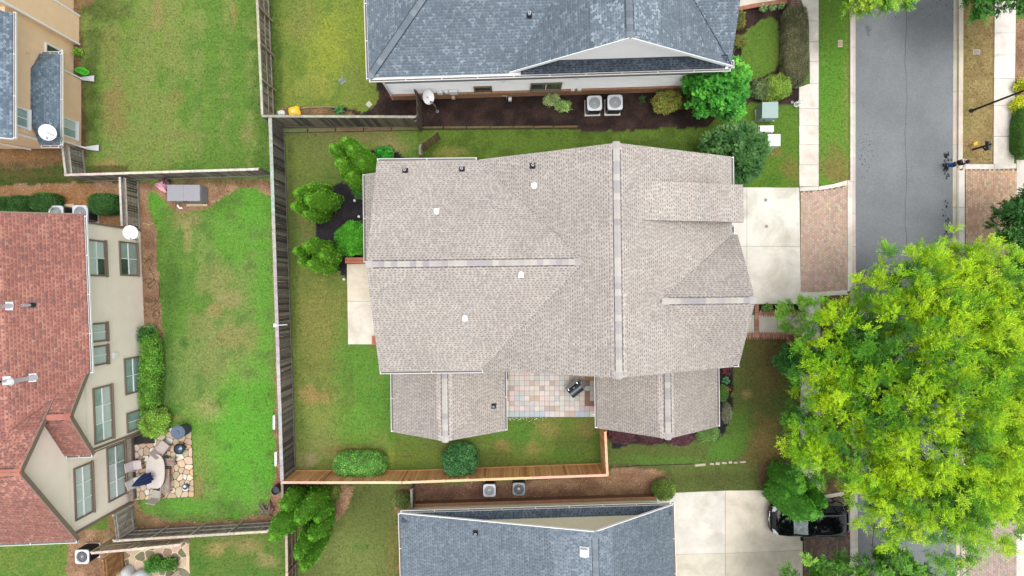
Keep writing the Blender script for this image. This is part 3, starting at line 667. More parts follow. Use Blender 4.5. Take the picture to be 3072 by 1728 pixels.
WK = structure('walkway'); slabs(WK, [[(2236, 945), (2262, 945), (2262, 1000), (2236, 1000)], [(2276, 945), (2331, 945), (2331, 1000), (2276, 1000)], [(2331, 945), (2400, 945), (2400, 1000), (2331, 1000)], [(2150, 940), (2236, 940), (2236, 1004), (2150, 1004)]], .05, tints=[(.8, .78, .74), (.83, .82, .78), (.88, .87, .84), (.8, .78, .74)])
pb = [C(190, 138, 116), C(178, 126, 106), C(202, 152, 128), C(164, 120, 104)]
for q, v_, a, b in (([(2263, 912), (2276, 912), (2276, 1012), (2263, 1012)], 1, .26, .075), ([(2276, 934), (2400, 934), (2400, 945), (2276, 945)], 1, .075, .22), ([(2236, 1000), (2400, 1000), (2400, 1012), (2236, 1012)], 1, .075, .24), ([(2358, 1000), (2408, 1000), (2408, 1030), (2358, 1030)], 1, .075, .22)):
    r = structure('brick_edging'); m1 = MB(); m1.prism(px2(q), -.05, .05, C(110, 92, 82)); m1.build('mortar', M['tinted'], r); bricks(r, q, a, b, pb, .075, name='brick', th=.05, ind=300)
# flagstone patios: irregular stones cut by a grown pattern of bisectors
def flagstones(name, poly_px, n, pal, joint, z=.05, seed=3, gap=.018):
    r = structure(name); pw = px2(poly_px); mb = MB(); mb.prism(pw, -.06, z - .02, joint); mb.build('joint_sand', M['tinted'], r)
    rr = random.Random(seed); xs = [p[0] for p in pw]; ysl = [p[1] for p in pw]; S = []
    while len(S) < n:
        c = (rr.uniform(min(xs), max(xs)), rr.uniform(min(ysl), max(ysl)))
        if inpoly(np.array([c[0]]), np.array([c[1]]), pw)[0] and all((c[0] - s[0]) ** 2 + (c[1] - s[1]) ** 2 > rr.uniform(.02, .10) for s in S): S.append(c)
    cc = (sum(xs) / len(xs), sum(ysl) / len(ysl))
    for s in S:
        cell_ = [Vector((p[0], p[1])) for p in (pw if sum(pw[i][0] * pw[(i + 1) % len(pw)][1] - pw[(i + 1) % len(pw)][0] * pw[i][1] for i in range(len(pw))) > 0 else pw[::-1])]
        for q in S:
            if q is s: continue
            m_ = Vector(((s[0] + q[0]) / 2, (s[1] + q[1]) / 2)); d = Vector((q[0] - s[0], q[1] - s[1]))
            if d.length > 2.2: continue
            d.normalize(); m_ -= d * gap; out_ = []
            for i in range(len(cell_)):
                a, b = cell_[i], cell_[(i + 1) % len(cell_)]; da, db = (a - m_).dot(d), (b - m_).dot(d)
                if da <= 0: out_.append(a)
                if (da < 0) != (db < 0) and abs(da - db) > 1e-9: out_.append(a + (b - a) * (da / (da - db)))
            cell_ = out_
            if len(cell_) < 3: break
        if len(cell_) < 3: continue
        # round the corners a little
        rd_ = []
        for i in range(len(cell_)):
            p0, p1, p2 = cell_[i - 1], cell_[i], cell_[(i + 1) % len(cell_)]
            if (p1 - p0).length < .03 or (p2 - p1).length < .03: rd_.append(p1); continue
            rd_ += [p1 + (p0 - p1) * .16, p1 + (p2 - p1) * .16]
        mb = MB(); mb.prism([(p.x, p.y) for p in rd_], z - .04, z + rr.uniform(-.006, .008), tuple(c * rr.uniform(.9, 1.08) for c in rr.choice(pal))); mb.build('flagstone', M['tinted'], r)
    return r
flagstones('flagstone_patio', [(393, 1400), (393, 1336), (465, 1326), (465, 1290), (574, 1276), (583, 1489), (394, 1500)], 112, [C(220, 200, 172), C(210, 190, 162), C(226, 210, 188), C(202, 178, 148), C(224, 217, 207), C(188, 170, 142), C(208, 176, 138)], C(104, 84, 60))
flagstones('flagstone_patio', [(372, 1625), (568, 1616), (571, 1770), (330, 1770), (330, 1700), (372, 1680)], 62, [C(128, 122, 96), C(112, 108, 84), C(150, 132, 106), C(196, 168, 146), C(120, 114, 92), C(206, 184, 158)], C(222, 200, 166), seed=8, gap=.03)

# ------------------------------------------------------------------ houses
class Fr:
    def __init__(s, o, deg): s.o = Vector(o); s.a = R(deg); s.c = math.cos(s.a); s.s = math.sin(s.a)
    def __call__(s, u, v, z=0.0): return Vector((s.o.x + u * s.c - v * s.s, s.o.y + u * s.s + v * s.c, z))
    def d(s, u, v, z=0.0): return Vector((u * s.c - v * s.s, u * s.s + v * s.c, z))
    def poly(s, q): return [tuple(s(a, b)[:2]) for a, b in q]
    def pl(s, q): return [s(*p) for p in q]

# --- the house in the middle: taupe shingles
TAUPE = [(*C(202, 193, 184), 6), (*C(197, 187, 178), 5), (*C(207, 198, 189), 4), (*C(190, 182, 174), 3), (*C(197, 185, 179), 2), (*C(183, 175, 169), 1.2)]
TBASE = C(144, 137, 131); TCAP = [C(198, 192, 185), C(188, 182, 178), C(178, 172, 170), C(196, 190, 182), C(172, 168, 168)]
f = Fr((0, 0, 0), .7)
hc = P(1650, 800); house = thing('house', 'large two storey house with taupe shingle roof filling the middle of the picture', 'house', (hc.x, hc.y, 0))
pl = f.pl
rN, rS, wR, apx = (4.98, 6.75), (4.98, -4.28), 1.22, (3.53, 1.22, 7.85)
planes = [
    pl([(4.98, -4.28, 8.5), (4.98, 6.75, 8.5), (-1.64, 6.72, 5.5), apx, (-1.64, -4.28, 5.5)]),
    pl([(-7.0, 1.22, 7.85), apx, (-1.64, 6.72, 5.5), (-7.0, 6.72, 5.5)]),
    pl([(-7.0, 1.22, 7.85), (-7.0, -4.28, 5.5), (-1.64, -4.28, 5.5), apx]),
    pl([(4.98, -4.28, 8.5), (11.56, -4.28, 5.5), (11.56, -4.1, 5.5), (7.16, -.74, 7.5), (11.56, 2.65, 5.5), (11.56, 6.75, 5.5), (4.98, 6.75, 8.5)]),
    pl([(7.16, -.74, 7.5), (11.86, -.74, 7.5), (11.86, 2.65, 5.5), (11.56, 2.65, 5.5)]),
    pl([(7.16, -.74, 7.5), (11.56, -4.13, 5.5), (11.86, -4.13, 5.5), (11.86, -.74, 7.5)]),
    pl([(6.2, 3.18, 7.965), (6.2, 5.08, 7.965), (11.74, 5.08, 6.5), (11.74, 3.18, 6.5)]),
]
rf = roof(house, planes, .122, .17, .23, .52, TAUPE, TBASE, ind=300)
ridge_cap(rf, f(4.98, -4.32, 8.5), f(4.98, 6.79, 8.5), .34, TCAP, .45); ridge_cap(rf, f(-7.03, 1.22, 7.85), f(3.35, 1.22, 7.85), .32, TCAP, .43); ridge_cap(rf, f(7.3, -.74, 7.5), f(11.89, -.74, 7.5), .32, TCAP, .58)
cb = MB()
for s_ in (-1, 1): cb.bar(f(6.3, 4.13 + s_ * .91, 7.75), f(11.6, 4.13 + s_ * .91, 6.36), .03, .34, C(150, 140, 132))
for s_ in (-1, 1):
    cb.add([f(6.5, 4.13 + s_ * .88, 7.6), f(11.3, 4.13 + s_ * .88, 5.5), f(11.3, 4.13 + s_ * .88, 6.5), f(6.5, 4.13 + s_ * .88, 7.8)], [(0, 1, 2, 3)], C(200, 188, 176))
cb.add([f(11.3, 3.25, 5.3), f(11.3, 5.01, 5.3), f(11.3, 5.01, 6.5), f(11.3, 3.25, 6.5)], [(0, 1, 2, 3)], C(200, 188, 176))
cb.build('dormer_wall', M['tinted'], house)
BRK = C(150, 104, 84)
walls(house, f.poly([(-6.6, -3.95), (-1.2, -3.95), (11.2, -3.95), (11.2, 6.4), (-6.6, 6.4)]), 0, 5.42, 'stucco_cream')
gable_wall(house, f(11.5, -3.8), f(11.5, 2.35), 5.45, f(11.5, -.74, 7.25), 'stucco_cream'); gable_wall(house, f(-6.62, 6.3), f(-6.62, -3.9), 5.4, f(-6.62, 1.22, 7.6), 'stucco_cream')
gable_wall(house, f(-1.2, -3.95), f(11.2, -3.95), 5.4, f(4.98, -3.95, 8.2), 'stucco_cream'); gable_wall(house, f(11.2, 6.4), f(-1.2, 6.4), 5.4, f(4.98, 6.4, 8.2), 'stucco_cream')
for a, b, n in (((-7.0, 6.74, 5.48), (-1.75, 6.74, 5.48), (0, 1)), ((-7.0, -4.30, 5.48), (-1.55, -4.30, 5.48), (0, -1)), ((11.58, 5.12, 5.48), (11.58, 6.75, 5.48), (1, 0)), ((11.58, 2.68, 5.48), (11.58, 3.15, 5.48), (1, 0)), ((11.3, -4.15, 5.48), (11.87, -4.15, 5.48), (0, -1))):
    gutter(house, f(*a), f(*b), f.d(*n))
for a, b in (((-7.0, 6.72, 5.5), (-7.0, 1.22, 7.85)), ((-7.0, -4.28, 5.5), (-7.0, 1.22, 7.85)), ((11.87, 2.65, 5.5), (11.87, -.74, 7.5)), ((11.87, -4.13, 5.5), (11.87, -.74, 7.5)), ((4.98, 6.76, 8.5), (11.56, 6.76, 5.5)), ((4.98, 6.76, 8.5), (-1.64, 6.76, 5.5)), ((4.98, -4.29, 8.5), (11.56, -4.29, 5.5)), ((4.98, -4.29, 8.5), (-1.64, -4.29, 5.5))):
    fascia(house, f(*a), f(*b), drop=.26)
# low shed roof on the west side
sh = [pl([(-6.62, 1.55, 3.9), (-6.62, 6.6, 3.9), (-8.3, 6.6, 3.0), (-8.3, 1.55, 3.0)])]
r2 = roof(house, sh, .122, .17, .23, .52, TAUPE, TBASE, ind=0, name='lower_roof'); gutter(house, f(-8.31, 1.55, 2.98), f(-8.31, 6.6, 2.98), f.d(-1, 0))
walls(house, f.poly([(-7.9, 1.9), (-6.6, 1.9), (-6.6, 6.3), (-7.9, 6.3)]), 0, 2.95, 'stucco_cream', 'bay_wall')
# two south wings
def wing(xw, xe, xr, ys_, hr):
    p = [pl([(xr, -3.9, hr), (xr, ys_, hr), (xw, ys_ + .04, 2.9), (xw, -3.9, 2.9)]), pl([(xr, -3.9, hr), (xe, -3.9, 2.9), (xe, ys_ + .04, 2.9), (xr, ys_, hr)])]
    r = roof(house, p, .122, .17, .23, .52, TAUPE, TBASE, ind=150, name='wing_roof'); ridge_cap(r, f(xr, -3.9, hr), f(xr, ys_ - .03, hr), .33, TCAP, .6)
    gutter(house, f(xw - .01, -4.3, 2.88), f(xw - .01, ys_ + .05, 2.88), f.d(-1, 0)); gutter(house, f(xe + .01, -4.3, 2.88), f(xe + .01, ys_ + .05, 2.88), f.d(1, 0))
    walls(house, f.poly([(xw + .35, -3.95), (xe - .35, -3.95), (xe - .35, ys_ + .35), (xw + .35, ys_ + .35)]), 0, 2.85, 'stucco_cream', 'wing_wall')
    gable_wall(house, f(xe - .35, ys_ + .35), f(xw + .35, ys_ + .35), 2.8, f(xr, ys_ + .35, hr - .25), 'stucco_cream')
    fascia(house, f(xw, ys_ + .02, 2.9), f(xr, ys_ - .02, hr), drop=.26); fascia(house, f(xe, ys_ + .02, 2.9), f(xr, ys_ - .02, hr), drop=.26)
wing(-6.88, -.50, -3.69, -8.2, 4.8); wing(4.79, 11.66, 8.22, -8.12, 5.1)
# brick piers of the covered patio, downspouts
for q in ([(1035, 777), (1120, 777), (1120, 790), (1035, 790)], [(1115, 1012), (1150, 1012), (1150, 1035), (1115, 1035)]):
    pr = MB(); pr.prism(px2(q, .55), 0, .49, C(146, 92, 72)); pp = pr.build('brick_pier', M['tinted'], house)
    u0, v0 = P(q[0][0], q[0][1], .55)[:2]; u1, v1 = P(q[2][0], q[2][1], .55)[:2]; bm_ = MB(); x = u0
    k = 0
    while x < u1:
        y = v1
        while y < v0:
            m1 = MB(); m1.box((min(x + .045, u1), min(y + .1, v0), .52), (.07, .19, .06), tint=tuple(c * random.uniform(.85, 1.2) for c in C(188, 116, 90))); m1.build('brick', M['tinted'], pp); y += .2
        x += .08
def roof_pt(px, py, pls):
    """point on the roof seen at a photograph pixel: cast the camera ray on the planes"""
    d = Vector(((px - 1536) / F, (864 - py) / F, -1)); o = Vector((0, 0, H)); best = None
    for p in pls:
        n = (p[1] - p[0]).cross(p[2] - p[0]).normalized(); t = (p[0] - o).dot(n) / d.dot(n); q = o + d * t
        if inpoly(np.array([q.x]), np.array([q.y]), [(a.x, a.y) for a in p])[0] and (best is None or q.z > best[0].z): best = (q, n if n.z > 0 else -n)
    return best
def align(n): return Vector((0, 0, 1)).rotation_difference(n).to_matrix().to_4x4()
def pipe_vent(px, py, pls, parent, r=.06, h=.3, top='metal_light'):
    q, n = roof_pt(px, py, pls); b = MB(); b.m = Matrix.Translation(q)
    b.m = b.m @ align(n); b.box((0, 0, .02), (.30, .30, .012)); b.m = Matrix.Translation(q); b.lathe((0, 0, .0), [(.14, -.03), (.12, .05), (r + .02, .14), (r + .012, .16)], 14)
    v = b.build('vent_flashing', M['metal_dark'], parent); c = MB(); c.cyl(q + Vector((0, 0, .02)), q + Vector((0, 0, h)), r, r, 14); c.build('vent_pipe', M[top], v, smooth=False)
    d_ = MB(); d_.cyl(q + Vector((0, 0, h)), q + Vector((0, 0, h + .004)), r * .7, r * .7, 12); d_.build('pipe_mouth', M['black'], v)
def hood_vent(px, py, pls, parent, ang=0, s=.74):
    q, n = roof_pt(px, py, pls); b = MB(); b.m = Matrix.Translation(q) @ align(n) @ Matrix.Rotation(R(ang), 4, 'Z')
    b.lathe((0, 0, .02), [(.19 * s, 0), (.19 * s, .10), (.15 * s, .17), (.07 * s, .2)], 18); b.box((.0, -.12 * s, .08), (.36 * s, .24 * s, .12))
    b.build('roof_vent', M['white_metal'], parent, bevel=.01)
for x, y in ((1216, 512), (1386, 508), (1598, 498)): pipe_vent(x, y, planes, house)
hood_vent(1604, 560, planes, house, 180); hood_vent(1310, 638, planes, house, 180); hood_vent(1563, 820, planes, house, 0); hood_vent(1395, 951, planes, house, 0)
wp = [pl([(-3.69, -3.9, 4.8), (-.5, -3.9, 2.9), (-.5, -8.16, 2.9), (-3.69, -8.2, 4.8)])]
pipe_vent(1481, 1218, wp, house, r=.05, h=.25)

# --- white house to the north, slate shingles
SLATE = [(*C(126, 139, 150), 6), (*C(120, 133, 144), 5), (*C(134, 147, 157), 4), (*C(148, 161, 171), 2.2), (*C(113, 125, 136), 2), (*C(158, 171, 180), .6)]
SB = C(102, 116, 130); SCAP = [C(120, 130, 140), C(132, 142, 150), C(112, 122, 132)]
f = Fr((-7.62, 11.23, 0), 1.75); pl = f.pl
hw = thing('house', 'white sided house with slate grey roof and big white gable at the top', 'house', f(8, 4, 0))
planesW = [
    pl([(0, 0, 5), (7.5, 0, 5), (13.15, 7.3, 8.65), (13.15, 8, 9), (8, 8, 9)]),
    pl([(0, 0, 5), (8, 8, 9), (0, 8, 5)]),
    pl([(7.5, .06, 5), (13.15, .06, 8.65), (13.15, 7.3, 8.65)]),
    pl([(13.15, .06, 8.65), (19.3, .06, 5.0), (13.15, 7.3, 8.65)]),
    pl([(19.3, .1, 5.05), (19.3, 8, 9), (13.15, 8, 9), (13.15, 7.3, 8.65)]),
]
rw = roof(hw, planesW, .14, .12, .27, .55, SLATE, SB, ind=300)
roof(hw, [pl([(8.1, -.1, 4.98), (19.0, -.1, 4.98), (19.0, .42, 5.42), (8.1, .42, 5.42)])], .13, .16, .36, .55, [(*C(84, 96, 108), 3), (*C(98, 110, 122), 2), (*C(74, 84, 96), 2)], C(48, 54, 62), ind=0, name='pent_roof', th=.1)
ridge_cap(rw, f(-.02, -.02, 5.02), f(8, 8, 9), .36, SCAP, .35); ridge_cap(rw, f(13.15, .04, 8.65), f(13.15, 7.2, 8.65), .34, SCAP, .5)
gutter(hw, f(-.02, -.12, 4.98), f(19.3, -.12, 4.98), f.d(0, -1)); gutter(hw, f(-.03, -.1, 4.98), f(-.03, 8, 4.98), f.d(-1, 0)); gutter(hw, f(19.36, -.1, 4.98), f(19.36, .35, 4.98), f.d(1, 0), hang=9)
gable_wall(hw, f(7.6, .44), f(19.2, .44), 4.9, f(13.15, .44, 8.5), 'white_siding')
for s_, (a, b) in enumerate((((7.3, .03, 4.9), (13.15, .03, 8.67)), ((13.15, .03, 8.67), (19.35, .03, 5.0)))): fascia(hw, f(*a), f(*b), drop=.10, ht=.2, name='rake_board')
walls(hw, f.poly([(.32, .56), (19.0, .56), (19.0, 8), (.32, 8)]), .86, 4.9, 'white_siding')
sp = MB(); sp.box(f(9.6, .28, 4.86), (19.2, .72, .02), rz=f.a); sp.build('soffit', M['white_metal'], hw)
bandw = MB()
bandw.bar(f(.3, .53, 2.76), f(19.02, .53, 2.76), .05, .10); bandw.build('belt_board', M['metal_grey'], hw)
lap = MB(); z = .95
while z < 4.8:
    if abs(z - 2.76) > .1: lap.bar(f(.3, .545, z), f(19.02, .545, z), .03, .012)
    z += .19
lap.build('lap_siding', M['white_siding'], hw, kind='stuff')
bw = walls(hw, f.poly([(.27, .51), (19.05, .51), (19.05, 8), (.27, 8)]), -.1, .86, 'tinted', 'brick_base'); 
me = bw.data; [setattr(d_, 'color', (*C(120, 96, 78), 1)) for d_ in me.attributes['tint'].data]
k = 0
for j in range(11):
    m1 = MB(); x = .27 - (.1 if j % 2 else 0)
    while x < 19:
        m1.box(f(x + .1, .500, .04 + j * .078), (.195, .03, .066), rz=f.a, tint=tuple(c * random.uniform(.8, 1.25) for c in C(186, 142, 108))); x += .205
    m1.build('brick_course', M['tinted'], bw, kind='stuff')
for j in range(0, 150):
    m1 = MB(); m1.box(f(.3 + j * .125, .47, .88), (.115, .11, .06), rz=f.a, tint=tuple(c * random.uniform(.82, 1.2) for c in C(192, 144, 108))); m1.build('brick', M['tinted'], bw)
cbm = MB(); cbm.bar(f(.29, .53, .9), f(.29, .53, 4.85), .12, .12, up=(0, 1, 0)); cbm.bar(f(19.03, .53, .9), f(19.03, .53, 4.85), .12, .12, up=(0, 1, 0)); cbm.build('corner_board', M['white_metal'], hw)
N_ = f.d(0, -1); U_ = f.d(1, 0)
def on_wall(fr, px, h, v): 
    """local u of a pixel column at height h on the wall v"""
    q = P(px, 864, h); return (q.x - fr.o.x) / fr.c + v * math.tan(fr.a) * 0 + v * fr.s
for a, b, z0, z1, cc, lb in ((1424, 1477, .75, 1.75, 1, None), (1590, 1682, .95, 2.0, 2, None), (1597, 1654, 3.3, 3.62, 1, None)):
    u0 = on_wall(f, a, z0, .55); u1 = on_wall(f, b, z0, .55); window(hw, f(u0, .54, z0), U_, N_, u1 - u0, z1 - z0, cols=cc, fr='trim_brown' if z0 < 3 else 'white_metal', pane='glass_dark' if z0 < 3 else 'blind', fw=.07)
def wallbox(fr, par, px, h, s=(.25, .12, .3), mt='white_metal', v=.5, name='utility_box'):
    u = on_wall(fr, px, h, .55); b = MB(); b.box(fr(u, v - s[1] / 2, h), s, rz=fr.a); b.build(name, M[mt], par, bevel=.01)
for px, h, s in ((1320, 1.2, (.3, .14, .36)), (1340, 1.3, (.22, .14, .3)), (1360, 1.3, (.5, .16, .5)), (1718, 1.0, (.2, .12, .22)), (1738, 1.0, (.22, .12, .22)), (1510, 2.7, (.2, .1, .12)), (1730, 2.7, (.2, .08, .1))): wallbox(f, hw, px, h, s)
wallbox(f, hw, 1360, .45, (.2, .16, .25), 'trim_sand', v=.46, name='hose_bib_cover')
pipe_vent(1588, 47, planesW, hw, r=.07, h=.35)
# porch at its east side
pc = structure('porch'); mb = MB(); mb.prism(px2([(2210, -80), (2380, -80), (2370, -10), (2330, 0), (2215, 22)], .3), 0, .3, (.92, .89, .85)); mb.build('porch_floor', M['concrete'], pc)
random.seed(4)
for i in range(36):
    t = i / 35; a = P(2214 + t * 148, 27 - t * 22 - 3 * math.sin(t * 3.1), .3); m1 = MB(); m1.box(a + Vector((0, 0, .0)), (.075, .24, .07), rz=.15, tint=tuple(c * random.uniform(.8, 1.2) for c in C(176, 122, 92))); m1.build('brick', M['tinted'], pc)
pier = thing('brick_pier', 'brown brick pier beside the walkway at the north end of the clipped hedge', 'brick pier', P(2386, 12)); m1 = MB(); m1.prism(px2([(2372, -20), (2402, -20), (2402, 28), (2370, 28)], .7), 0, .66, C(110, 88, 76)); m1.build('pier_core', M['tinted'], pier)
for i in range(5):
    for j in range(2): m1 = MB(); m1.box(P(2379 + j * 16, -8 + i * 8, .7) , (.27, .125, .06), tint=tuple(c * random.uniform(.8, 1.2) for c in C(142, 112, 98))); m1.build('brick', M['tinted'], pier)
st = thing('stone_edging', 'tall thin pale slab edge standing between the mulch and brick pier', 'edging', P(2362, 20)); m1 = MB(); m1.prism(px2([(2358, 0), (2370, -10), (2370, 30), (2356, 42)]), 0, .25, C(176, 160, 142)); m1.build('slab', M['tinted'], st)

# --- southern neighbour: blue grey roof, sage siding
SL2 = [(*C(126, 138, 149), 6), (*C(121, 133, 144), 5), (*C(132, 144, 154), 4), (*C(139, 151, 160), 2), (*C(113, 124, 135), 1.5)]
f = Fr((-6.40, -12.88, 0), 1.76); pl = f.pl
hs_ = thing('house', 'neighbouring house at the bottom with blue grey roof and thin sage green gable', 'house', f(8, -4, 0))
planesS = [pl([(0, 0, 2.9), (10.67, 0, 6.0), (10.67, -8, 6.0), (0, -8, 2.9)]), pl([(10.67, 0, 6.0), (15.55, 0, 2.9), (15.55, -8, 2.9), (10.67, -8, 6.0)])]
rs_ = roof(hs_, planesS, .14, .14, .26, .72, SL2, C(90, 101, 114), ind=300)
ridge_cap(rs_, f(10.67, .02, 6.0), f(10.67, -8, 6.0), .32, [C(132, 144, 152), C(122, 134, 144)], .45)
roof(hs_, [pl([(.1, -.02, 2.86), (15.45, -.02, 2.86), (15.45, -.44, 3.06), (.1, -.44, 3.06)])], .13, .12, .3, .75, [(*C(102, 116, 128), 3), (*C(88, 100, 112), 2)], C(44, 50, 58), ind=0, name='pent_roof', th=.08)
gable_wall(hs_, f(15.4, -.45), f(.2, -.45), 2.8, f(10.67, -.45, 5.92), 'siding_tan')
walls(hs_, f.poly([(.42, -.56), (15.2, -.56), (15.2, -8), (.42, -8)]), 0, 2.8, 'siding_sage')
gutter(hs_, f(0, .0, 2.86), f(15.5, .0, 2.86), f.d(0, 1)); gutter(hs_, f(0, 0, 2.86), f(0, -8, 2.86), f.d(-1, 0)); gutter(hs_, f(15.57, 0.1, 2.86), f(15.57, -8, 2.86), f.d(1, 0))
fascia(hs_, f(0, .015, 2.93), f(10.67, .015, 6.02), drop=.06, ht=.16, name='rake_board'); fascia(hs_, f(10.67, .015, 6.02), f(15.55, .015, 2.93), drop=.06, ht=.16, name='rake_board')
tb_ = MB(); tb_.bar(f(.4, -.53, .92), f(15.22, -.53, .92), .05, .16); tb_.build('skirt_board', M['siding_tan'], hs_)
bs = walls(hs_, f.poly([(.4, -.44), (15.22, -.44), (15.22, -.56), (.4, -.56)]), 0, .62, 'tinted', 'brick_base'); [setattr(d_, 'color', (*C(130, 96, 74), 1)) for d_ in bs.data.attributes['tint'].data]
for j in range(180):
    m1 = MB(); m1.box(f(.45 + j * .082, -.475, .65), (.072, .19, .06), rz=f.a, tint=tuple(c * random.uniform(.84, 1.15) for c in C(206, 152, 112))); m1.build('brick', M['tinted'], bs)
N_ = f.d(0, 1); U_ = f.d(1, 0)
u0 = on_wall(f, 1336, 1.9, -.5); window(hs_, f(u0, -.54, 1.5), U_, N_, 1.3, .8, cols=1, fr='siding_tan', pane='blind', fw=.08)
for px, h, s in ((1423, 1.7, (.3, .12, .3)), (1740, 1.5, (.34, .14, .3)), (1776, 1.6, (.3, .12, .2)), (1801, 1.6, (.2, .1, .12)), (1934, 1.5, (.2, .1, .12))): wallbox(f, hs_, px, h, s, 'metal_light', v=-.42)
pipe_vent(1427, 1598, planesS, hs_, r=.05, h=.22); q, n = roof_pt(1753, 1655, planesS)
bx_ = MB(); bx_.m = Matrix.Translation(q) @ align(n); bx_.box((0, 0, .12), (.36, .40, .2)); bx_.box((0, 0, .02), (.5, .52, .01)); bx_.build('roof_vent', M['metal_light'], hs_, bevel=.015)
lv = MB(); lv.box(f(10.5, -.40, 5.1), (.7, .05, .35), rz=f.a); lv.build('gable_louvre', M['siding_tan'], hs_)

# --- cream stucco house to the west with rust red roof
RED = [(*C(182, 126, 112), 6), (*C(172, 117, 105), 5), (*C(188, 134, 118), 4), (*C(160, 111, 102), 3), (*C(148, 110, 104), 1.4), (*C(194, 142, 126), 1)]
RB = C(142, 94, 88); RCAP = [C(192, 126, 108), C(178, 112, 98), C(184, 122, 110)]
f = Fr((-23.23, 3.56, 0), 2.4); pl = f.pl
hr_ = thing('house', 'cream stucco house with rust red shingle roof on the left side', 'house', f(-3, -8, 0))
planesR = [pl([(.4, .35, 5.0), (.4, -8.1, 5.0), (-4.43, -12.4, 7.9), (-8, -12.4, 10.04), (-8, .35, 10.04)]),
           pl([(-.95, -12.4, 7.9), (-.95, -9.35, 5.82), (-4.43, -12.4, 7.9)]),
           pl([(.25, -10.15, 6.3), (.25, -7.9, 4.95), (-.0, -7.9, 4.95), (-1.77, -10.15, 6.3)]),
           pl([(.25, -10.15, 6.3), (-1.4, -10.15, 6.3), (-1.4, -12.5, 4.89), (.25, -12.5, 4.89)]),
           pl([(-.95, -12.4, 7.9), (-8, -12.4, 7.9), (-8, -17.15, 4.67), (-.95, -17.15, 4.67)])]
rr_ = roof(hr_, planesR, .145, .14, .30, .6, RED, RB, ind=300)
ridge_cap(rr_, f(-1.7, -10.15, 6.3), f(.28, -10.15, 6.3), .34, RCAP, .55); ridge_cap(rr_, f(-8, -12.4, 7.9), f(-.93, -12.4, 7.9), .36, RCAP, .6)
gutter(hr_, f(.42, .3, 4.98), f(.42, -8.15, 4.98), f.d(1, 0)); gutter(hr_, f(.25, -12.52, 4.87), f(-1.2, -12.52, 4.87), f.d(0, -1), hang=.7)
gutter(hr_, f(-.95, -17.17, 4.65), f(-6, -17.17, 4.65), f.d(0, -1), mat_='white_metal')
for a, b in (((.26, -7.9, 4.95), (.26, -10.15, 6.3)), ((.26, -10.15, 6.3), (.26, -12.5, 4.89)), ((-.94, -9.3, 5.8), (-.94, -12.4, 7.9)), ((-.94, -12.4, 7.9), (-.94, -17.15, 4.67)), ((.42, .36, 5.0), (-6, .36, 8.84))):
    fascia(hr_, f(*a), f(*b), drop=.1, ht=.22, th=.06, mat_='trim_brown', name='rake_board')
walls(hr_, f.poly([(0, 0), (0, -12.35), (-1.25, -12.35), (-8, -12.35), (-8, 0)]), 0, 4.9, 'stucco_cream'); walls(hr_, f.poly([(-1.25, -12.34), (-1.25, -16.9), (-8, -16.9), (-8, -12.34)]), 0, 4.62, 'stucco_cream')
gable_wall(hr_, f(0, -12.3), f(0, -8.0), 4.85, f(0, -10.15, 6.14), 'stucco_cream'); gable_wall(hr_, f(-1.25, -16.9), f(-1.25, -8.2), 4.6, f(-1.25, -12.4, 7.7), 'stucco_cream')
tm = MB(); tm.bar(f(.02, -12.33, 0), f(.02, -12.33, 4.7), .12, .1, up=(1, 0, 0)); tm.bar(f(-1.23, -16.86, 0), f(-1.23, -16.86, 4.5), .14, .1, up=(1, 0, 0)); tm.bar(f(.02, .02, 0), f(.02, .02, 4.9), .1, .1, up=(1, 0, 0)); tm.build('corner_trim', M['trim_brown'], hr_)
dsp = MB(); dsp.tube([f(.08, -12.46, 4.7), f(.1, -12.46, .3), f(.35, -12.5, .1)], .04, 8); dsp.build('downspout', M['trim_brown'], hr_)
def wpx(fr, par, xl, xr, yt, yb, u, cols, rows, fr_='trim_brown', pane='glass', panes=None, vert=None):
    """window from its pixel box on the east wall x'=u"""
    ym = (yt + yb) / 2
    def hh(px_, y_): # height where the wall plane crosses this column
        d = Vector(((px_ - 1536) / F, (864 - y_) / F, -1)); n = fr.d(1, 0); o = fr(u, 0, 0); t = (o - Vector((0, 0, H))).dot(n) / d.dot(n); return Vector((0, 0, H)) + d * t
    a, b = hh(xl, ym), hh(xr, ym); z0, z1 = b.z, a.z
    if z0 > z1: z0, z1 = z1, z0
    qa, qb = hh(xl, yt), hh(xl, yb)
    m_ = hh((xl + xr) / 2, yt), hh((xl + xr) / 2, yb)
    va = (Vector(m_[0]) - fr.o).dot(fr.d(0, 1)); vb = (Vector(m_[1]) - fr.o).dot(fr.d(0, 1))
    return window(par, fr(u, vb, z0), fr.d(0, 1), fr.d(1, 0), va - vb, z1 - z0, cols=cols, rows=rows, fr=fr_, pane=pane, panes=panes, fw=.09)
wpx(f, hr_, 262, 315, 720, 829, 0, 2, 2, panes=['glass_dark', 'blind', 'blind', 'blind']); wpx(f, hr_, 357, 410, 726, 828, 0, 2, 2, panes=['glass', 'glass', 'glass_dark', 'glass'])
wpx(f, hr_, 272, 319, 968, 1026, 0, 2, 1, pane='blind'); wpx(f, hr_, 274, 321, 1036, 1096, 0, 2, 1, pane='blind')
wpx(f, hr_, 372, 424, 1071, 1180, 0, 2, 2, pane='glass'); wpx(f, hr_, 279, 335, 1158, 1326, 0, 3, 2, panes=['blind', 'blind', 'blind', 'glass', 'blind', 'glass'])
wpx(f, hr_, 378, 428, 1232, 1292, 0, 2, 1, pane='glass'); wpx(f, hr_, 320, 374, 1334, 1497, -1.25, 3, 2, panes=['blind', 'glass', 'glass', 'blind', 'blind', 'glass']); wpx(f, hr_, 221, 276, 1394, 1552, -1.25, 3, 2, pane='blind')
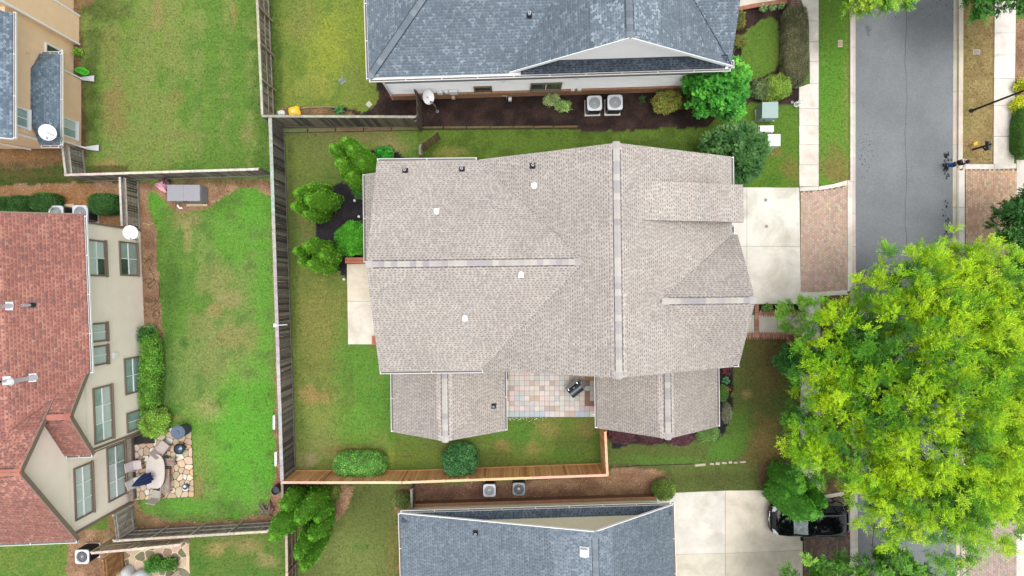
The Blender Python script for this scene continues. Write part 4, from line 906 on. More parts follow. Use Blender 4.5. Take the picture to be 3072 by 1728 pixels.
oc = MB(); oc.box(f(.03, -7.45 , 2.6), (.06, .3, .3), rz=f.a); oc.build('outlet_cover', M['white_metal'], hr_)
dk = MB(); dk.box(f(-1.0, -14.6, .35), (.3, 4.2, .12), rz=f.a, tint=C(150, 138, 126)); dk.box(f(-.98, -14.6, .14), (.2, 4.1, .28), rz=f.a, tint=C(120, 108, 98)); dk.build('deck_step', M['weathered_wood'], hr_)
def flue(px, py, mt='metal_light', L=.8, r=.12, cap=True):
    q, n = roof_pt(px, py, planesR); b = MB(); b.m = Matrix.Translation(q) @ align(n); b.box((0, 0, .02), (.3, .42, .02)); b.m = None; b.lathe(q, [(r * 2, -.1), (r * 1.2, .25), (r, .3)], 14); v = b.build('flue_flashing', M['metal_light'], hr_)
    c = MB(); c.cyl(q + Vector((0, 0, .2)), q + Vector((0, 0, L)), r, r, 14)
    if cap: c.lathe(q + Vector((0, 0, L)), [(r * 1.7, 0), (r * 1.9, .08), (r * 1.2, .18), (.03, .22)], 14)
    c.build('flue_pipe', M[mt], v)
flue(98, 1133, L=1.15, r=.10); flue(28, 918, L=.65, r=.08); flue(20, 1142, 'metal_dark', L=.7, r=.05, cap=False); pipe_vent(98, 915, planesR, hr_, r=.06, h=.6)

# --- beige house in the upper left corner
BL = [(*C(116, 133, 147), 6), (*C(106, 123, 137), 5), (*C(126, 143, 156), 4), (*C(138, 155, 167), 1.5), (*C(96, 112, 126), 2)]
f = Fr((0, 0, 0), 0); pl = f.pl
hb_ = thing('house', 'beige sided house with small slate bay roof in the upper left corner', 'house', (-29, 12, 0))
rb_ = roof(hb_, [pl([(-26.9, 8.05, 4.7), (-26.9, 14.8, 4.7), (-34, 14.8, 8.2), (-34, 8.05, 8.2)])], .13, .12, .26, .6, BL, SB, ind=300)
gutter(hb_, (-26.88, 8.05, 4.68), (-26.88, 14.9, 4.68), (1, 0, 0)); fascia(hb_, (-26.9, 8.03, 4.7), (-34, 8.03, 8.2), drop=.1)
walls(hb_, [(-27.4, 8.7), (-27.4, 22), (-34, 22), (-34, 8.7)], 0, 4.62, 'stucco_beige')
walls(hb_, [(-27.05, 15.2), (-27.05, 17.02), (-34, 17.02), (-34, 15.2)], 0, 9.5, 'stucco_beige', 'chimney_wall')
ct = MB(); ct.bar((-27.03, 15.22, 0), (-27.03, 15.22, 9.4), .1, .1, up=(1, 0, 0)); ct.bar((-27.03, 17.0, 0), (-27.03, 17.0, 9.4), .1, .1, up=(1, 0, 0)); ct.build('corner_board', M['white_metal'], hb_)
walls(hb_, [(-26.92, 8.85), (-26.92, 13.0), (-27.4, 13.0), (-27.4, 8.85)], 0, 2.42, 'stucco_beige', 'bay_wall')
bay = [pl([(-26.2, 8.28, 2.5), (-26.2, 13.55, 2.5), (-27.35, 12.5, 3.02), (-27.35, 9.3, 3.02)]), pl([(-26.2, 8.28, 2.5), (-27.35, 9.3, 3.02), (-27.35, 8.28, 2.5)]), pl([(-26.2, 13.55, 2.5), (-27.35, 13.55, 2.5), (-27.35, 12.5, 3.02)])]
rbay = roof(hb_, bay, .12, .12, .25, .6, BL, SB, ind=60, name='bay_roof', th=.1)
gutter(hb_, (-26.18, 8.25, 2.48), (-26.18, 13.6, 2.48), (1, 0, 0)); gutter(hb_, (-26.2, 8.26, 2.48), (-27.3, 8.26, 2.48), (0, -1, 0), hang=.5); gutter(hb_, (-26.2, 13.58, 2.48), (-27.3, 13.58, 2.48), (0, 1, 0), hang=.5)
f2 = Fr((0, 0, 0), 0)
wpx(f2, hb_, 134, 182, 138, 205, -27.4, 2, 1, fr_='white_metal', panes=['glass', 'glass_dark']); wpx(f2, hb_, 36, 85, 322, 382, -27.4, 2, 1, fr_='white_metal', panes=['glass', 'glass']); wpx(f2, hb_, 185, 229, 357, 414, -26.92, 2, 1, fr_='white_metal', panes=['glass', 'blind'])
for y_, (xe, ye) in ((13.06, (283, 236)), (8.8, (297, 444))):
    e = P(xe, ye, .12); d1 = MB(); d1.tube([(-26.3, y_, 2.3), (-26.86, y_, 1.9), (-26.86, y_, .2), (e.x - .8, e.y, .12)], .055, 8); d1.build('downspout', M['white_metal'], hb_)
    d2 = MB(); a = Vector((e.x - .8, e.y, .10)); b = Vector(e); t = (b - a).normalized(); s_ = Vector((-t.y, t.x, 0)); d2.add([a + s_ * .09, a - s_ * .09, b - s_ * .19, b + s_ * .19, a + s_ * .09 + Vector((0, 0, .05)), a - s_ * .09 + Vector((0, 0, .05)), b - s_ * .19 + Vector((0, 0, .03)), b + s_ * .19 + Vector((0, 0, .03))], [(0, 1, 2, 3), (4, 7, 6, 5), (0, 3, 7, 4), (1, 5, 6, 2), (3, 2, 6, 7)]); d2.build('splash_spout', M['metal_light'], hb_)
d3 = MB(); d3.tube([(-26.95, 8.3, 4.6), (-27.35, 8.5, 4.2), (-27.35, 8.55, 2.7)], .055, 8); d3.tube([(-31.5, 8.6, 4.0), (-29.9, 8.6, .2)], .05, 6); d3.build('downspout', M['white_metal'], hb_)
vb_ = MB(); vb_.box((-27.36, 13.4, 3.3), (.1, .24, .18)); vb_.build('wall_vent', M['stucco_beige'], hb_)

# ------------------------------------------------------------------ fences: every picket, rail and post is a part
GREYW = [C(176, 170, 158), C(150, 144, 134), C(120, 114, 106), C(196, 190, 178), C(98, 92, 86), C(160, 152, 138)]
CEDAR = [C(206, 152, 104), C(198, 143, 96), C(214, 162, 114), C(190, 136, 92), C(210, 156, 110)]
BUFF = [C(206, 188, 156), C(196, 176, 144), C(214, 198, 170)]
OLDB = [C(152, 110, 72), C(142, 100, 64), C(164, 122, 82)]
_pk = {}
def picket_mesh(w_, h_, tone, mt, v):
    k_ = (round(w_, 3), round(h_, 2), tone, mt, v)
    if k_ not in _pk:
        b = MB(); b.add([(-w_ / 2, -.01, .04), (w_ / 2, -.01, .04), (w_ / 2, .01, .04), (-w_ / 2, .01, .04), (-w_ / 2, -.01, h_), (w_ / 2, -.01, h_), (w_ / 2, .01, h_), (-w_ / 2, .01, h_)],
              [(3, 2, 1, 0), (4, 5, 6, 7), (0, 1, 5, 4), (1, 2, 6, 5), (2, 3, 7, 6), (3, 0, 4, 7)], tone); _pk[k_] = b.mesh('picket', M[mt])
    return _pk[k_]
def fence(label, a, b, h=1.85, side=1, pal=GREYW, mt='weathered_wood', pick=.145, gap=.012, rails=3, cap=True, captone=None, postgap=2.42, name='board_fence', cat='fence', rail_tone=None, kick=True, group=None, post_out=False, capw=.14):
    a = Vector((*a[:2], 0)); b = Vector((*b[:2], 0)); d = b - a; L = d.length; rz = math.atan2(d.y, d.x)
    t = thing(name, label, cat, a, rz, group); s = side
    n = int(L / (pick + gap)); st_ = L / n
    for i in range(n):
        tone = pal[int(RNG.integers(0, len(pal)))]
        me = picket_mesh(pick, h, tuple(c for c in tone), mt, 0)
        o = bpy.data.objects.new('picket', me); COL.objects.link(o); o.parent = t
        o.location = ((i + .5) * st_, s * .055, random.uniform(-.015, .01)); o.rotation_euler = (random.gauss(0, .012), random.gauss(0, .006), random.gauss(0, .03))
    rt = rail_tone or pal[0]
    for z in ([.3, h - .25] if rails == 2 else [.28, h / 2, h - .22]):
        m1 = MB(); m1.box((L / 2, s * .022, z), (L, .04, .09), tint=tuple(c * .9 for c in rt)); m1.build('rail', M[mt], t)
    k = max(1, round(L / postgap))
    for i in range(k + 1):
        m1 = MB(); m1.box((L * i / k, -s * .045, (h + .03) / 2), (.10, .09, h + .03), tint=rt); m1.build('post', M[mt], t)
        if post_out and 0 < i < k: m1 = MB(); m1.box((L * i / k, s * .075, h / 2), (.12, .02, h - .1), tint=tuple(c * .75 for c in rt)); m1.build('batten', M[mt], t)
    if cap:
        ct_ = captone or pal[3 % len(pal)]; x = 0
        while x < L - .01:
            e = min(L, x + postgap); m1 = MB(); m1.box(((x + e) / 2, s * .01, h + .03 + random.uniform(0, .004)), (e - x - .01, capw, .035), rz=random.gauss(0, .002), tint=tuple(c * random.uniform(.85, 1.1) for c in ct_)); m1.build('cap_rail', M[mt], t); x = e
    if kick: m1 = MB(); m1.box((L / 2, s * .085, .08), (L, .03, .14), tint=pal[0]); m1.build('kickboard', M[mt], t)
    return t
g = lambda x, y: P(x, y)
fence('long weathered grey fence between the two upper lawns, running off the top edge', g(810, -40), g(829, 376), side=-1, pal=[C(150, 142, 128), C(128, 120, 108), C(170, 160, 142), C(108, 100, 90)], captone=C(190, 184, 170), rail_tone=C(180, 168, 142))
fence('weathered grey fence along the dark mulch, from the fence corner to the dish', g(829, 378), g(1264, 380), h=1.95, side=-1, pal=[C(128, 120, 104), C(108, 102, 90), C(146, 136, 118), C(92, 86, 76)], captone=C(176, 170, 150), rail_tone=C(150, 140, 116))
fence('short dark grey fence panel ending at the white house beside the dish', g(1265, 392), g(1263, 305), h=1.95, side=-1, cap=False, kick=False, pal=[C(122, 108, 98), C(104, 92, 84)], rail_tone=C(110, 98, 90))
fence('longest weathered grey fence, dark stained boards left of the middle yard', g(850, 378), g(884, 1412), side=1, pal=[C(122, 116, 108), C(92, 88, 84), C(146, 140, 130), C(72, 68, 66), C(108, 102, 96)], captone=C(186, 184, 178), rail_tone=C(136, 128, 114), postgap=2.9, post_out=True, capw=.2)
fence('dark end stretch of grey fence behind the arborvitae clump', g(884, 1416), g(886, 1500), side=1, pal=[C(96, 92, 86), C(80, 76, 72)], captone=C(160, 156, 148))
for lb, a, b in (('fresh orange cedar fence, western run that bends at the middle', (884, 1414), (1224, 1414)), ('fresh orange cedar fence, eastern run below the paver patio lawn', (1226, 1414), (1806, 1393))):
    fence(lb, g(*a), g(*b), h=1.95, side=1, pal=CEDAR, mt='cedar', captone=C(226, 180, 150), rail_tone=C(190, 130, 84), postgap=2.55, post_out=True)
fence('short orange cedar fence return meeting the south east roof corner', g(1806, 1393), g(1800, 1270), h=1.95, side=1, pal=CEDAR, mt='cedar', captone=C(222, 176, 146), rail_tone=C(190, 130, 84), kick=False)
fence('grey three rail fence below the bright western lawn', g(397, 1586), g(838, 1559), h=1.6, side=-1, pal=[C(140, 130, 120), C(120, 112, 104), C(156, 146, 134)], captone=C(206, 196, 174), rail_tone=C(196, 186, 176), rails=3)
fence('weathered grey fence across the foot of the upper left lawn', g(258, 541), g(812, 524), h=1.6, side=-1, pal=[C(156, 148, 136), C(134, 128, 118), C(110, 104, 94)], captone=C(214, 208, 198), rail_tone=C(140, 132, 116))
def lattice_fence(label, a, b, h=1.5):
    t = fence(label, a, b, h=h * .72, side=1, pal=[C(172, 164, 152), C(140, 132, 122), C(98, 92, 86)], captone=C(206, 200, 192), rail_tone=C(190, 184, 172), gap=.05, pick=.10)
    d = Vector((*b[:2], 0)) - Vector((*a[:2], 0)); L = d.length; m1 = MB(); z0, z1 = h * .74, h
    x = -.3
    while x < L:
        for s_ in (-1, 1):
            xa, xb = (x, x + (z1 - z0)) if s_ > 0 else (x + (z1 - z0), x)
            m1.bar((min(max(xa, 0), L), .01 * s_, z0), (min(max(xb, 0), L), .01 * s_, z1), .012, .03, tint=C(186, 180, 170), up=(0, 1, 0))
        x += .13
    m1.build('lattice', M['weathered_wood'], t, kind='stuff')
    m1 = MB(); m1.box((L / 2, 0, h + .02), (L, .12, .04), tint=C(212, 206, 198)); m1.build('top_rail', M['weathered_wood'], t); return t
lattice_fence('short lattice topped fence joining the beige house to the grey fence', g(247, 452), g(257, 538))
lattice_fence('lattice topped fence stretch beside the pine straw and clipped bushes', g(412, 546), g(418, 686))
fence('pale buff fence rail run at the bottom left patio', g(345, 1614), g(600, 1590), h=1.9, side=-1, pal=BUFF, captone=C(222, 206, 176), rail_tone=C(206, 190, 160), cap=True, kick=False)
fence('grey brown fence running off the bottom beneath the arborvitae', g(892, 1560), g(895, 1800), h=1.6, side=-1, pal=[C(110, 92, 76), C(92, 78, 66), C(130, 110, 90)], captone=C(206, 190, 162), rail_tone=C(150, 130, 106))
fence('short mossy grey fence between the cedar fence and the southern house', g(1248, 1440), g(1250, 1522), h=1.5, side=-1, pal=[C(120, 112, 100), C(96, 92, 82)], captone=C(140, 136, 122), rail_tone=C(110, 104, 92), kick=False)
fence('little grey fence stub beside the roof gutter of the middle house', g(1272, 480), g(1272, 452), h=1.4, side=1, pal=[C(140, 130, 108), C(122, 114, 96)], captone=C(150, 140, 120), kick=False)
def gate(name, label, a, b, h, pal, mt, side=1, brace=True, diag=False):
    a = Vector((*a[:2], 0)); b = Vector((*b[:2], 0)); d = b - a; L = d.length; t = thing(name, label, 'gate', a, math.atan2(d.y, d.x)); s = side
    n = max(3, int(L / .14)); st_ = L / n
    for i in range(n):
        o = bpy.data.objects.new('board', picket_mesh(st_ - .012, h, pal[i % len(pal)], mt, 1)); COL.objects.link(o); o.parent = t; o.location = ((i + .5) * st_, s * .03, 0)
    for z in (.25, h - .2): m1 = MB(); m1.box((L / 2, 0, z), (L, .04, .1), tint=pal[0]); m1.build('rail', M[mt], t)
    if brace: m1 = MB(); m1.bar((.1, -.03 * s, .3), (L - .1, -.03 * s, h - .25), .1, .03, tint=tuple(c * .7 for c in pal[0]), up=(0, 1, 0)); m1.build('brace', M[mt], t)
    for x in (-.03, L + .03): m1 = MB(); m1.box((x, 0, (h + .1) / 2), (.1, .1, h + .1), tint=pal[-1]); m1.build('post', M[mt], t)
    return t
gate('garden_gate', 'small weathered gate standing open above the corner of the middle house roof', g(1280, 446), g(1318, 418), 1.5, [C(140, 118, 88), C(150, 128, 98), C(126, 106, 80)], 'weathered_wood', -1)
gate('garden_gate', 'grey braced double gate between the cream house and the bottom left fence', g(402, 1512), g(410, 1580), 1.7, [C(178, 170, 158), C(160, 152, 140), C(196, 188, 176)], 'weathered_wood', -1)
gate('garden_gate', 'brown board gate next to the air conditioner in the bottom left corner', g(372, 1640), g(378, 1708), 1.7, OLDB, 'cedar', -1)
# low wall of the bottom-left terrace
tw = thing('terrace_wall', 'low buff stucco wall around the bottom left planter', 'low wall', P(420, 1716)); 
for q in (((300, 1770), (378, 1704)), ((540, 1710), (490, 1770)), ((378, 1704), (380, 1770))):
    a, b = P(*q[0]), P(*q[1]); m1 = MB(); m1.bar(a + Vector((0, 0, .4)), b + Vector((0, 0, .4)), .18, .8); m1.build('wall_run', M['siding_tan'], tw); m1 = MB(); m1.bar(a + Vector((0, 0, .83)), b + Vector((0, 0, .83)), .24, .06); m1.build('coping', M['trim_sand'], tw)
# landscape timbers
tt = thing('timber_edging', 'mossy timber edging between dark mulch and the side lawn', 'timber edging', P(1266, 388))
xx = [1266, 1330, 1400, 1470, 1540, 1600, 1660, 1735]
for i in range(7):
    for j in range(2):
        m1 = MB(); m1.bar(P(xx[i] + 2, 386 - j * 2.5 - i * .4, .07 + j * .13), P(xx[i + 1] - 2, 385 - j * 2.5 - i * .4, .07 + j * .13), .12, .12, tint=tuple(c * random.uniform(.75, 1.1) for c in C(112, 100, 70))); m1.build('timber', M['weathered_wood'], tt)
tt = thing('timber_edging', 'greenish timber edging at the foot of the grey fence near the corner', 'timber edging', P(840, 390))
for i in range(5): m1 = MB(); m1.bar(P(842 + i * 84, 393 - i * 1.6, .08), P(922 + i * 84, 391.5 - i * 1.6, .08), .22, .16, tint=tuple(c * random.uniform(.8, 1.1) for c in C(122, 112, 80))); m1.build('timber', M['weathered_wood'], tt)
tt = thing('timber_edging', 'thin curved timber edging beside the yellow bag', 'timber edging', P(940, 322))
for i in range(4): m1 = MB(); m1.bar(P(905 + i * 28, 325 - 4 * math.sin(i * .6), .05), P(932 + i * 28, 325 - 4 * math.sin((i + 1) * .6), .05), .08, .08, tint=C(150, 130, 100)); m1.build('timber', M['weathered_wood'], tt)
tt = thing('stone_edging', 'broken pale stone edging at the end of the southern lawn strip', 'stone edging', P(2100, 1388))
m1 = MB(); m1.bar(P(1830, 1403, .05), P(2082, 1394, .05), .07, .1, tint=C(110, 100, 80)); m1.build('timber', M['weathered_wood'], tt)
for i, (x, y, a, b) in enumerate(((2100, 1394, 36, 8), (2135, 1391, 14, 7), (2152, 1390, 14, 9), (2172, 1388, 16, 7), (2190, 1386, 12, 8), (2206, 1387, 12, 6), (2228, 1385, 20, 6))):
    m1 = MB(); m1.box(P(x, y, .05), (a / 48, b / 48, .14), rz=random.uniform(-.1, .15), tint=C(186, 176, 150), top=.85); m1.build('stone', M['tinted'], tt)
tt = thing('timber_edging', 'narrow tan edging board along the planting strip of the cream house', 'timber edging', P(474, 1100))
m1 = MB(); m1.bar(P(471, 1001, .05), P(479, 1238, .05), .06, .1, tint=C(186, 160, 124)); m1.build('board', M['weathered_wood'], tt)

# ------------------------------------------------------------------ vegetation
def leaf_quads(base, dr, nrm, L, W, tint):
    """rhombic leaves: base points, unit directions, normals, lengths, half widths"""
    sd_ = np.cross(nrm, dr); sd_ /= np.linalg.norm(sd_, axis=1, keepdims=True) + 1e-9
    L = L[:, None]; W = W[:, None]; mid = base + dr * L * .5
    V = np.stack([base, mid + sd_ * W, base + dr * L, mid - sd_ * W], 1).reshape(-1, 3)
    return V, np.arange(len(V)).reshape(-1, 4), tint
def rnd_unit(n): v = RNG.normal(size=(n, 3)); return v / np.linalg.norm(v, axis=1, keepdims=True)
def lift(pal, g_, mixw=.10):
    """real leaf albedos from the tones read off the picture (leaves shade each other)"""
    a_ = np.array(pal); l_ = a_ @ np.array([.3, .6, .1]); return (a_ * (1 - mixw) + l_[:, None] * mixw * np.array([1.15, 1.0, .7])) * g_
def tints(n, pal, var=.14):
    pc = np.array(pal); i = RNG.integers(0, len(pal), n); return pc[i] * np.clip(RNG.normal(1, var, (n, 1)), .5, 1.7)
def twigs(root, pts, r=.02, name='branches'):
    m1 = MB()
    for a, b, r0, r1 in pts: m1.cyl(a, b, r0, r1, 6)
    return m1.build(name, M['bark'], root)

def conifer(label, lobes, pal, group=None, dens=760, name='arborvitae', cat='evergreen', leafL=.058, knob=.0, gain=2.1):
    """lobes: (tip px, tip py, tip height, base px, base py, radius)"""
    pal = (lift(pal, gain, .14) * np.array([1.16, 1, .85])).tolist(); bs = [P(l[3], l[4]) for l in lobes]; c = sum(bs, Vector((0, 0, 0))) / len(bs)
    t = thing(name, label, cat, c, 0, group)
    m1 = MB(); m1.tube([c, c + Vector((0, 0, .6))], [.12, .09], 8)
    for b, l in zip(bs, lobes): tp = P(l[0], l[1], l[2]); m1.tube([c + Vector((0, 0, .5)), b + Vector((0, 0, .9)), b.lerp(tp, .8)], [.07, .06, .02], 6)
    m1.build('trunk', M['bark'], t)
    for b, l in zip(bs, lobes):
        tip = P(l[0], l[1], l[2]); r = l[5] * 1.06; hgt = l[2]; ax = tip - b; A = np.array(ax); B0 = np.array(b)
        prof = lambda s_: r * np.where(s_ < .35, .92 + .08 * np.sin(s_ / .35 * np.pi / 2), np.cos(np.clip((s_ - .35) / .68, 0, 1) * np.pi / 2) ** .62)
        # dense inner body
        m2 = MB(); pr = []
        for i in range(15):
            s_ = i / 14 * .985 + .01; pr.append((s_, float(prof(np.array(s_))) * .86))
        ring = 16; vs = []
        for s_, rr_ in pr:
            for k_ in range(ring):
                an = 6.283 * k_ / ring; w1 = 1 + .10 * math.sin(an * 3 + s_ * 7 + r * 9) + .07 * math.sin(an * 5 - s_ * 11)
                vs.append(b + ax * s_ + Vector((math.cos(an) * rr_ * w1, math.sin(an) * rr_ * w1, 0)))
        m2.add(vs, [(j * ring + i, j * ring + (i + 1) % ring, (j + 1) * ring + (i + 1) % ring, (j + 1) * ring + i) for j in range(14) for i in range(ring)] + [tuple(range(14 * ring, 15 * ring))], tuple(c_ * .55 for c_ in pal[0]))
        area = 2 * math.pi * r * hgt; nk = int(area * 26); s_ = RNG.random(nk) ** .85; an = RNG.random(nk) * 6.283
        w1 = 1 + .10 * np.sin(an * 3 + s_ * 7 + r * 9) + .07 * np.sin(an * 5 - s_ * 11)
        rr_ = prof(s_) * w1 * RNG.uniform(.90, 1.0, nk)
        cen = B0[None] + A[None] * s_[:, None] + np.stack([np.cos(an) * rr_, np.sin(an) * rr_, np.zeros(nk)], 1)
        outw = np.stack([np.cos(an), np.sin(an), .55 + 1.1 * s_], 1); outw /= np.linalg.norm(outw, axis=1, keepdims=True)
        per = max(8, int(dens / 26)); n = nk * per
        tk = tints(nk, pal, .16)
        C0 = np.repeat(cen, per, 0); O = np.repeat(outw, per, 0)
        dr = O * 1.1 + rnd_unit(n) * .6; dr /= np.linalg.norm(dr, axis=1, keepdims=True)
        base = C0 + rnd_unit(n) * .032 - O * .02
        nrm = rnd_unit(n)
        V, Fq, T = leaf_quads(base, dr, nrm, RNG.uniform(.6, 1.25, n) * leafL, RNG.uniform(.12, .2, n) * leafL, np.repeat(tk, per, 0) * np.clip(RNG.normal(1, .13, (n, 1)), .6, 1.5))
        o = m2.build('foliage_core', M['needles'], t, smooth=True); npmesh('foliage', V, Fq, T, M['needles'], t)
    return t

def shrub(label, c, rad, pal, n=5000, L=.07, W=.35, p=2.0, name='shrub', cat='shrub', group=None, core=.86, lump=.08, up=.5, rz=0.0, base_z=0.0, flat=1.0, matl='leaf', coretint=.5, spread=.8, gain=1.95, tone=(1.08, 1, .85)):
    n = int(n * .46); L = L * 1.28
    """leafy superellipsoid bush: c = centre on the ground, rad = (rx, ry, height)"""
    pal = (lift(pal, gain) * np.array(tone)).tolist(); t = thing(name, label, cat, (c[0], c[1], base_z), 0, group); o = np.array((c[0], c[1], base_z)); rx, ry, hz = rad
    m0 = MB(); m0.tube([Vector(o), Vector(o) + Vector((0, 0, hz * .5))], [.05, .02], 6); m0.build('stem', M['bark'], t)
    ca, sa = math.cos(rz), math.sin(rz)
    def surf(th, ph, k_):
        cx = np.cos(th) * np.cos(ph); cy = np.sin(th) * np.cos(ph); cz = np.sin(ph)
        q = (abs(cx) ** p + abs(cy) ** p + abs(cz) ** p) ** (-1 / p)
        lp = 1 + lump * (np.sin(th * 3 + ph * 5 + rx * 10) * .6 + np.sin(th * 7 - ph * 3 + ry * 7) * .4 + np.sin(th * 2 + 1.3) * .5)
        x = cx * q * rx * lp * k_; y = cy * q * ry * lp * k_
        return np.stack([x * ca - y * sa, x * sa + y * ca, hz * .42 + cz * q * hz * .58 * (1 + (lp - 1) * .7) * k_], -1)
    nu, nv = 20, 9; m1 = MB(); vs = []
    for j in range(nv):
        ph = -math.pi / 4 + (math.pi * .75) * j / (nv - 1) * .985
        for i in range(nu): vs.append(Vector(o + surf(np.array(6.283 * i / nu), np.array(ph), core)))
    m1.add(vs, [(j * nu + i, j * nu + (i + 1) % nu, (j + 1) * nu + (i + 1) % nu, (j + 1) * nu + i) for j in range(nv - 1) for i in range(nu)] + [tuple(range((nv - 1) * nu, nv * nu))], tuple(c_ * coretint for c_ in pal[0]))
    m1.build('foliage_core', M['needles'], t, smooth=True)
    th = RNG.random(n) * 6.283; ph = np.arcsin(np.clip(RNG.uniform(-.45, 1, n), -1, 1)); k_ = RNG.uniform(core * .98, 1.03, n)
    b = surf(th, ph, k_); ow = b - np.array([0, 0, hz * .3]); ow /= np.linalg.norm(ow, axis=1, keepdims=True)
    dr = ow * .6 + rnd_unit(n) * spread + np.array([0, 0, up * .4]); dr /= np.linalg.norm(dr, axis=1, keepdims=True)
    nr = ow + rnd_unit(n) * .7 + np.array([0, 0, up]); nr = np.cross(dr, np.cross(nr, dr)); nr /= np.linalg.norm(nr, axis=1, keepdims=True) + 1e-9
    cl = np.clip(fbm(b[:, 0] + o[0], b[:, 1] + o[1], 3.5, 77, 2) * 1.2 + .42, .6, 1.4)[:, None]
    V, Fq, T = leaf_quads(b + o, dr, nr, RNG.uniform(.7, 1.3, n) * L, RNG.uniform(.8, 1.2, n) * L * W * .5, tints(n, pal) * cl)
    npmesh('foliage', V, Fq, T, M[matl], t); return t

def rosette(label, c, r, pal, n=60, name='leafy_plant', cat='plant', group=None, h=.35, W=.035, base_z=0.0):
    t = thing(name, label, cat, (c[0], c[1], base_z), 0, group); m1 = MB(); m1.cyl((c[0], c[1], base_z), (c[0], c[1], base_z + .12), .05, .03, 8); m1.build('crown', M['bark'], t)
    Vs, Fs, Ts = [], [], []; b = 0
    for i in range(n):
        an = RNG.random() * 6.283; L = r * RNG.uniform(.6, 1.1); e = RNG.uniform(.2, 1.0) * h; ux, uy = math.cos(an), math.sin(an); px_, py_ = -uy, ux; tt_ = np.array(pal[int(RNG.integers(0, len(pal)))]) * RNG.uniform(.8, 1.2)
        pts = [(0, .04, .5), (.4, e, 1), (.8, e * 1.0, .7), (1, e * .7, .05)]
        for s_, z_, w_ in pts: Vs += [(c[0] + ux * L * s_ + px_ * W * w_, c[1] + uy * L * s_ + py_ * W * w_, base_z + z_), (c[0] + ux * L * s_ - px_ * W * w_, c[1] + uy * L * s_ - py_ * W * w_, base_z + z_)]
        for j in range(3): Fs.append((b + j * 2, b + j * 2 + 2, b + j * 2 + 3, b + j * 2 + 1)); Ts.append(tt_)
        b += 8
    npmesh('leaves', Vs, Fs, np.array(Ts), M['leaf'], t); return t

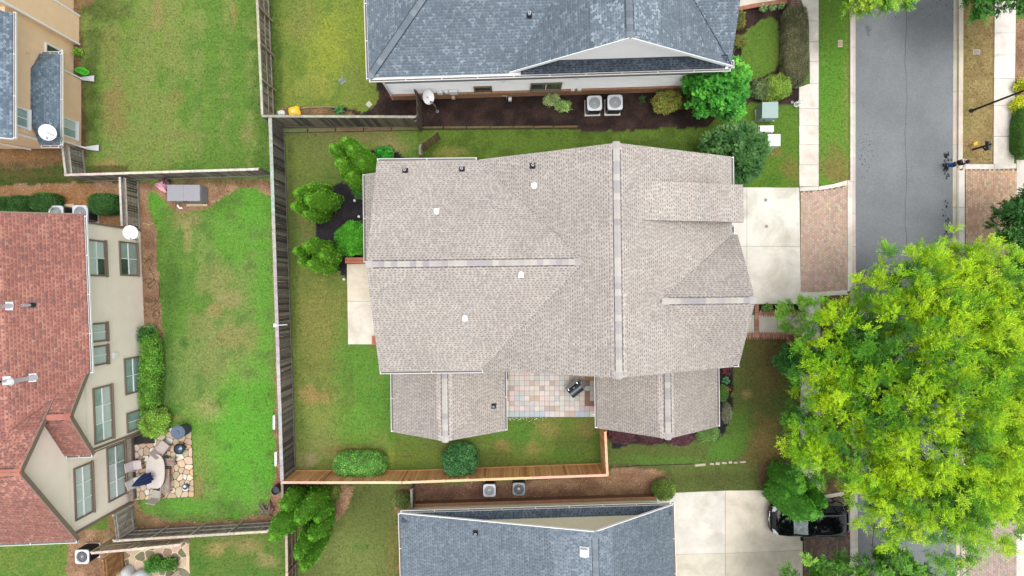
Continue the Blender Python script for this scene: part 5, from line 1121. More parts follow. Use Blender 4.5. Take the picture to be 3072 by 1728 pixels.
def tree(label, c, cr, rad, pal, nclump=1200, shoots=11, leaves=12, L=.15, W=.03, name='tree', cat='tree', trunk_r=.2, group=None, seed=1, lim=14, droop=.1, shell=.55, tone_s=.22, twig=.42, lump=.28, sprays=None, low=-.65, gain=1.35, mixw=.1):
    """c trunk foot, cr crown centre (x,y,z), rad crown radii"""
    rg = np.random.default_rng(seed); rnd = random.Random(seed)
    t = thing(name, label, cat, (c[0], c[1], 0), 0, group); ctr = np.array(cr, float); rad = np.array(rad, float)
    m1 = MB(); top = Vector((cr[0], cr[1], cr[2] - rad[2] * .1)); base = Vector((c[0], c[1], -.05)); fork = base.lerp(top, .38); fork.z = max(fork.z, cr[2] * .38)
    m1.tube([base, base + Vector((0, 0, .25)), fork], [trunk_r * 1.5, trunk_r, trunk_r * .8], 12); m1.build('trunk', M['bark'], t)
    m2 = MB()
    # crown of lobes: each limb ends in a lobe, lobes carry the sprays
    lob = []
    for i in range(lim):
        an = i * 2.399 + rnd.uniform(-.3, .3); q = math.sqrt((i + .6) / lim); zf = rnd.uniform(-.45, .35) + .55 * (1 - q)
        e = ctr + rad * np.array([math.cos(an) * q * .80, math.sin(an) * q * .80, zf * .75]); lob.append((e, rnd.uniform(.24, .36)))
        midp = fork.lerp(Vector(e), .5) + Vector((0, 0, rad[2] * .12)); r0 = trunk_r * rnd.uniform(.3, .5)
        m2.tube([fork, midp, Vector(e)], [r0, r0 * .6, r0 * .22], 7)
        for k_ in range(4):
            e2 = e + rg.normal(size=3) * rad * .16; m2.tube([midp.lerp(Vector(e), rnd.uniform(.3, .9)), Vector(e2)], [r0 * .3, .012], 5)
    m2.build('limbs', M['bark'], t)
    cen, outd = [], []
    while len(cen) < nclump:
        e, lr = lob[rnd.randrange(lim)] if rnd.random() < .72 else (ctr, .95)
        v = rg.normal(size=3); v /= np.linalg.norm(v); rr_ = (shell + (1 - shell) * rg.random()) if rg.random() < .8 else rg.random()
        big = lr > .9
        p_ = e + v * rad * lr * rr_ * (1 if not big else 1) * (1 + .0)
        d = (p_ - ctr) / rad; nrm_ = np.linalg.norm(d); an = math.atan2(d[1], d[0])
        edge = 1 + lump * (.5 * math.sin(an * 5 + seed) + .35 * math.sin(an * 9 + seed * 2.3) + .3 * math.sin(an * 14 + seed * 1.7 + d[2] * 3))
        if nrm_ > edge or d[2] < low: continue
        if nrm_ < .45 and rnd.random() < .5: continue
        cen.append(p_); outd.append(d / (nrm_ + 1e-6))
    cen = np.array(cen); outd = np.array(outd); m = len(cen)
    ns = m * shoots; C0 = np.repeat(cen, shoots, 0); O = np.repeat(outd, shoots, 0)
    sd = O * np.array([.75, .75, .55]) + rnd_unit(ns) * .72 + np.array([0, 0, .25 - droop]); sd /= np.linalg.norm(sd, axis=1, keepdims=True)
    sl_ = RNG.uniform(.6, 1.2, ns) * twig; org = C0 + rnd_unit(ns) * twig * .35
    nl = ns * leaves; s_ = np.tile(np.linspace(.12, 1, leaves), ns); S0 = np.repeat(org, leaves, 0); SD = np.repeat(sd, leaves, 0); SL_ = np.repeat(sl_, leaves)
    b = S0 + SD * (s_ * SL_)[:, None]
    side = np.cross(SD, np.array([0, 0, 1.0])); side /= np.linalg.norm(side, axis=1, keepdims=True) + 1e-9
    alt = np.tile(np.where(np.arange(leaves) % 2 == 0, 1.0, -1.0), ns)[:, None]
    dr = SD * .75 + side * alt * .65 + rnd_unit(nl) * .28 + np.array([0, 0, -droop]); dr /= np.linalg.norm(dr, axis=1, keepdims=True)
    nr = np.array([0, 0, 1.0]) + rnd_unit(nl) * .55
    pc = lift(pal, gain, mixw); k_ = len(pal)
    tone = (fbm(cen[:, 0], cen[:, 1], tone_s, seed + 50, 2) - .5) * .5 + (fbm(cen[:, 0], cen[:, 1], tone_s * 5, seed + 60, 2) - .5) * .6 + RNG.normal(0, .09, m) + .5 + .05 * np.clip(outd[:, 2], -1, 1)
    # younger, yellower growth on the outer shoots of some limbs
    tone = np.clip((tone - .32) / .42, 0, .999) * (k_ - 1); i0 = tone.astype(int); fr_ = (tone - i0)[:, None]; tc = pc[i0] * (1 - fr_) + pc[np.minimum(i0 + 1, k_ - 1)] * fr_
    T = np.repeat(tc, shoots * leaves, 0) * np.clip(RNG.normal(1, .13, (nl, 1)), .55, 1.6)
    tipb = np.clip(s_ - .4, 0, 1)[:, None]; T = T * (1 + tipb * .35)
    V, Fq, T = leaf_quads(b, dr, nr, RNG.uniform(.75, 1.25, nl) * L, RNG.uniform(.8, 1.2, nl) * W, T)
    npmesh('crown', V, Fq, T, M['leaf'], t); return t

ARB = [C(84, 156, 22), C(70, 140, 22), C(102, 172, 24), C(58, 122, 22)]
ARB2 = [C(72, 142, 24), C(56, 120, 24), C(90, 164, 26), C(46, 102, 24)]
ARB3 = [C(52, 122, 30), C(42, 104, 28), C(66, 142, 30), C(34, 86, 26)]
conifer('largest bright green arborvitae clump above the west end of the middle roof', [(996, 438, 4.7, 1072, 498, .56), (1030, 420, 5.0, 1100, 484, .56), (1052, 444, 4.9, 1116, 502, .60), (1018, 482, 4.2, 1078, 530, .60), (1080, 478, 3.8, 1120, 520, .60), (1052, 520, 3.2, 1092, 552, .58)], ARB, 'arborvitae west of the middle house')
conifer('two headed arborvitae clump, second from the top beside the black mulch', [(886, 578, 4.7, 972, 586, .50), (878, 618, 4.6, 966, 628, .50), (922, 598, 4.6, 1000, 608, .66), (915, 640, 3.9, 980, 642, .48), (925, 562, 3.6, 985, 576, .42)], ARB, 'arborvitae west of the middle house')
conifer('arborvitae clump of four fingers next to the small brick pier', [(884, 752, 4.1, 958, 762, .38), (916, 737, 4.6, 990, 748, .52), (898, 786, 4.0, 968, 788, .34), (930, 792, 4.6, 998, 794, .52), (965, 765, 4.0, 1006, 772, .55)], ARB, 'arborvitae west of the middle house')
conifer('biggest dark green arborvitae clump at the corner of cedar and grey fences', [(815, 1612, 5.0, 920, 1500, .74), (893, 1562, 4.6, 968, 1480, .66), (850, 1520, 4.2, 905, 1478, .6), (935, 1616, 4.6, 986, 1540, .55), (890, 1672, 4.8, 955, 1560, .55), (908, 1708, 4.9, 975, 1590, .52), (950, 1560, 3.6, 985, 1510, .5)], ARB2, gain=2.5)
conifer('deep green conifer leaning over the black car at the driveway edge', [(2440, 1548, 4.9, 2328, 1462, .98), (2402, 1474, 3.9, 2330, 1418, .80), (2478, 1518, 4.6, 2385, 1430, .52), (2464, 1546, 4.2, 2375, 1452, .5), (2365, 1490, 3.3, 2330, 1462, .9)], ARB3, gain=3.4, dens=640, name='conifer')
SH = lambda px, py, h_: P(px, py, h_ * .55)
BOX = [C(74, 132, 44), C(60, 114, 38), C(96, 156, 60), C(52, 98, 36)]
shrub('round bright green bush between two arborvitae by the brick pier', SH(1056, 716, 1.3), (.95, 1.1, 1.4), [C(62, 152, 22), C(50, 132, 22), C(80, 168, 30)], n=11000, L=.06, W=.6, lump=.12)
shrub('small dark bush tucked against the roof above the brick pier', SH(1090, 752, .8), (.36, .36, .7), [C(72, 92, 40), C(56, 78, 36)], n=1600, L=.06)
shrub('small green bush half under the west roof gutter', SH(1082, 574, .9), (.5, .5, .9), [C(58, 116, 44), C(48, 100, 40)], n=3000, L=.06)
shrub('glossy green bush right of the largest arborvitae', SH(1152, 461, .8), (.52, .46, .8), [C(38, 142, 38), C(30, 122, 36), C(56, 158, 44)], n=4500, L=.08, W=.5)
shrub('long clipped green hedge block leaning over the cedar fence', SH(1079, 1393, 1.4), (1.5, .72, 1.35), [C(88, 150, 62), C(72, 130, 50), C(112, 170, 84), C(58, 108, 42)], n=22000, L=.055, W=.7, p=3.6, lump=.03, core=.92)
shrub('round ball shaped evergreen bush on the cedar fence line below the west wing', SH(1380, 1383, 1.8), (1.08, 1.04, 1.9), [C(48, 108, 58), C(38, 92, 50), C(86, 146, 92), C(30, 76, 42)], n=24000, L=.055, W=.6, lump=.03, core=.93)
for lb, x, y, rx, ry, h_ in (('clipped dark green bush cut by the left edge of the picture', 8, 618, .58, .55, 1.1), ('clipped dark green square bush, second from the left edge', 67, 616, .62, .58, 1.1), ('clipped dark green square bush nearest the air conditioners on their left', 138, 608, .74, .58, 1.1), ('largest clipped dark green bush right of the air conditioners', 313, 612, .80, .62, 1.2)):
    shrub(lb, SH(x, y, h_), (rx, ry, h_), [C(48, 96, 42), C(38, 80, 36), C(62, 112, 52)], n=10000, L=.045, W=.7, p=4, lump=.02, core=.94, group='clipped bushes beside the cream house')
shrub('long brownish clipped hedge along the upper sidewalk', P(2388, 136, .8), (.66, 2.32, 1.15), [C(112, 104, 62), C(92, 88, 54), C(136, 126, 74), C(72, 82, 46), C(100, 76, 62), C(84, 108, 52)], n=42000, L=.05, W=.7, p=6, lump=.015, core=.93, name='hedge', cat='hedge', gain=1.9, tone=(.92, 1.0, 1.25))
shrub('rounded yellow green bush at the south end of the brown hedge', SH(2330, 262, 1.1), (.85, .8, 1.2), [C(110, 156, 50), C(84, 132, 44), C(140, 160, 66)], n=9000, L=.07, lump=.15)
shrub('grey green loose bush between the bright tree and the rounded bush', SH(2288, 268, 1.0), (.6, .6, 1.0), [C(104, 128, 88), C(84, 108, 72)], n=4500, L=.08, lump=.2)
shrub('red tipped green bush in the dark mulch near the white house', SH(2003, 302, 1.3), (.85, .72, 1.3), [C(98, 136, 52), C(120, 150, 62), C(80, 118, 44), C(176, 128, 84)], n=8000, L=.08, lump=.2, core=.78)
shrub('sparse dark twiggy bush right of the red tipped bush', SH(2075, 300, 1.2), (.55, .5, 1.2), [C(72, 84, 50), C(104, 126, 50)], n=2400, L=.09, lump=.3, core=.5)
for lb, x, y, r, pl_ in (('pale green variegated bush by the white wall, left half', 1655, 300, .42, [C(156, 190, 132), C(130, 168, 104), C(186, 206, 166)]), ('brighter green variegated bush by the white wall, right half', 1690, 318, .38, [C(132, 180, 100), C(112, 160, 84), C(166, 200, 130)])):
    shrub(lb, SH(x, y, .7), (r, r * .85, .7), pl_, n=2600, L=.09, lump=.3, core=.6)
rosette('tiny green sprout in the dark mulch right of the air conditioners', P(1925, 300), .28, [C(74, 110, 50), C(60, 96, 44)], n=26)
rosette('small fine leaved plant in the bed beside the timber edging', P(1020, 333), .34, [C(72, 136, 60), C(90, 152, 74)], n=70)
for lb, x, y in (('variegated spiky plant, left one of three below the porch', 2285, 28), ('variegated spiky plant, middle one of three below the porch', 2315, 25), ('variegated spiky plant, right one of three below the porch', 2340, 21)):
    rosette(lb, P(x, y), .30 if x < 2330 else .24, [C(156, 196, 124), C(196, 216, 164), C(120, 172, 92)], n=70, group='variegated plants below the porch')
for lb, x, y, r in (('yellowish low bush against the slate roof edge, lower one', 2219, 70, .34), ('brown green low bush against the slate roof edge, upper one', 2221, 48, .26), ('grey green bush between slate roof and oval lawn', 2216, 125, .4)): shrub(lb, SH(x, y, .6), (r * .8, r, .6), [C(124, 122, 54), C(96, 96, 46), C(84, 112, 60)], n=1800, L=.09, core=.6, lump=.3)
for lb, x, y, c_ in (('dark purple barberry mound under the south east wing, left one', 1868, 1298, 1), ('dark purple barberry mound under the south east wing, middle one', 1948, 1302, 1), ('dark purple barberry mound under the south east wing, right one', 2040, 1304, 1)):
    shrub(lb, P(x, y, .4), (.92, .72, .8), [C(92, 58, 72), C(74, 48, 60), C(112, 76, 88), C(62, 42, 52)], n=9000, L=.05, W=.7, lump=.06, core=.92, group='purple barberry mounds')
shrub('green bush with fine leaves at the south east corner of the black bed', SH(2122, 1302, .7), (.72, .5, .7), [C(92, 140, 70), C(70, 116, 56), C(128, 160, 96)], n=5000, L=.06, lump=.15)
shrub('small upright green bush in the narrow black bed below the red flowers', SH(2168, 1180, .8), (.32, .52, .8), [C(82, 126, 52), C(64, 104, 46)], n=2600, L=.06)
shrub('grey lavender clump in the curve of the black bed', SH(2180, 1240, .4), (.24, .62, .45), [C(128, 132, 120), C(104, 112, 96)], n=3000, L=.10, W=.2)
rosette('light green leafy plant below the red begonias', P(2174, 1140), .28, [C(110, 170, 110), C(80, 140, 84)], n=40)
def flowers(label, px, py, r, n, col_, leafc, nm='flowers'):
    c = P(px, py); t = thing(nm, label, 'flowers', c); m1 = MB()
    for i in range(n * 5):
        q = c + Vector((random.gauss(0, r), random.gauss(0, r), random.uniform(.05, .2))); m1.box(q, (.07, .05, .004), rz=random.random() * 6, tint=tuple(x * random.uniform(.7, 1.2) for x in leafc), M=Matrix.Rotation(random.random() * 6, 4, 'Z') @ Matrix.Rotation(random.uniform(-.6, .6), 4, 'X'))
    m1.build('leaves', M['leaf'], t)
    for i in range(n):
        q = c + Vector((random.gauss(0, r), random.gauss(0, r), random.uniform(.18, .26))); m1 = MB()
        for k_ in range(5): m1.box(q + Vector((math.cos(k_ * 1.256) * .025, math.sin(k_ * 1.256) * .025, 0)), (.045, .03, .006), rz=k_ * 1.256, tint=tuple(x * random.uniform(.8, 1.1) for x in col_))
        m1.build('bloom', M['plain'], t)
flowers('dark red begonias at the top of the narrow black bed', 2174, 1112, .14, 14, C(150, 40, 48), C(96, 40, 50)); flowers('orange red begonias midway down the narrow black bed', 2182, 1165, .09, 8, C(206, 76, 40), C(80, 90, 40)); flowers('single bright red bloom in front of the bright green tree', 2131, 341, .07, 7, C(226, 40, 28), C(60, 90, 44))
FERN = [C(92, 158, 40), C(74, 138, 36), C(112, 174, 52)]
shrub('long feathery green hedge strip at the base of the cream wall', SH(452, 1130, 1.0), (.50, 2.6, 1.05), [C(88, 148, 44), C(70, 126, 40), C(110, 166, 56)], n=20000, L=.11, W=.3, p=4, lump=.06, core=.8, rz=-.02)
shrub('bushy feathery green shrub at the lower end of the hedge strip', SH(462, 1268, 1.2), (.72, .92, 1.3), [C(108, 156, 56), C(86, 134, 48), C(132, 172, 70)], n=13000, L=.12, W=.25, lump=.12, core=.82)
shrub('dark spiky green plant hanging over the top of the cream wall strip', SH(438, 1004, .9), (.44, .6, .9), [C(60, 124, 56), C(48, 104, 48)], n=2600, L=.15, W=.22, core=.5, lump=.3)
shrub('round mixed green bush by the corner of the southern house', SH(1992, 1470, 1.1), (.66, .66, 1.2), [C(86, 124, 48), C(66, 102, 42), C(122, 142, 60)], n=9000, L=.06, lump=.06, core=.88)
shrub('dark round bush beside the short mossy fence', SH(1207, 1502, .9), (.52, .55, 1.0), [C(84, 106, 54), C(68, 90, 46), C(112, 128, 74)], n=6500, L=.05, lump=.08, core=.86)
shrub('small rusty green bush right of the dark arborvitae clump', SH(1000, 1488, .6), (.35, .62, .7), [C(88, 116, 44), C(112, 116, 50), C(72, 98, 40)], n=3400, L=.06, rz=-.4)
shrub('left green planter bush in the bottom left corner', SH(456, 1696, .9), (.42, .5, .8), [C(62, 128, 44), C(48, 106, 38), C(88, 150, 60)], n=4200, L=.1, W=.3, lump=.25, core=.7)
shrub('right green planter bush in the bottom left corner', SH(498, 1698, .9), (.5, .36, .8), [C(66, 124, 44), C(52, 104, 38), C(92, 146, 60)], n=4200, L=.1, W=.3, lump=.25, core=.7)
shrub('bright green hostas beside the downspout of the beige house', SH(236, 158, .3), (.26, .22, .4), [C(118, 160, 44), C(90, 140, 40)], n=700, L=.12, core=.4)
for i, (lb, x, y, w_) in enumerate((('green leafy plant in the black bed left of the brick edging walk', 2298, 922, .34), ('second green leafy plant in the black bed near the drive', 2336, 922, .3))): rosette(lb, P(x, y), w_, [C(110, 158, 60), C(140, 176, 84)], n=70)
bb = structure('mulch_strip'); m1 = MB(); m1.prism(px2([(2277, 914), (2398, 914), (2398, 934), (2277, 934)]), 0, .03, C(34, 30, 32)); m1.build('mulch', M['mulch'], bb)
shrub('dark hedge corner cut by the right edge below the street sign', P(3078, 395, .6), (.6, 1.6, 1.1), [C(60, 112, 40), C(48, 94, 34), C(84, 132, 50)], n=9000, L=.05, p=5, name='hedge', cat='hedge', core=.9)
for lb, x, y, r in (('upper yellow leaved bush at the right edge', 3072, 255, .42), ('lower yellow leaved bush at the right edge under the lamp post', 3064, 312, .48)): shrub(lb, SH(x, y, .8), (r, r * 1.1, .9), [C(220, 206, 20), C(196, 186, 24), C(170, 176, 30)], n=3400, L=.08, lump=.25, core=.7, gain=1.6, tone=(.95, 1.1, .8))
# trees
LIME = [C(42, 94, 16), C(66, 126, 12), C(102, 158, 8), C(144, 188, 4), C(168, 202, 4)]
tree('huge lime green shade tree covering the road on the right side', P(2500, 1120), (21.6, -5.4, 6.6), (7.7, 8.3, 4.2), LIME, nclump=2800, shoots=13, leaves=9, L=.135, W=.020, trunk_r=.26, seed=3, lim=34, twig=.44, lump=.11, tone_s=.16, gain=1.2, mixw=0, cat='shade tree', name='shade_tree')
tree('mid green shade tree cut by the bottom edge beside the road', P(2640, 1960), (19.6, -18.0, 4.8), (5.6, 4.6, 3.0), [C(58, 116, 24), C(76, 138, 26), C(98, 158, 30), C(120, 176, 34)], nclump=460, shoots=11, leaves=12, L=.17, W=.03, seed=8, lim=18, trunk_r=.22, lump=.3, name='shade_tree', cat='shade tree', twig=.5)
tree('dark green shade tree cut by the right edge above the lime tree', P(3100, 690), (29.6, 3.1, 4.6), (3.3, 3.0, 3.2), [C(40, 96, 34), C(52, 112, 36), C(70, 134, 42)], nclump=460, shoots=11, leaves=12, L=.15, W=.03, seed=12, lim=12, trunk_r=.18, name='shade_tree', cat='shade tree', lump=.3)
tree('green tree leaning in at the top right corner of the picture', P(3060, -60), (27.2, 17.3, 4.8), (3.6, 3.1, 2.4), [C(52, 112, 30), C(72, 136, 34), C(104, 164, 36)], nclump=420, shoots=11, leaves=12, L=.15, W=.03, seed=15, lim=12, trunk_r=.18, name='shade_tree', cat='shade tree', lump=.4)
tree('yellow green tree tips reaching over the road at the top edge', P(2510, -130), (19.4, 18.4, 4.8), (3.6, 4.0, 2.6), [C(92, 150, 24), C(142, 184, 26), C(190, 204, 24)], nclump=420, shoots=11, leaves=12, L=.15, W=.03, seed=21, lim=12, trunk_r=.18, name='shade_tree', cat='shade tree', lump=.35)
tree('bright green small tree between the white house and utility boxes', P(2130, 290), (11.9, 11.6, 2.5), (1.85, 1.95, 1.7), [C(46, 132, 34), C(62, 156, 36), C(84, 176, 42), C(110, 190, 54)], nclump=420, shoots=9, leaves=10, L=.13, W=.045, seed=30, lim=12, trunk_r=.07, twig=.26, lump=.22, tone_s=.6, name='small_tree', cat='small tree')
tree('dark green bushy small tree beside the north east roof corner', P(2140, 452), (13.1, 7.9, 1.9), (1.9, 1.7, 1.5), [C(42, 90, 38), C(54, 106, 42), C(72, 124, 50), C(100, 144, 78)], nclump=380, shoots=9, leaves=10, L=.11, W=.03, seed=34, lim=12, trunk_r=.07, twig=.34, lump=.25, tone_s=.6, name='small_tree', cat='small tree')
tree('small green tree by the front walk under the lime tree', P(2400, 935), (16.5, -1.5, 2.3), (1.4, 1.0, .9), [C(96, 152, 40), C(130, 178, 52)], nclump=46, shoots=7, leaves=9, L=.12, W=.028, seed=37, lim=8, trunk_r=.05, twig=.34, lump=.25, gain=1.6, name='small_tree', cat='small tree')
tree('dark leaved small tree beside the brick post of the front walk', P(2420, 1055), (17.0, -4.2, 1.8), (1.35, .85, .9), [C(44, 112, 44), C(60, 130, 50)], nclump=130, shoots=8, leaves=10, L=.12, W=.035, seed=39, lim=8, trunk_r=.05, twig=.3, lump=.2, name='small_tree', cat='small tree')

# ------------------------------------------------------------------ objects
def ac_unit(label, px, py, w_=.86, h_=.85, top='metal_light', body='metal_grey', rz=0, group=None, pad=True, fanc='black'):
    c = P(px, py); t = thing('air_conditioner', label, 'air conditioner', c, 0, group); Rm = Matrix.Translation(c) @ Matrix.Rotation(rz, 4, 'Z')
    if pad: b = MB(); b.m = Rm; b.box((-.02, -.03, .04), (w_ + .06, w_ + .08, .08)); b.build('pad', M['concrete'], t)
    b = MB(); b.m = Rm; b.box((0, 0, .08 + h_ * .45), (w_ - .03, w_ - .03, h_ * .9)); b.build('cabinet', M[body], t, bevel=.06)
    b = MB(); b.m = Rm
    for i in range(13):
        z = .16 + i * h_ * .84 / 13
        b.box((0, -w_ / 2 + .005, z), (w_ - .18, .02, .022)); b.box((0, w_ / 2 - .005, z), (w_ - .18, .02, .022)); b.box((-w_ / 2 + .005, 0, z), (.02, w_ - .18, .022)); b.box((w_ / 2 - .005, 0, z), (.02, w_ - .18, .022))
    b.build('louvres', M['metal_dark'], t)
    z = .08 + h_ * .9; n = 32; hw_ = w_ / 2; r = w_ * .40; vs = []
    for i in range(n):
        a = 6.283 * i / n; q = (abs(math.cos(a)) ** 7 + abs(math.sin(a)) ** 7) ** (-1 / 7); vs.append((math.cos(a) * q * hw_, math.sin(a) * q * hw_, z)); 
    V = vs + [(x, y, z + .07) for x, y, _ in vs] + [(math.cos(6.283 * i / n) * r, math.sin(6.283 * i / n) * r, z + .075) for i in range(n)] + [(math.cos(6.283 * i / n) * r * .96, math.sin(6.283 * i / n) * r * .96, z - .1) for i in range(n)]
    b = MB(); b.m = Rm; b.add(V, [f_ for i in range(n) for f_ in ((i, (i + 1) % n, n + (i + 1) % n, n + i), (n + i, n + (i + 1) % n, 2 * n + (i + 1) % n, 2 * n + i), (2 * n + i, 2 * n + (i + 1) % n, 3 * n + (i + 1) % n, 3 * n + i))]); b.build('top_panel', M[top], t)
    b = MB(); b.m = Rm; b.cyl((0, 0, z - .12), (0, 0, z - .10), r * .99, n=24); b.build('fan_well', M['black'], t)
    b = MB(); b.m = Rm; b.cyl((0, 0, z - .07), (0, 0, z + .02), .07, n=12)
    for k_ in range(3):
        a = k_ * 2.094 + .5; b.add([(math.cos(a) * .06, math.sin(a) * .06, z - .04), (math.cos(a - .1) * r * .9, math.sin(a - .1) * r * .9, z - .07), (math.cos(a + .75) * r * .9, math.sin(a + .75) * r * .9, z - .02), (math.cos(a + 1.0) * .06, math.sin(a + 1.0) * .06, z)], [(0, 1, 2, 3)])
    b.build('fan', M['metal_grey' if fanc == 'black' else fanc], t)
    b = MB(); b.m = Rm
    for k_ in range(18): a = k_ * 6.283 / 18; b.bar((math.cos(a) * .05, math.sin(a) * .05, z + .075), (math.cos(a) * r, math.sin(a) * r, z + .07), .005, .005)
    for q in (.45, .75):
        for i in range(20): a0, a1 = 6.283 * i / 20, 6.283 * (i + 1) / 20; b.bar((math.cos(a0) * r * q, math.sin(a0) * r * q, z + .078), (math.cos(a1) * r * q, math.sin(a1) * r * q, z + .078), .005, .005)
    b.cyl((0, 0, z + .06), (0, 0, z + .085), .035, n=10); b.build('fan_guard', M['metal_light'], t); return t
ac_unit('light grey air conditioner by the white wall, left one of the pair', 1777, 324, group='air conditioners by the white house', rz=.03, w_=.9); ac_unit('light grey air conditioner by the white wall, right one of the pair', 1837, 322, group='air conditioners by the white house', rz=.02, w_=.92)
ac_unit('pale air conditioner by the cedar fence, left one of the pair', 1470, 1456, group='air conditioners by the cedar fence', w_=.76, h_=.8, top='metal_light', pad=False, fanc='metal_light'); ac_unit('dark grey air conditioner by the cedar fence, right one of the pair', 1556, 1452, group='air conditioners by the cedar fence', w_=.76, h_=.8, top='metal_grey', body='metal_dark', pad=False, fanc='metal_light')
ac_unit('air conditioner peeking out above the red roof, left one', 204, 645, group='air conditioners by the cream house', w_=.9); ac_unit('air conditioner peeking out above the red roof corner, right one', 275, 645, group='air conditioners by the cream house', w_=.95)
ac_unit('air conditioner at the lower left beside the brown gate', 282, 1648, w_=.85, h_=.9, body='metal_dark')
pd = thing('paving_slab', 'plain pale square slab between the air conditioners and clipped bushes', 'slab', P(206, 619)); b = MB(); b.box(P(206, 619, .04), (.7, .28, .08), tint=C(222, 198, 160)); b.build('slab', M['tinted'], pd)

def dish(label, px, py, h_, face, r=.42, mast=(0, 0, -.5), col_='white_metal', tilt=36):
    c = P(px, py, h_); t = thing('satellite_dish', label, 'satellite dish', c); d = Vector((math.cos(R(face)) * math.sin(R(tilt)), math.sin(R(face)) * math.sin(R(tilt)), math.cos(R(tilt))))
    q = Vector((0, 0, 1)).rotation_difference(d).to_matrix().to_4x4(); b = MB(); b.m = Matrix.Translation(c) @ q; n = 28; prof = [(0.02, 0), (r * .35, .012), (r * .7, .05), (r, .11), (r * 1.01, .112), (r * .7, .04), (r * .3, -.004)]
    vs = []
    for rr_, z in prof: vs += [(rr_ * math.cos(6.283 * i / n), rr_ * 1.12 * math.sin(6.283 * i / n), z) for i in range(n)]
    b.add(vs, [(j * n + i, j * n + (i + 1) % n, (j + 1) * n + (i + 1) % n, (j + 1) * n + i) for j in range(6) for i in range(n)] + [tuple(range(n))]); b.build('reflector', M[col_], t, smooth=True)
    b = MB(); b.m = Matrix.Translation(c) @ q; b.tube([(0, -r * 1.0, .08), (0, -r * .9, .5)], .015, 6); b.box((0, -r * .85, .53), (.1, .12, .16)); b.build('feed_arm', M['metal_grey'], t)
    b = MB(); b.tube([c, c + Vector((mast[0], mast[1], mast[2] * .4)), c + Vector(mast)], .03, 8); b.box(c + Vector(mast) + Vector((0, 0, .01)), (.18, .18, .02)); b.build('mast', M['metal_grey'], t)
dish('white satellite dish by the dark fence panel at the white house', 1283, 292, 1.7, -20, r=.37, mast=(.35, -.3, -1.65)); dish('white satellite dish standing on the small slate bay roof', 143, 398, 3.1, -10, r=.40, mast=(.35, -.2, -.5)); dish('white satellite dish with dark spot at the corner of the cream wall', 391, 697, 2.8, -15, r=.36, mast=(-.3, -.35, -1.0))

def box_on_pad(label, nm, quad, h_, mt, padq=None, pz=.1, cat='utility box'):
    c = P(sum(q[0] for q in quad) / 4, sum(q[1] for q in quad) / 4); t = thing(nm, label, cat, c)
    if padq: b = MB(); b.prism(px2(padq), -.02, pz); b.build('pad', M['concrete'], t)
    b = MB(); b.prism(px2(quad, h_), pz, h_ - .04); b.build('cabinet', M[mt], t, bevel=.02)
    cx, cy = (sum(P(*q, h_)[i] for q in quad) / 4 for i in (0, 1)); b = MB(); b.prism([(cx + (P(*q, h_).x - cx) * 1.05, cy + (P(*q, h_).y - cy) * 1.05) for q in quad], h_ - .06, h_); b.build('lid', M[mt], t, bevel=.015)
    b = MB(); x, y = P(quad[3][0] + 14, quad[3][1], h_)[:2]; b.box((x, y - .03, h_ * .6), (.05, .05, .12)); b.build('latch', M['metal_dark'], t); return t
box_on_pad('larger grey green transformer box on a concrete pad next to the bed', 'transformer_box', [(2288, 307), (2334, 306), (2334, 353), (2287, 353)], 1.0, 'steel_box', [(2264, 330), (2320, 330), (2320, 365), (2265, 365)])
box_on_pad('pale green utility cabinet, lowest of the three boxes on the lawn', 'utility_cabinet', [(2304, 403), (2341, 403), (2341, 437), (2305, 437)], 1.15, 'steel_box_light')
box_on_pad('low white utility pedestal between the two green boxes', 'utility_pedestal', [(2282, 377), (2321, 377), (2321, 394), (2282, 394)], .35, 'white_metal', [(2273, 378), (2316, 378), (2316, 400), (2273, 400)])
# fire hydrant
hc_ = P(2388, 314); t = thing('fire_hydrant', 'white fire hydrant at the sidewalk edge below the bushes', 'fire hydrant', hc_); b = MB(); b.lathe(hc_, [(.16, 0), (.16, .05), (.11, .06), (.11, .5), (.15, .51), (.15, .56), (.12, .62), (.07, .70), (.03, .73)], 16); b.build('barrel', M['white_metal'], t, smooth=False)
b = MB(); b.cyl(hc_ + Vector((-.2, 0, .42)), hc_ + Vector((.2, 0, .42)), .06, n=10); b.cyl(hc_, hc_ + Vector((0, 0, 0)) + Vector((0, -.22, .4)), .001) if 0 else None; b.cyl(hc_ + Vector((0, -.02, .38)), hc_ + Vector((0, -.22, .38)), .075, n=10); b.build('outlet_cap', M['white_metal'], t)
b = MB(); b.cyl(hc_ + Vector((0, 0, .72)), hc_ + Vector((0, 0, .78)), .03, n=5); b.build('operating_nut', M['metal_grey'], t)
c = P(2376, 307); t = thing('valve_cover', 'small round grey valve cover in dark mulch by the hydrant', 'valve cover', c); b = MB(); b.lathe(c, [(.09, 0), (.09, .04), (.06, .05)], 12); b.build('cover', M['metal_grey'], t)
def lid(label, px, py, w_, d_, mt, rz=0, nm='meter_cover', cat='meter cover', z=.02, slots=0):
    c = P(px, py); t = thing(nm, label, cat, c); b = MB(); b.m = Matrix.Translation(c) @ Matrix.Rotation(rz, 4, 'Z'); b.box((0, 0, z / 2), (w_, d_, z)); b.build('frame', M['concrete' if mt != 'metal_grey' else mt], t); b = MB(); b.m = Matrix.Translation(c) @ Matrix.Rotation(rz, 4, 'Z'); b.box((0, 0, z + .008), (w_ * .86, d_ * .86, .016)); b.build('lid', M[mt], t, bevel=.004)
    if slots:
        b = MB(); b.m = Matrix.Translation(c) @ Matrix.Rotation(rz, 4, 'Z')
        for i in range(slots): b.box((w_ * .7 * (i / (slots - 1) - .5), 0, z + .019), (.04, d_ * .66, .006))
        b.build('slots', M['metal_dark'], t)
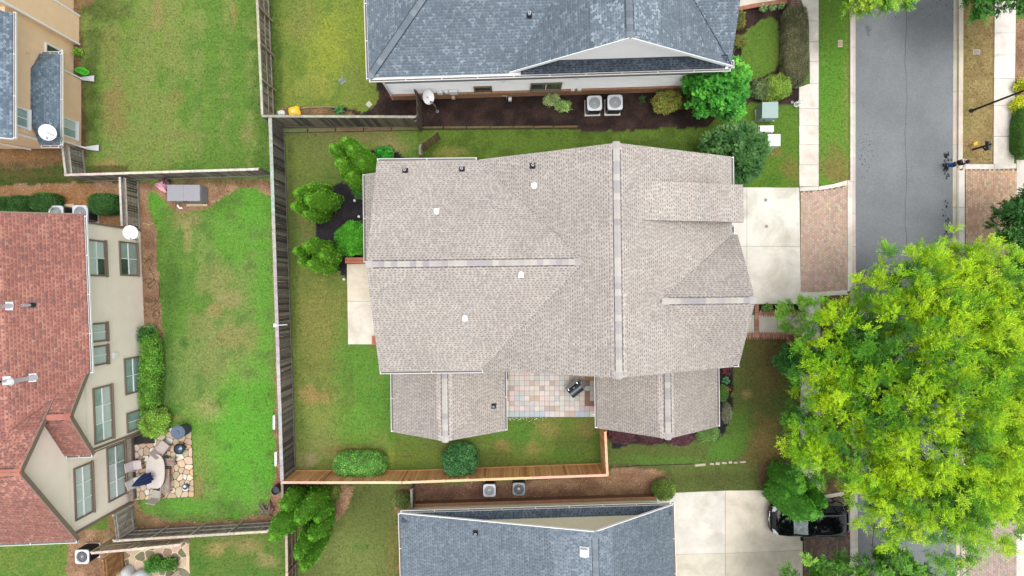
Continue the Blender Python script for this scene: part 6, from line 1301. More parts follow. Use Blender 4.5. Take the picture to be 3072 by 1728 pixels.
mat('meter_tan', C(186, 152, 130), .8); mat('meter_grey', C(150, 144, 134), .8); mat('tile_pale', C(190, 196, 170), .9)
lid('rectangular tan meter cover in the narrow verge lawn', 2520, 131, .28, .42, 'meter_tan'); lid('rectangular grey meter cover in the brown verge across the road', 2929, 156, .44, .30, 'meter_grey')
lid('square drain grate set diagonally in the narrow north yard', 1026, 243, .33, .33, 'metal_grey', R(40), 'drain_grate', 'drain grate', slots=4); lid('pale square stone set diagonally near the mulch edge', 1107, 313, .3, .3, 'tile_pale', R(42), 'stepping_stone', 'stepping stone')
for lb, x, y in (('tiny white ring cap in black mulch, upper one', 1064, 602), ('tiny white ring cap in black mulch, lower one', 1077, 650), ('tiny white ring cap at the patio slab corner', 1032, 838)):
    c = P(x, y); t = thing('cleanout_cap', lb, 'cleanout cap', c, 0, 'cleanout caps'); b = MB(); b.lathe(c, [(.075, 0), (.075, .07), (.055, .07), (.05, .03), (.01, .03)], 14); b.build('pipe_cap', M['metal_light'], t)
for i, (x, y) in enumerate(((2297, 600), (2299, 679))):
    c = P(x, y, .04); b = MB(); b.cyl(c + Vector((0, 0, .0)), c + Vector((0, 0, .004)), .11, n=18); o = b.build('drive_stain', M['meter_grey'], kind='stuff')

# lamp post
c = P(2913, 333); t = thing('lamp_post', 'thin black lamp post rising over the right hand sidewalk', 'lamp post', c); b = MB(); b.lathe(c, [(.12, 0), (.12, .08), (.08, .12), (.065, .4), (.05, 4.0)], 14); b.build('pole', M['black'], t, smooth=False)
b = MB(); b.lathe(c + Vector((0, 0, 4.0)), [(.08, 0), (.14, .05), (.2, .4), (.22, .42), (.05, .55)], 10); b.build('lantern', M['lamp_glass'], t); b = MB(); b.lathe(c + Vector((0, 0, 4.42)), [(.24, 0), (.2, .06), (.04, .2), (.02, .28)], 10); b.build('lantern_roof', M['black'], t)
# mailbox
c = P(2918, 449); t = thing('mailbox', 'black mailbox on a post in the brown verge', 'mailbox', c); b = MB(); b.box(c + Vector((0, 0, .5)), (.10, .10, 1.0)); b.box(c + Vector((-.0, 0, .98)), (.10, .55, .06)); b.bar(c + Vector((0, 0, .7)), c + Vector((0, -.3, .95)), .06, .06); b.build('post', M['black'], t)
b = MB(); b.m = Matrix.Translation(c + Vector((0, -.05, 1.02))); pr = [(-.09, 0), (.09, 0), (.09, .12), (.06, .19), (0, .215), (-.06, .19), (-.09, .12)]; vs = [(x, -.26, z) for x, z in pr] + [(x, .26, z) for x, z in pr]; b.add(vs, [tuple(range(7)), tuple(range(13, 6, -1))] + [(i, 7 + i, 7 + (i + 1) % 7, (i + 1) % 7) for i in range(7)]); b.build('box', M['metal_dark'], t)
b = MB(); b.box(c + Vector((.1, .02, 1.16)), (.012, .05, .16)); b.build('flag', M['metal_grey'], t)
b = MB(); b.lathe(c + Vector((0, 0, 1.24)), [(.03, 0), (.06, .05), (.02, .12)], 8); b.build('finial', M['black'], t)
c = P(2927, 431, .35); t = thing('yard_flag', 'little yellow paper sign beside the black mailbox', 'sign', P(2927, 431)); b = MB(); b.box(c, (.26, .24, .01), rz=.5, tint=C(240, 214, 40), M=Matrix.Rotation(.5, 4, 'Z') @ Matrix.Rotation(.5, 4, 'X')); b.build('sheet', M['plain'], t); b = MB(); b.cyl(c, Vector((c.x, c.y, 0)), .008, n=6); b.build('stake', M['metal_grey'], t)
# bags by the fence corner
def bag(label, px, py, sx, sy, cols, rz=0, nm='bag', h_=.25, z=0):
    c = P(px, py); t = thing(nm, label, 'bag', c); b = MB(); b.m = Matrix.Translation(c + Vector((0, 0, z))) @ Matrix.Rotation(rz, 4, 'Z'); vs = []; n = 14
    for j in range(5):
        for i in range(n):
            a = 6.283 * i / n; q = (abs(math.cos(a)) ** 4 + abs(math.sin(a)) ** 4) ** (-1 / 4) * (1, 1.05, .95, .7, .3)[j] * random.uniform(.9, 1.08); vs.append((math.cos(a) * q * sx / 2, math.sin(a) * q * sy / 2, h_ * (0, .3, .65, .9, 1)[j] * random.uniform(.9, 1.1)))
    b.add(vs, [(j * n + i, j * n + (i + 1) % n, (j + 1) * n + (i + 1) % n, (j + 1) * n + i) for j in range(4) for i in range(n)] + [tuple(range(4 * n, 5 * n))], cols); b.build('sack', M['plain'], t, smooth=True); return t
y_ = bag('bright yellow bag lying by the grey fence corner', 884, 336, .75, .6, C(246, 196, 40), .3); b = MB(); c = P(890, 340); b.box(c + Vector((.18, -.05, .2)), (.3, .16, .03), rz=-.7, tint=C(240, 178, 30)); b.box(c + Vector((-.12, .06, .262)), (.22, .2, .012), rz=.3, tint=C(250, 222, 150)); b.build('label_print', M['plain'], y_)
bag('white and grey bag beside the yellow bag', 845, 341, .48, .34, C(224, 228, 224), .1); 
bag('pale sheet bundle with a point in the bottom left corner, left one', 396, 1712, .55, .9, C(206, 204, 206), .5, 'covered_furniture', .7); bag('large pale covered bundle in the bottom left corner, right one', 434, 1726, 1.0, 1.0, C(214, 216, 220), .3, 'covered_furniture', .8)
# storage box, watering can, pink pot
c = P(576, 586); t = thing('storage_box', 'grey resin storage box with lid at the back of the bright yard', 'storage box', c)
b = MB(); b.box(c + Vector((.02, 0, .4)), (1.98, .95, .8)); b.build('body', M['plastic_grey'], t, bevel=.03)
for s_ in (-1, 1): b = MB(); b.box(c + Vector((s_ * .50, .0, .86)), (1.0, 1.0, .07)); b.build('lid', M['plastic_grey'], t, bevel=.02)
b = MB(); b.box(c + Vector((0, -.5, .72)), (.16, .05, .1)); b.build('latch', M['metal_dark'], t); b = MB(); b.box(c + Vector((.35, -.62, .05)), (1.3, .14, .08), tint=C(206, 184, 148)); b.build('base_board', M['weathered_wood'], t)
c = P(540, 621); t = thing('gutter_elbow', 'small white and brown downspout elbow lying by the storage box', 'downspout elbow', c); b = MB(); b.tube([c + Vector((-.12, .12, .06)), c + Vector((0, -.08, .06)), c + Vector((.2, -.08, .06))], .05, 8); b.build('elbow', M['white_metal'], t)
c = P(500, 556); t = thing('pink_planter', 'pink fan shaped flower pot left of the storage box', 'flower pot', c); b = MB(); b.m = Matrix.Translation(c + Vector((0, 0, .22))) @ Matrix.Rotation(-.5, 4, 'Z') @ Matrix.Rotation(1.1, 4, 'X'); b.lathe((0, 0, 0), [(.14, -.28), (.36, .28), (.39, .28), (.39, .32), (.33, .3), (.12, -.2)], 18, C(236, 176, 190)); b.build('pot', M['plain'], t); 
rp = rosette('purple spiky leaves spilling from the pink pot', P(508, 546), .28, [C(112, 64, 92), C(92, 50, 76)], n=34, base_z=.3)
# green garden hose coil and hose on straw
def hose(label, pts, r, col_, z=.03):
    c = P(*pts[0]); t = thing('garden_hose', label, 'garden hose', c); b = MB(); P_ = [P(x, y, z) for x, y in pts]; sm2 = []
    for i in range(len(P_) - 1):
        p0, p1, p2, p3 = P_[max(0, i - 1)], P_[i], P_[i + 1], P_[min(len(P_) - 1, i + 2)]
        for k_ in range(5): u_ = k_ / 5; sm2.append(.5 * ((2 * p1) + (p2 - p0) * u_ + (2 * p0 - 5 * p1 + 4 * p2 - p3) * u_ * u_ + (3 * p1 - p0 - 3 * p2 + p3) * u_ ** 3))
    sm2.append(P_[-1]); b.tube(sm2, r, 6, col_); b.build('hose', M['plain'], t)
random.seed(2)
hose('bright green coiled hose beside the beige house bay', [(236 + 13 * math.cos(a * .9) * (1 + .1 * random.random()) + a * .5, 208 + 7 * math.sin(a * .9) * (1 + .2 * random.random()) + a * .25) for a in range(40)], .022, C(90, 226, 50), .12)
hose('tangled brown hose lying on the pine straw by the cream wall', [(432, 790), (446, 776), (456, 790), (448, 806), (458, 822), (462, 836), (452, 848), (442, 850), (434, 842), (440, 836), (462, 838), (466, 850), (456, 858), (450, 866), (444, 856), (452, 846), (470, 842), (478, 860), (476, 890), (470, 904), (446, 898), (436, 890), (440, 904), (470, 900), (464, 896), (468, 908), (450, 922), (434, 918), (436, 926), (460, 928), (472, 936), (480, 946), (470, 958), (458, 950), (462, 936), (476, 930), (478, 942), (468, 948), (462, 940)], .013, C(92, 72, 56))
hose('dark red hose loop on the brown straw by the southern house', [(1712, 1478), (1726, 1462), (1744, 1460), (1752, 1472), (1748, 1482), (1738, 1470), (1740, 1458), (1744, 1444)], .012, C(110, 34, 34))
# pots
for lb, x, y, r, col_, inn in (('cream round urn with a dark mouth by the hedge strip', 450, 988, .25, C(226, 206, 168), C(60, 50, 40)), ('brown iron pot below the cream urn', 450, 1016, .25, C(86, 66, 54), C(120, 76, 56))):
    c = P(x, y); t = thing('garden_pot', lb, 'pot', c); b = MB(); b.lathe(c, [(r * .5, 0), (r * .9, .2), (r, .34), (r * .82, .42), (r * .62, .42), (r * .55, .3)], 20, col_); b.build('pot_body', M['plain'], t, smooth=True); b = MB(); b.cyl(c + Vector((0, 0, .36)), c + Vector((0, 0, .38)), r * .55, n=16, tint=inn); b.build('soil', M['plain'], t)
# firewood
c = P(796, 1528); t = thing('firewood_pile', 'heap of grey firewood sticks by the arborvitae clump', 'firewood pile', c)
for i in range(22): a = random.random() * 3.14; q = c + Vector((random.gauss(0, .28), random.gauss(0, .22), .05 + i * .012)); b = MB(); b.cyl(q - Vector((math.cos(a), math.sin(a), 0)) * .3, q + Vector((math.cos(a), math.sin(a), .1)) * .3, .035, n=6, tint=C(random.randint(110, 160), random.randint(98, 130), random.randint(88, 110))); b.build('log', M['tinted'], t)
for lb, x, y in (('white cylinder leaning on the long fence, upper one', 835, 1260), ('white cylinder leaning on the long fence, lower one', 840, 1368)):
    c = P(x, y); t = thing('planter_tube', lb, 'planter', c, 0, 'white planters on the long fence'); b = MB(); b.box(c + Vector((0, 0, .5)), (.14, .86, .3)); b.build('trough', M['white_metal'], t, bevel=.03); b = MB(); b.tube([c + Vector((-.06, 0, .5)), c + Vector((-.16, 0, .46)), c + Vector((-.16, -.12, .4))], .012, 6); b.build('bracket', M['metal_dark'], t)
c = P(838, 1462); t = thing('barrel', 'dark round barrel half hidden by the end of the grey fence', 'barrel', c); b = MB(); b.lathe(c, [(.26, 0), (.28, .3), (.26, .6), (.22, .6), (.2, .5)], 18); b.build('shell', M['metal_dark'], t)
# white bird post box on the fence
c = P(832, 977); t = thing('fence_bracket', 'small white box bracket on top of the longest fence', 'bracket', P(845, 977)); b = MB(); b.box(P(826, 976, 1.9), (.2, .2, .12)); b.bar(P(828, 976, 1.92), P(862, 974, 1.92), .04, .05); b.build('box', M['metal_light'], t)
# stick on the lawn
c = P(1215, 1368); t = thing('stick', 'dark fallen stick on the yellow patch of lawn', 'stick', c); b = MB(); b.tube([P(1204, 1368, .03), P(1240, 1370, .03)], .014, 5); b.tube([P(1214, 1371, .03), P(1232, 1366, .05)], .01, 5); b.build('twig', M['bark'], t)
# corner splash pipe at patio and shells
c = P(1784, 1243); t = thing('downspout_elbow', 'white downspout elbow at the corner of the paver patio', 'downspout elbow', c); b = MB(); b.tube([P(1794, 1250, .3), P(1790, 1243, .12), P(1778, 1243, .1)], .05, 8); b.build('elbow', M['white_metal'], t)
b = MB(); random.seed(12)
for i in range(60): b.box(P(random.uniform(1525, 1640), random.gauss(1256, 4), .02), (.05, .035, .02), rz=random.random() * 3, tint=C(232, 230, 214), top=.6)
b.build('white_pebbles', M['plain'], kind='stuff')
c = P(1520, 1126); t = thing('side_table', 'dark narrow bench at the left corner of the paver patio', 'bench', c); b = MB(); b.box(P(1519, 1124, .5), (.2, .55, .04)); b.build('top', M['metal_dark'], t)
for dx_ in (-.07, .07):
    for dy_ in (-.24, .24): b = MB(); b.box(P(1519, 1124, .5) + Vector((dx_, dy_, -.25)), (.03, .03, .46)); b.build('leg', M['metal_dark'], t)
# grill
c = P(1722, 1162); t = thing('barbecue_grill', 'black covered barbecue grill standing askew on the paver patio', 'grill', c); Gm = Matrix.Translation(c) @ Matrix.Rotation(R(38), 4, 'Z'); b = MB(); b.m = Gm
n = 14; vs = []
for xx_ in (-.43, .43):
    for i in range(n + 1): a = math.pi * i / n; vs.append((xx_, -math.cos(a) * .30, .88 + math.sin(a) * .28))
b.add(vs, [(i, i + 1, n + 2 + i, n + 1 + i) for i in range(n)] + [tuple(range(n, -1, -1)), tuple(range(n + 1, 2 * n + 2))]); b.build('hood', mat('grill_black', C(60, 66, 74), .3, metal=.5), t, smooth=False)
b = MB(); b.m = Gm; b.box((0, 0, .45), (.84, .5, .84)); b.build('cart', M['black'], t, bevel=.02); b = MB(); b.m = Gm; b.box((.62, 0, .86), (.34, .42, .04)); b.cyl((.62, .0, .88), (.62, .0, .9), .12, n=14); b.build('side_burner', M['metal_dark'], t)
b = MB(); b.m = Gm; b.box((0, .40, .84), (.9, .16, .05)); b.build('front_shelf', M['metal_dark'], t); b = MB(); b.m = Gm; b.tube([(-.33, .36, 1.0), (.33, .36, 1.0)], .016, 8); b.box((-.33, .31, 1.0), (.02, .1, .03)); b.box((.33, .31, 1.0), (.02, .1, .03)); b.build('handle', M['chrome'], t)
b = MB(); b.m = Gm; b.cyl((0, .2, 1.09), (0, .215, 1.115), .045, n=12); b.build('thermometer', M['chrome'], t)
for x_ in (-.35, .35):
    for y_ in (-.2, .2): b = MB(); b.m = Gm; b.cyl((x_, y_ - .02, .06), (x_, y_ + .02, .06), .05, n=10); b.build('wheel', M['rubber'], t)
# cream-house patio furniture
WD = C(166, 150, 138); WD2 = C(140, 124, 112)
c = P(470, 1414); t = thing('patio_table', 'oval pale stone patio table under the closed blue umbrella', 'table', c); b = MB(); n = 36; tz = .74; pp = []
for i in range(n): a = 6.283 * i / n; q = (abs(math.cos(a)) ** 2.6 + abs(math.sin(a)) ** 2.6) ** (-1 / 2.6); pp.append((math.cos(a) * q * .57, math.sin(a) * q * 1.05))
c2 = P(465.5, 1414.5, tz); b.prism([(c2.x + x, c2.y + y) for x, y in pp], tz - .05, tz, C(206, 196, 188)); b.build('tabletop', M['tinted'], t, bevel=.01)
for sx_ in (-1, 1):
    for sy_ in (-1, 1): b = MB(); b.box((c2.x + sx_ * .36, c2.y + sy_ * .75, .34), (.08, .08, .68), tint=WD2); b.build('leg', M['weathered_wood'], t)
def chair(label, px, py, rz, seat, sz=(.5, .5), slat=False, back=True):
    c = P(px, py, .4); c.z = 0; t = thing('patio_chair', label, 'chair', c, rz); w_, d_ = sz
    if slat:
        for i in range(5): b = MB(); b.box((0, -d_ / 2 + (i + .5) * d_ / 5, .43), (w_, d_ / 5 - .015, .03), tint=tuple(x * random.uniform(.8, 1.15) for x in WD)); b.build('slat', M['weathered_wood'], t)
    else: b = MB(); b.box((0, 0, .45), (w_, d_, .07), tint=seat); b.build('cushion', M['cloth'], t, bevel=.025)
    if back:
        b = MB(); b.box((0, d_ / 2 + .08, .72), (w_, .05, .55), tint=seat, M=Matrix.Rotation(-.28, 4, 'X')); b.build('backrest', M['cloth' if not slat else 'weathered_wood'], t, bevel=.015)
        for s_ in (-1, 1): b = MB(); b.box((s_ * (w_ / 2 + .03), 0, .62), (.05, d_ + .08, .03), tint=WD); b.build('armrest', M['weathered_wood'], t)
    for sx_ in (-1, 1):
        for sy_ in (-1, 1): b = MB(); b.box((sx_ * (w_ / 2 - .03), sy_ * (d_ / 2 - .03), .21), (.05, .05, .42), tint=WD2); b.build('leg', M['weathered_wood'], t)
    return t
chair('cushioned patio chair tilted at the head of the oval table', 489, 1342, R(-38) + math.pi, C(190, 174, 170), (.62, .7)); chair('pink cushioned patio chair left of the table, upper one', 414, 1394, R(98), C(214, 200, 200), (.56, .5)); chair('pale cushioned patio chair left of the table, lower one', 420, 1442, R(112), C(208, 200, 196), (.56, .62))
chair('grey slatted patio chair right of the table', 508, 1386, R(0), WD, (.6, .46), slat=True, back=False); chair('pale curved patio chair at the foot of the table', 471, 1482, R(170), C(178, 172, 160), (.6, .5))
c = P(508, 1436); t = thing('patio_bench', 'weathered slatted bench along the right side of the table', 'bench', c, R(91)); 
for i in range(6): b = MB(); b.box((0, -.25 + i * .10, .44), (1.5, .085, .03), tint=tuple(x * random.uniform(.75, 1.15) for x in WD)); b.build('slat', M['weathered_wood'], t)
for sx_ in (-1, 1):
    for sy_ in (-1, 1): b = MB(); b.box((sx_ * .68, sy_ * .2, .21), (.06, .06, .42), tint=WD2); b.build('leg', M['weathered_wood'], t)
# umbrella
base = P(478, 1416); t = thing('patio_umbrella', 'closed navy blue umbrella rising through the oval table', 'umbrella', base); b = MB(); b.cyl(base, base + Vector((0, 0, 2.45)), .022, n=10); b.build('pole', M['metal_dark'], t); b = MB(); b.lathe(base, [(.24, 0), (.24, .06), (.05, .1)], 16); b.build('base', M['metal_dark'], t)
b = MB(); n = 32; vs = []
for z, r in ((1.05, .26), (1.2, .27), (1.6, .22), (2.0, .15), (2.3, .07), (2.45, .02)):
    for i in range(n): a = 6.283 * i / n; k_ = r * (1 + (.34 if i % 4 == 0 else (-.3 if i % 4 == 2 else 0)) * (1 - (z - 1.05) * .5) + random.uniform(-.05, .05)); vs.append((base.x + math.cos(a + z * .4) * k_, base.y + math.sin(a + z * .4) * k_, z + (random.uniform(-.12, .08) if z < 1.1 else 0)))
b.add(vs, [(j * n + i, j * n + (i + 1) % n, (j + 1) * n + (i + 1) % n, (j + 1) * n + i) for j in range(5) for i in range(n)] + [tuple(range(5 * n, 6 * n)), tuple(range(n - 1, -1, -1))], C(34, 56, 110)); b.build('canopy', M['cloth'], t)
c = P(424, 1313); t = thing('door_mat', 'plain black mat on the flagstones by the cream house', 'mat', c); b = MB(); b.prism(px2([(388, 1300), (466, 1284), (466, 1329), (388, 1331)]), .06, .08); b.build('mat', M['black'], t)
# bin, fire bowl, small pot
c = P(560, 1286); t = thing('rubbish_bin', 'large round grey bin with domed lid at the patio corner', 'bin', c); tall = .95; b = MB(); b.lathe(c, [(.33, 0), (.40, tall * .9), (.42, tall * .92)], 24, C(74, 76, 92)); b.build('barrel', M['plain'], t); b = MB(); b.lathe(c, [(.43, tall * .9), (.43, tall * .95), (.36, tall), (.30, tall * .97), (.12, tall * .98), (.11, tall * 1.05), (.02, tall * 1.06)], 24, C(92, 108, 128)); b.build('lid', M['plain'], t)
c = P(549, 1341); t = thing('fire_bowl', 'round black fire pit with shiny cover below the grey bin', 'fire pit', c); b = MB(); b.lathe(c, [(.2, .05), (.30, .3), (.34, .42), (.30, .42)], 24); b.build('bowl', M['black'], t); b = MB(); b.lathe(c, [(.29, .42), (.22, .46), (.06, .5), (.02, .52)], 24); b.build('cover', mat('bowl_lid', C(70, 92, 108), .15, metal=.4), t, smooth=True)
for k_ in range(3): b = MB(); b.bar(c + Vector((math.cos(k_ * 2.1) * .25, math.sin(k_ * 2.1) * .25, 0)), c + Vector((math.cos(k_ * 2.1) * .22, math.sin(k_ * 2.1) * .22, .2)), .03, .03); b.build('leg', M['black'], t)
c = P(563, 1456); t = thing('garden_pot', 'small round dark pot with white cap on the lower flagstones', 'pot', c); b = MB(); b.lathe(c, [(.12, 0), (.17, .25), (.18, .28), (.14, .28), (.1, .22)], 18, C(78, 84, 104)); b.build('pot_body', M['plain'], t); b = MB(); b.lathe(c + Vector((-.04, .02, .22)), [(.09, 0), (.08, .05), (.02, .07)], 12, C(226, 228, 230)); b.build('cap', M['plain'], t)
# barrel planter under the lime tree
c = P(2372, 1052); t = thing('black_tub', 'black round tub planter at the edge of the lime tree', 'tub', c); b = MB(); b.lathe(c, [(.34, 0), (.4, .4), (.42, .42), (.36, .42), (.34, .34)], 22); b.build('tub', M['black'], t); b = MB(); b.cyl(c + Vector((0, 0, .3)), c + Vector((0, 0, .34)), .34, n=20); b.build('soil', M['mulch'], t)
shrub('green foliage growing in the black tub', c, (.34, .34, .6), [C(40, 92, 44), C(52, 110, 50)], n=2200, L=.07, core=.6, base_z=.3)
c = P(2378, 1016); t = thing('brick_post', 'square brown brick post at the end of the front walk', 'brick post', c); b = MB(); b.box(c + Vector((0, 0, .5)), (.5, .5, 1.0), tint=C(132, 92, 74)); b.build('post_core', M['tinted'], t)
for i in range(6):
    for j in range(2): b = MB(); b.box(c + Vector((-.14 + j * .26, -.2 + i * .08, 1.03)), (.24, .07, .06), tint=tuple(x * random.uniform(.8, 1.2) for x in C(166, 112, 88))); b.build('brick', M['tinted'], t)
# meters at the white house wall base
c = P(1530, 302); t = thing('hose_reel', 'small pale hose reel against the white house wall', 'hose reel', c); b = MB(); b.cyl(c + Vector((-.1, 0, .3)), c + Vector((.1, 0, .3)), .15, n=14); b.build('reel', M['metal_light'], t); b = MB(); b.tube([c + Vector((-.2, .1, .0)), c + Vector((-.2, .1, .55)), c + Vector((-.5, .1, .55))], .015, 6); b.build('pipe', M['white_metal'], t)

# ------------------------------------------------------------------ the black car
CX, CY, CR = 18.14, -14.12, R(181.0)
car = thing('parked_car', 'black sport utility car half covered by the leaning conifer', 'car', (CX, CY, 0), CR)
# local: +x = front; sections (x, half width at sill, at belt, belt z, roof z, roof half width, lower z)
sec = [(-2.38, .70, .74, .86, .90, .60, .42), (-2.30, .84, .86, .95, 1.02, .66, .30), (-2.05, .91, .92, 1.02, 1.38, .62, .24), (-1.7, .94, .95, 1.04, 1.58, .64, .22), (-1.1, .95, .96, 1.03, 1.665, .66, .22), (-.4, .95, .96, 1.02, 1.68, .67, .22), (.15, .95, .96, 1.01, 1.64, .66, .22), (.45, .95, .96, 1.01, 1.52, .67, .22), (1.15, .94, .95, 1.02, 1.09, .76, .22), (1.35, .94, .95, 1.00, 1.05, .78, .22), (1.9, .92, .92, .93, .98, .70, .24), (2.2, .82, .83, .80, .86, .60, .28), (2.38, .66, .66, .62, .68, .48, .34)]
rows = []
for x, ws, wb, zb, zr, wr, zl in sec:
    half = [(ws * .92, zl), (ws, zl + .12), (ws * 1.0, (zl + zb) / 2), (wb, zb - .08), (wb * .985, zb), (wr + (wb - wr) * .5, zb + (zr - zb) * .5), (wr * 1.02, zr - (zr - zb) * .12), (wr * .86, zr - .01), (wr * .4, zr + .012), (0, zr + .016)]
    full = [(-a, z) for a, z in half] + [(a, z) for a, z in half[-2::-1]]; rows.append([(x, a, z) for a, z in full])
m_ = len(rows[0]); vs = [p for r_ in rows for p in r_]; fs = [(j * m_ + i, (j + 1) * m_ + i, (j + 1) * m_ + i + 1, j * m_ + i + 1) for j in range(len(rows) - 1) for i in range(m_ - 1)]
fs += [tuple(range(m_)), tuple(range(len(vs) - 1, len(vs) - m_ - 1, -1)), ] + [(j * m_, j * m_ + m_ - 1, (j + 1) * m_ + m_ - 1, (j + 1) * m_) for j in range(len(rows) - 1)]
b = MB(); b.add(vs, fs); body = b.build('body', M['black_paint'], car, smooth=True)
sb = body.modifiers.new('round', 'SUBSURF'); sb.levels = 2; sb.render_levels = 2
def quadp(name, pts, mt, par=car, th=.012):
    b = MB(); b.slab([Vector(p) for p in pts], th); return b.build(name, M[mt], par, bevel=.003)
quadp('windscreen', [(.48, -.60, 1.555), (.48, .60, 1.555), (.82, .66, 1.345), (1.14, .69, 1.135), (1.14, -.69, 1.135), (.82, -.66, 1.345)][:2] + [(1.13, .70, 1.15), (1.13, -.70, 1.15)], 'windscreen')
quadp('rear_window', [(-2.02, -.5, 1.45), (-2.02, .5, 1.45), (-2.24, .56, 1.17), (-2.24, -.56, 1.17)], 'windscreen')
for s_ in (-1, 1):
    for x0_, x1_ in ((.36, -.42), (-.5, -1.2), (-1.28, -1.8)):
        b = MB(); q = [(x0_ + (.28 if x0_ > 0 else 0), s_ * .962, 1.06), (x1_, s_ * .962, 1.06), (x1_ + (.12 if x1_ < -1.7 else 0), s_ * .735, 1.53), (x0_, s_ * .74, 1.54)]; b.add(q + [(x, y - s_ * .03, z) for x, y, z in q], [(0, 1, 2, 3), (7, 6, 5, 4), (0, 4, 5, 1), (1, 5, 6, 2), (2, 6, 7, 3), (3, 7, 4, 0)]); b.build('side_window', M['side_glass'], car)
    b = MB(); b.tube([(.62, s_ * .972, 1.05), (-1.1, s_ * .972, 1.05), (-1.86, s_ * .955, 1.1), (-1.78, s_ * .76, 1.5)], .012, 6); b.build('window_trim', M['chrome'], car)
    b = MB(); b.tube([(.1, s_ * .60, 1.70), (-1.75, s_ * .585, 1.66)], .018, 6); b.build('roof_rail', M['chrome'], car)
    b = MB(); b.box((.62, s_ * 1.06, 1.08), (.14, .2, .13)); b.box((.6, s_ * .97, 1.05), (.05, .1, .03)); b.build('mirror', M['black_paint'], car, bevel=.03)
    b = MB(); b.add([(2.27, s_ * .52, .80), (2.20, s_ * .78, .82), (1.96, s_ * .88, .93), (2.0, s_ * .74, .96), (2.16, s_ * .55, .92), (2.25, s_ * .50, .70), (2.22, s_ * .80, .72), (1.96, s_ * .91, .83)], [(0, 1, 2, 3, 4), (5, 6, 1, 0), (6, 7, 2, 1)]); b.build('headlight', M['lamp_glass'], car)
    b = MB(); b.box((-2.2, s_ * .80, .98), (.16, .14, .22)); b.build('tail_light', M['lamp_red'], car, bevel=.03)
    for x_ in (1.45, -1.42):
        b = MB(); b.cyl((x_, s_ * .74, .36), (x_, s_ * .97, .36), .36, n=24); w_ = b.build('wheel', M['rubber'], car); b = MB(); b.cyl((x_, s_ * .96, .36), (x_, s_ * .98, .36), .24, n=20); b.build('rim', M['metal_grey'], w_)
b = MB(); b.tube([(2.33, -.5, .66), (2.38, -.15, .7), (2.40, 0, .62), (2.38, .15, .7), (2.33, .5, .66)], .022, 8); b.box((2.38, 0, .66), (.03, .2, .16)); b.build('grille_trim', M['chrome'], car)
b = MB(); b.box((2.34, 0, .56), (.08, .9, .26)); b.build('grille', M['metal_dark'], car, bevel=.02)
b = MB(); b.box((-1.6, 0, 1.655), (.12, .03, .04)); b.build('roof_antenna', M['black_paint'], car)
b = MB(); b.tube([(2.02, -.3, .985), (1.2, -.62, 1.085)], .005, 4); b.tube([(2.02, .3, .985), (1.2, .62, 1.085)], .005, 4); b.build('bonnet_crease', M['metal_dark'], car)

# ------------------------------------------------------------------ the person at the kerb
pc_ = P(2836, 500); pz = -.02; FX = R(-80)        # faces down the picture
def skin_body(name, verts, edges, mt, par, sub=2, root=0):
    me = bpy.data.meshes.new(name); me.from_pydata([v[:3] for v in verts], edges, []); o = link(name, me, par); me.materials.append(M[mt])
    sk = o.modifiers.new('skin', 'SKIN'); sk.use_smooth_shade = True; ss = o.modifiers.new('sub', 'SUBSURF'); ss.levels = sub; ss.render_levels = sub
    if not me.skin_vertices: 
        bm = bmesh.new(); bm.from_mesh(me); bm.verts.layers.skin.verify(); bm.to_mesh(me); bm.free()
    for i, v in enumerate(verts): me.skin_vertices[0].data[i].radius = (v[3], v[4] if len(v) > 4 else v[3]); me.skin_vertices[0].data[i].use_root = (i == root)
    return o
per = thing('person', 'person in black top and blue jeans stepping off the kerb holding something dark', 'person', (pc_.x, pc_.y, pz), FX)
# local frame: +x forward, +y left, z up.  one continuous body: pelvis, spine, head, arms, legs
bv = [(0, 0, .95, .125, .15), (.01, 0, 1.12, .11, .14), (.02, 0, 1.32, .12, .17), (.02, 0, 1.44, .09, .14), (.05, 0, 1.52, .055), (.09, 0, 1.62, .085), (.10, 0, 1.70, .085),
      (.02, .18, 1.42, .062), (.06, .25, 1.18, .047), (.27, .17, 1.12, .036), (.34, .13, 1.14, .03),
      (.02, -.18, 1.42, .062), (.06, -.25, 1.18, .047), (.27, -.15, 1.12, .036), (.34, -.10, 1.14, .03),
      (.0, .09, .90, .095), (.10, .10, .50, .066), (-.02, .10, .12, .048), (.02, .10, .05, .045), (.16, .11, .035, .04),
      (.0, -.09, .90, .095), (-.04, -.10, .50, .066), (-.22, -.10, .14, .048), (-.20, -.10, .06, .045), (-.08, -.11, .035, .04)]
be = [(0, 1), (1, 2), (2, 3), (3, 4), (4, 5), (5, 6), (3, 7), (7, 8), (8, 9), (9, 10), (3, 11), (11, 12), (12, 13), (13, 14), (0, 15), (15, 16), (16, 17), (17, 18), (18, 19), (0, 20), (20, 21), (21, 22), (22, 23), (23, 24)]
skin_body('body', bv, be, 'skin', per)
mat('shirt_black', C(30, 30, 36), .9, nz=(20, .8, 1.2)); mat('jeans', C(52, 96, 148), .9, nz=(14, .85, 1.15)); mat('hair', C(52, 40, 38), .8, nz=(40, .7, 1.3)); mat('shirt_white', C(232, 228, 226), .9)
up_ = 1.14
tv = [(0, 0, .93, .15, .18), (.01, 0, 1.12, .15, .18), (.02, 0, 1.30, .165, .215), (.02, 0, 1.42, .145, .20), (.03, 0, 1.49, .08), (.02, .20, 1.42, .092), (.045, .24, 1.24, .074), (.02, -.20, 1.42, .092), (.045, -.24, 1.24, .074)]
skin_body('top', tv, [(0, 1), (1, 2), (2, 3), (3, 4), (3, 5), (5, 6), (3, 7), (7, 8)], 'shirt_black', per)
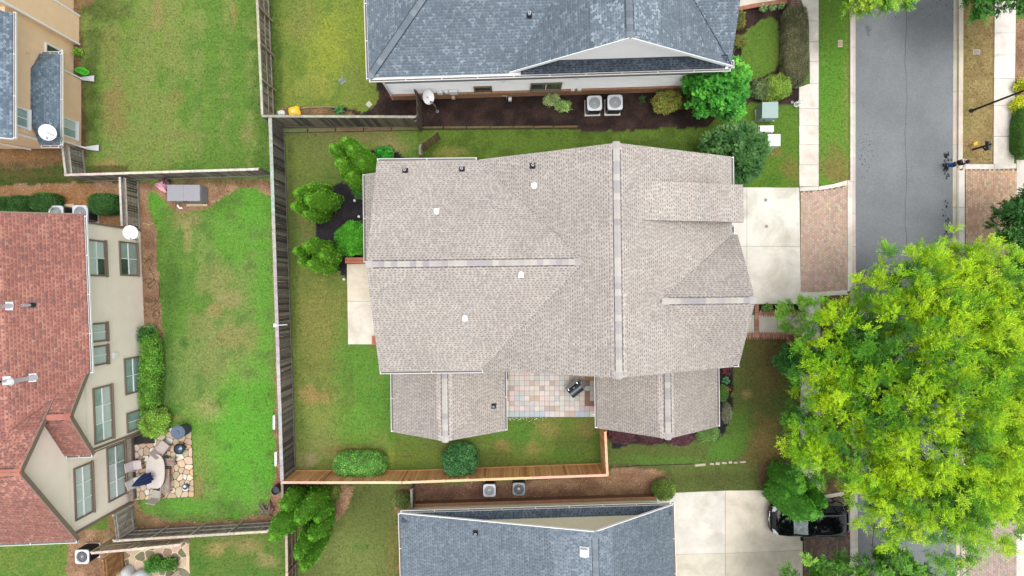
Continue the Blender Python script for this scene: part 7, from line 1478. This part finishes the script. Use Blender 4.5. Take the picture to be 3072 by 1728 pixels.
jv = [(0, 0, .93, .135, .155), (.0, .09, .88, .108), (.10, .10, .50, .082), (-.01, .10, .14, .07), (.0, -.09, .88, .108), (-.04, -.10, .50, .082), (-.20, -.10, .17, .07)]
skin_body('jeans', jv, [(0, 1), (1, 2), (2, 3), (0, 4), (4, 5), (5, 6)], 'jeans', per)
for s_, (x_, y_) in ((1, (.06, .10)), (-1, (-.16, -.10))):
    skin_body('shoe', [(x_ - .10, y_, .06, .052), (x_, y_, .06, .052), (x_ + .12, y_ + s_ * .01, .045, .046), (x_ + .17, y_ + s_ * .01, .04, .036)], [(0, 1), (1, 2), (2, 3)], 'black', per, 1)
b = MB(); b.lathe((.075, 0, 1.69), [(.02, -.12), (.098, -.07), (.115, 0), (.108, .06), (.07, .11), (.02, .128)], 16, sx=1.05, sy=.9); b.build('hair', M['hair'], per, smooth=True)
b = MB()
for s_ in (-1, 1): b.tube([(.10, s_ * .07, 1.47), (.03, s_ * .11, 1.53), (-.06, s_ * .10, 1.51), (-.12, s_ * .06, 1.42)], .028, 8)
b.tube([(-.12, .06, 1.42), (-.14, 0, 1.40), (-.12, -.06, 1.42)], .028, 8); b.build('white_collar', M['shirt_white'], per, smooth=True)
# face
b = MB(); b.lathe((.185, 0, 1.63), [(.012, -.02), (.016, 0), (.008, .02)], 8); b.build('nose', M['skin'], per)
for s_ in (-1, 1):
    b = MB(); b.lathe((.168, s_ * .03, 1.66), [(.004, -.006), (.009, 0), (.004, .006)], 8); b.build('eye', M['black'], per); b = MB(); b.box((.09, s_ * .088, 1.645), (.03, .012, .05)); b.build('ear', M['skin'], per, bevel=.004)
b = MB(); b.box((.172, 0, 1.585), (.008, .045, .01)); b.build('mouth', mat('lip', C(160, 90, 84), .5), per)
# hands: palm, four unequal fingers and a thumb closed on the held thing
for s_ in (-1, 1):
    hx, hy, hz_ = .36, s_ * .115, 1.145; hb = [(hx - .03, hy, hz_, .022), (hx + .02, hy - s_ * .005, hz_ + .004, .030), (hx + .05, hy - s_ * .01, hz_ + .006, .026)]; ed = [(0, 1), (1, 2)]
    skin_body('hand', hb, ed, 'skin', per, 1)
    for k_, (off, ln_) in enumerate(((.028, .06), (.010, .07), (-.008, .066), (-.026, .052))):
        p0 = (hx + .05, hy - s_ * .01 + 0.0, hz_ + off * .9); skin_body('finger', [(*p0, .0085), (p0[0] + ln_ * .4, p0[1] - s_ * .012, p0[2], .008), (p0[0] + ln_ * .55, p0[1] - s_ * .04, p0[2] - .002, .007), (p0[0] + ln_ * .3, p0[1] - s_ * .06, p0[2] - .004, .006)], [(0, 1), (1, 2), (2, 3)], 'skin', per, 1)
    skin_body('thumb', [(hx, hy, hz_ + .02, .011), (hx + .03, hy - s_ * .03, hz_ + .045, .010), (hx + .055, hy - s_ * .055, hz_ + .04, .008)], [(0, 1), (1, 2)], 'skin', per, 1)
ph = thing('camera_controller', 'small dark hand held controller carried by the person at the kerb', 'controller', (pc_.x, pc_.y, pz), FX)
b = MB(); b.box((.43, 0, 1.13), (.09, .16, .045)); b.build('controller_body', M['black'], ph, bevel=.01); b = MB(); b.box((.43, 0, 1.156), (.07, .12, .006)); b.build('screen', M['metal_dark'], ph)
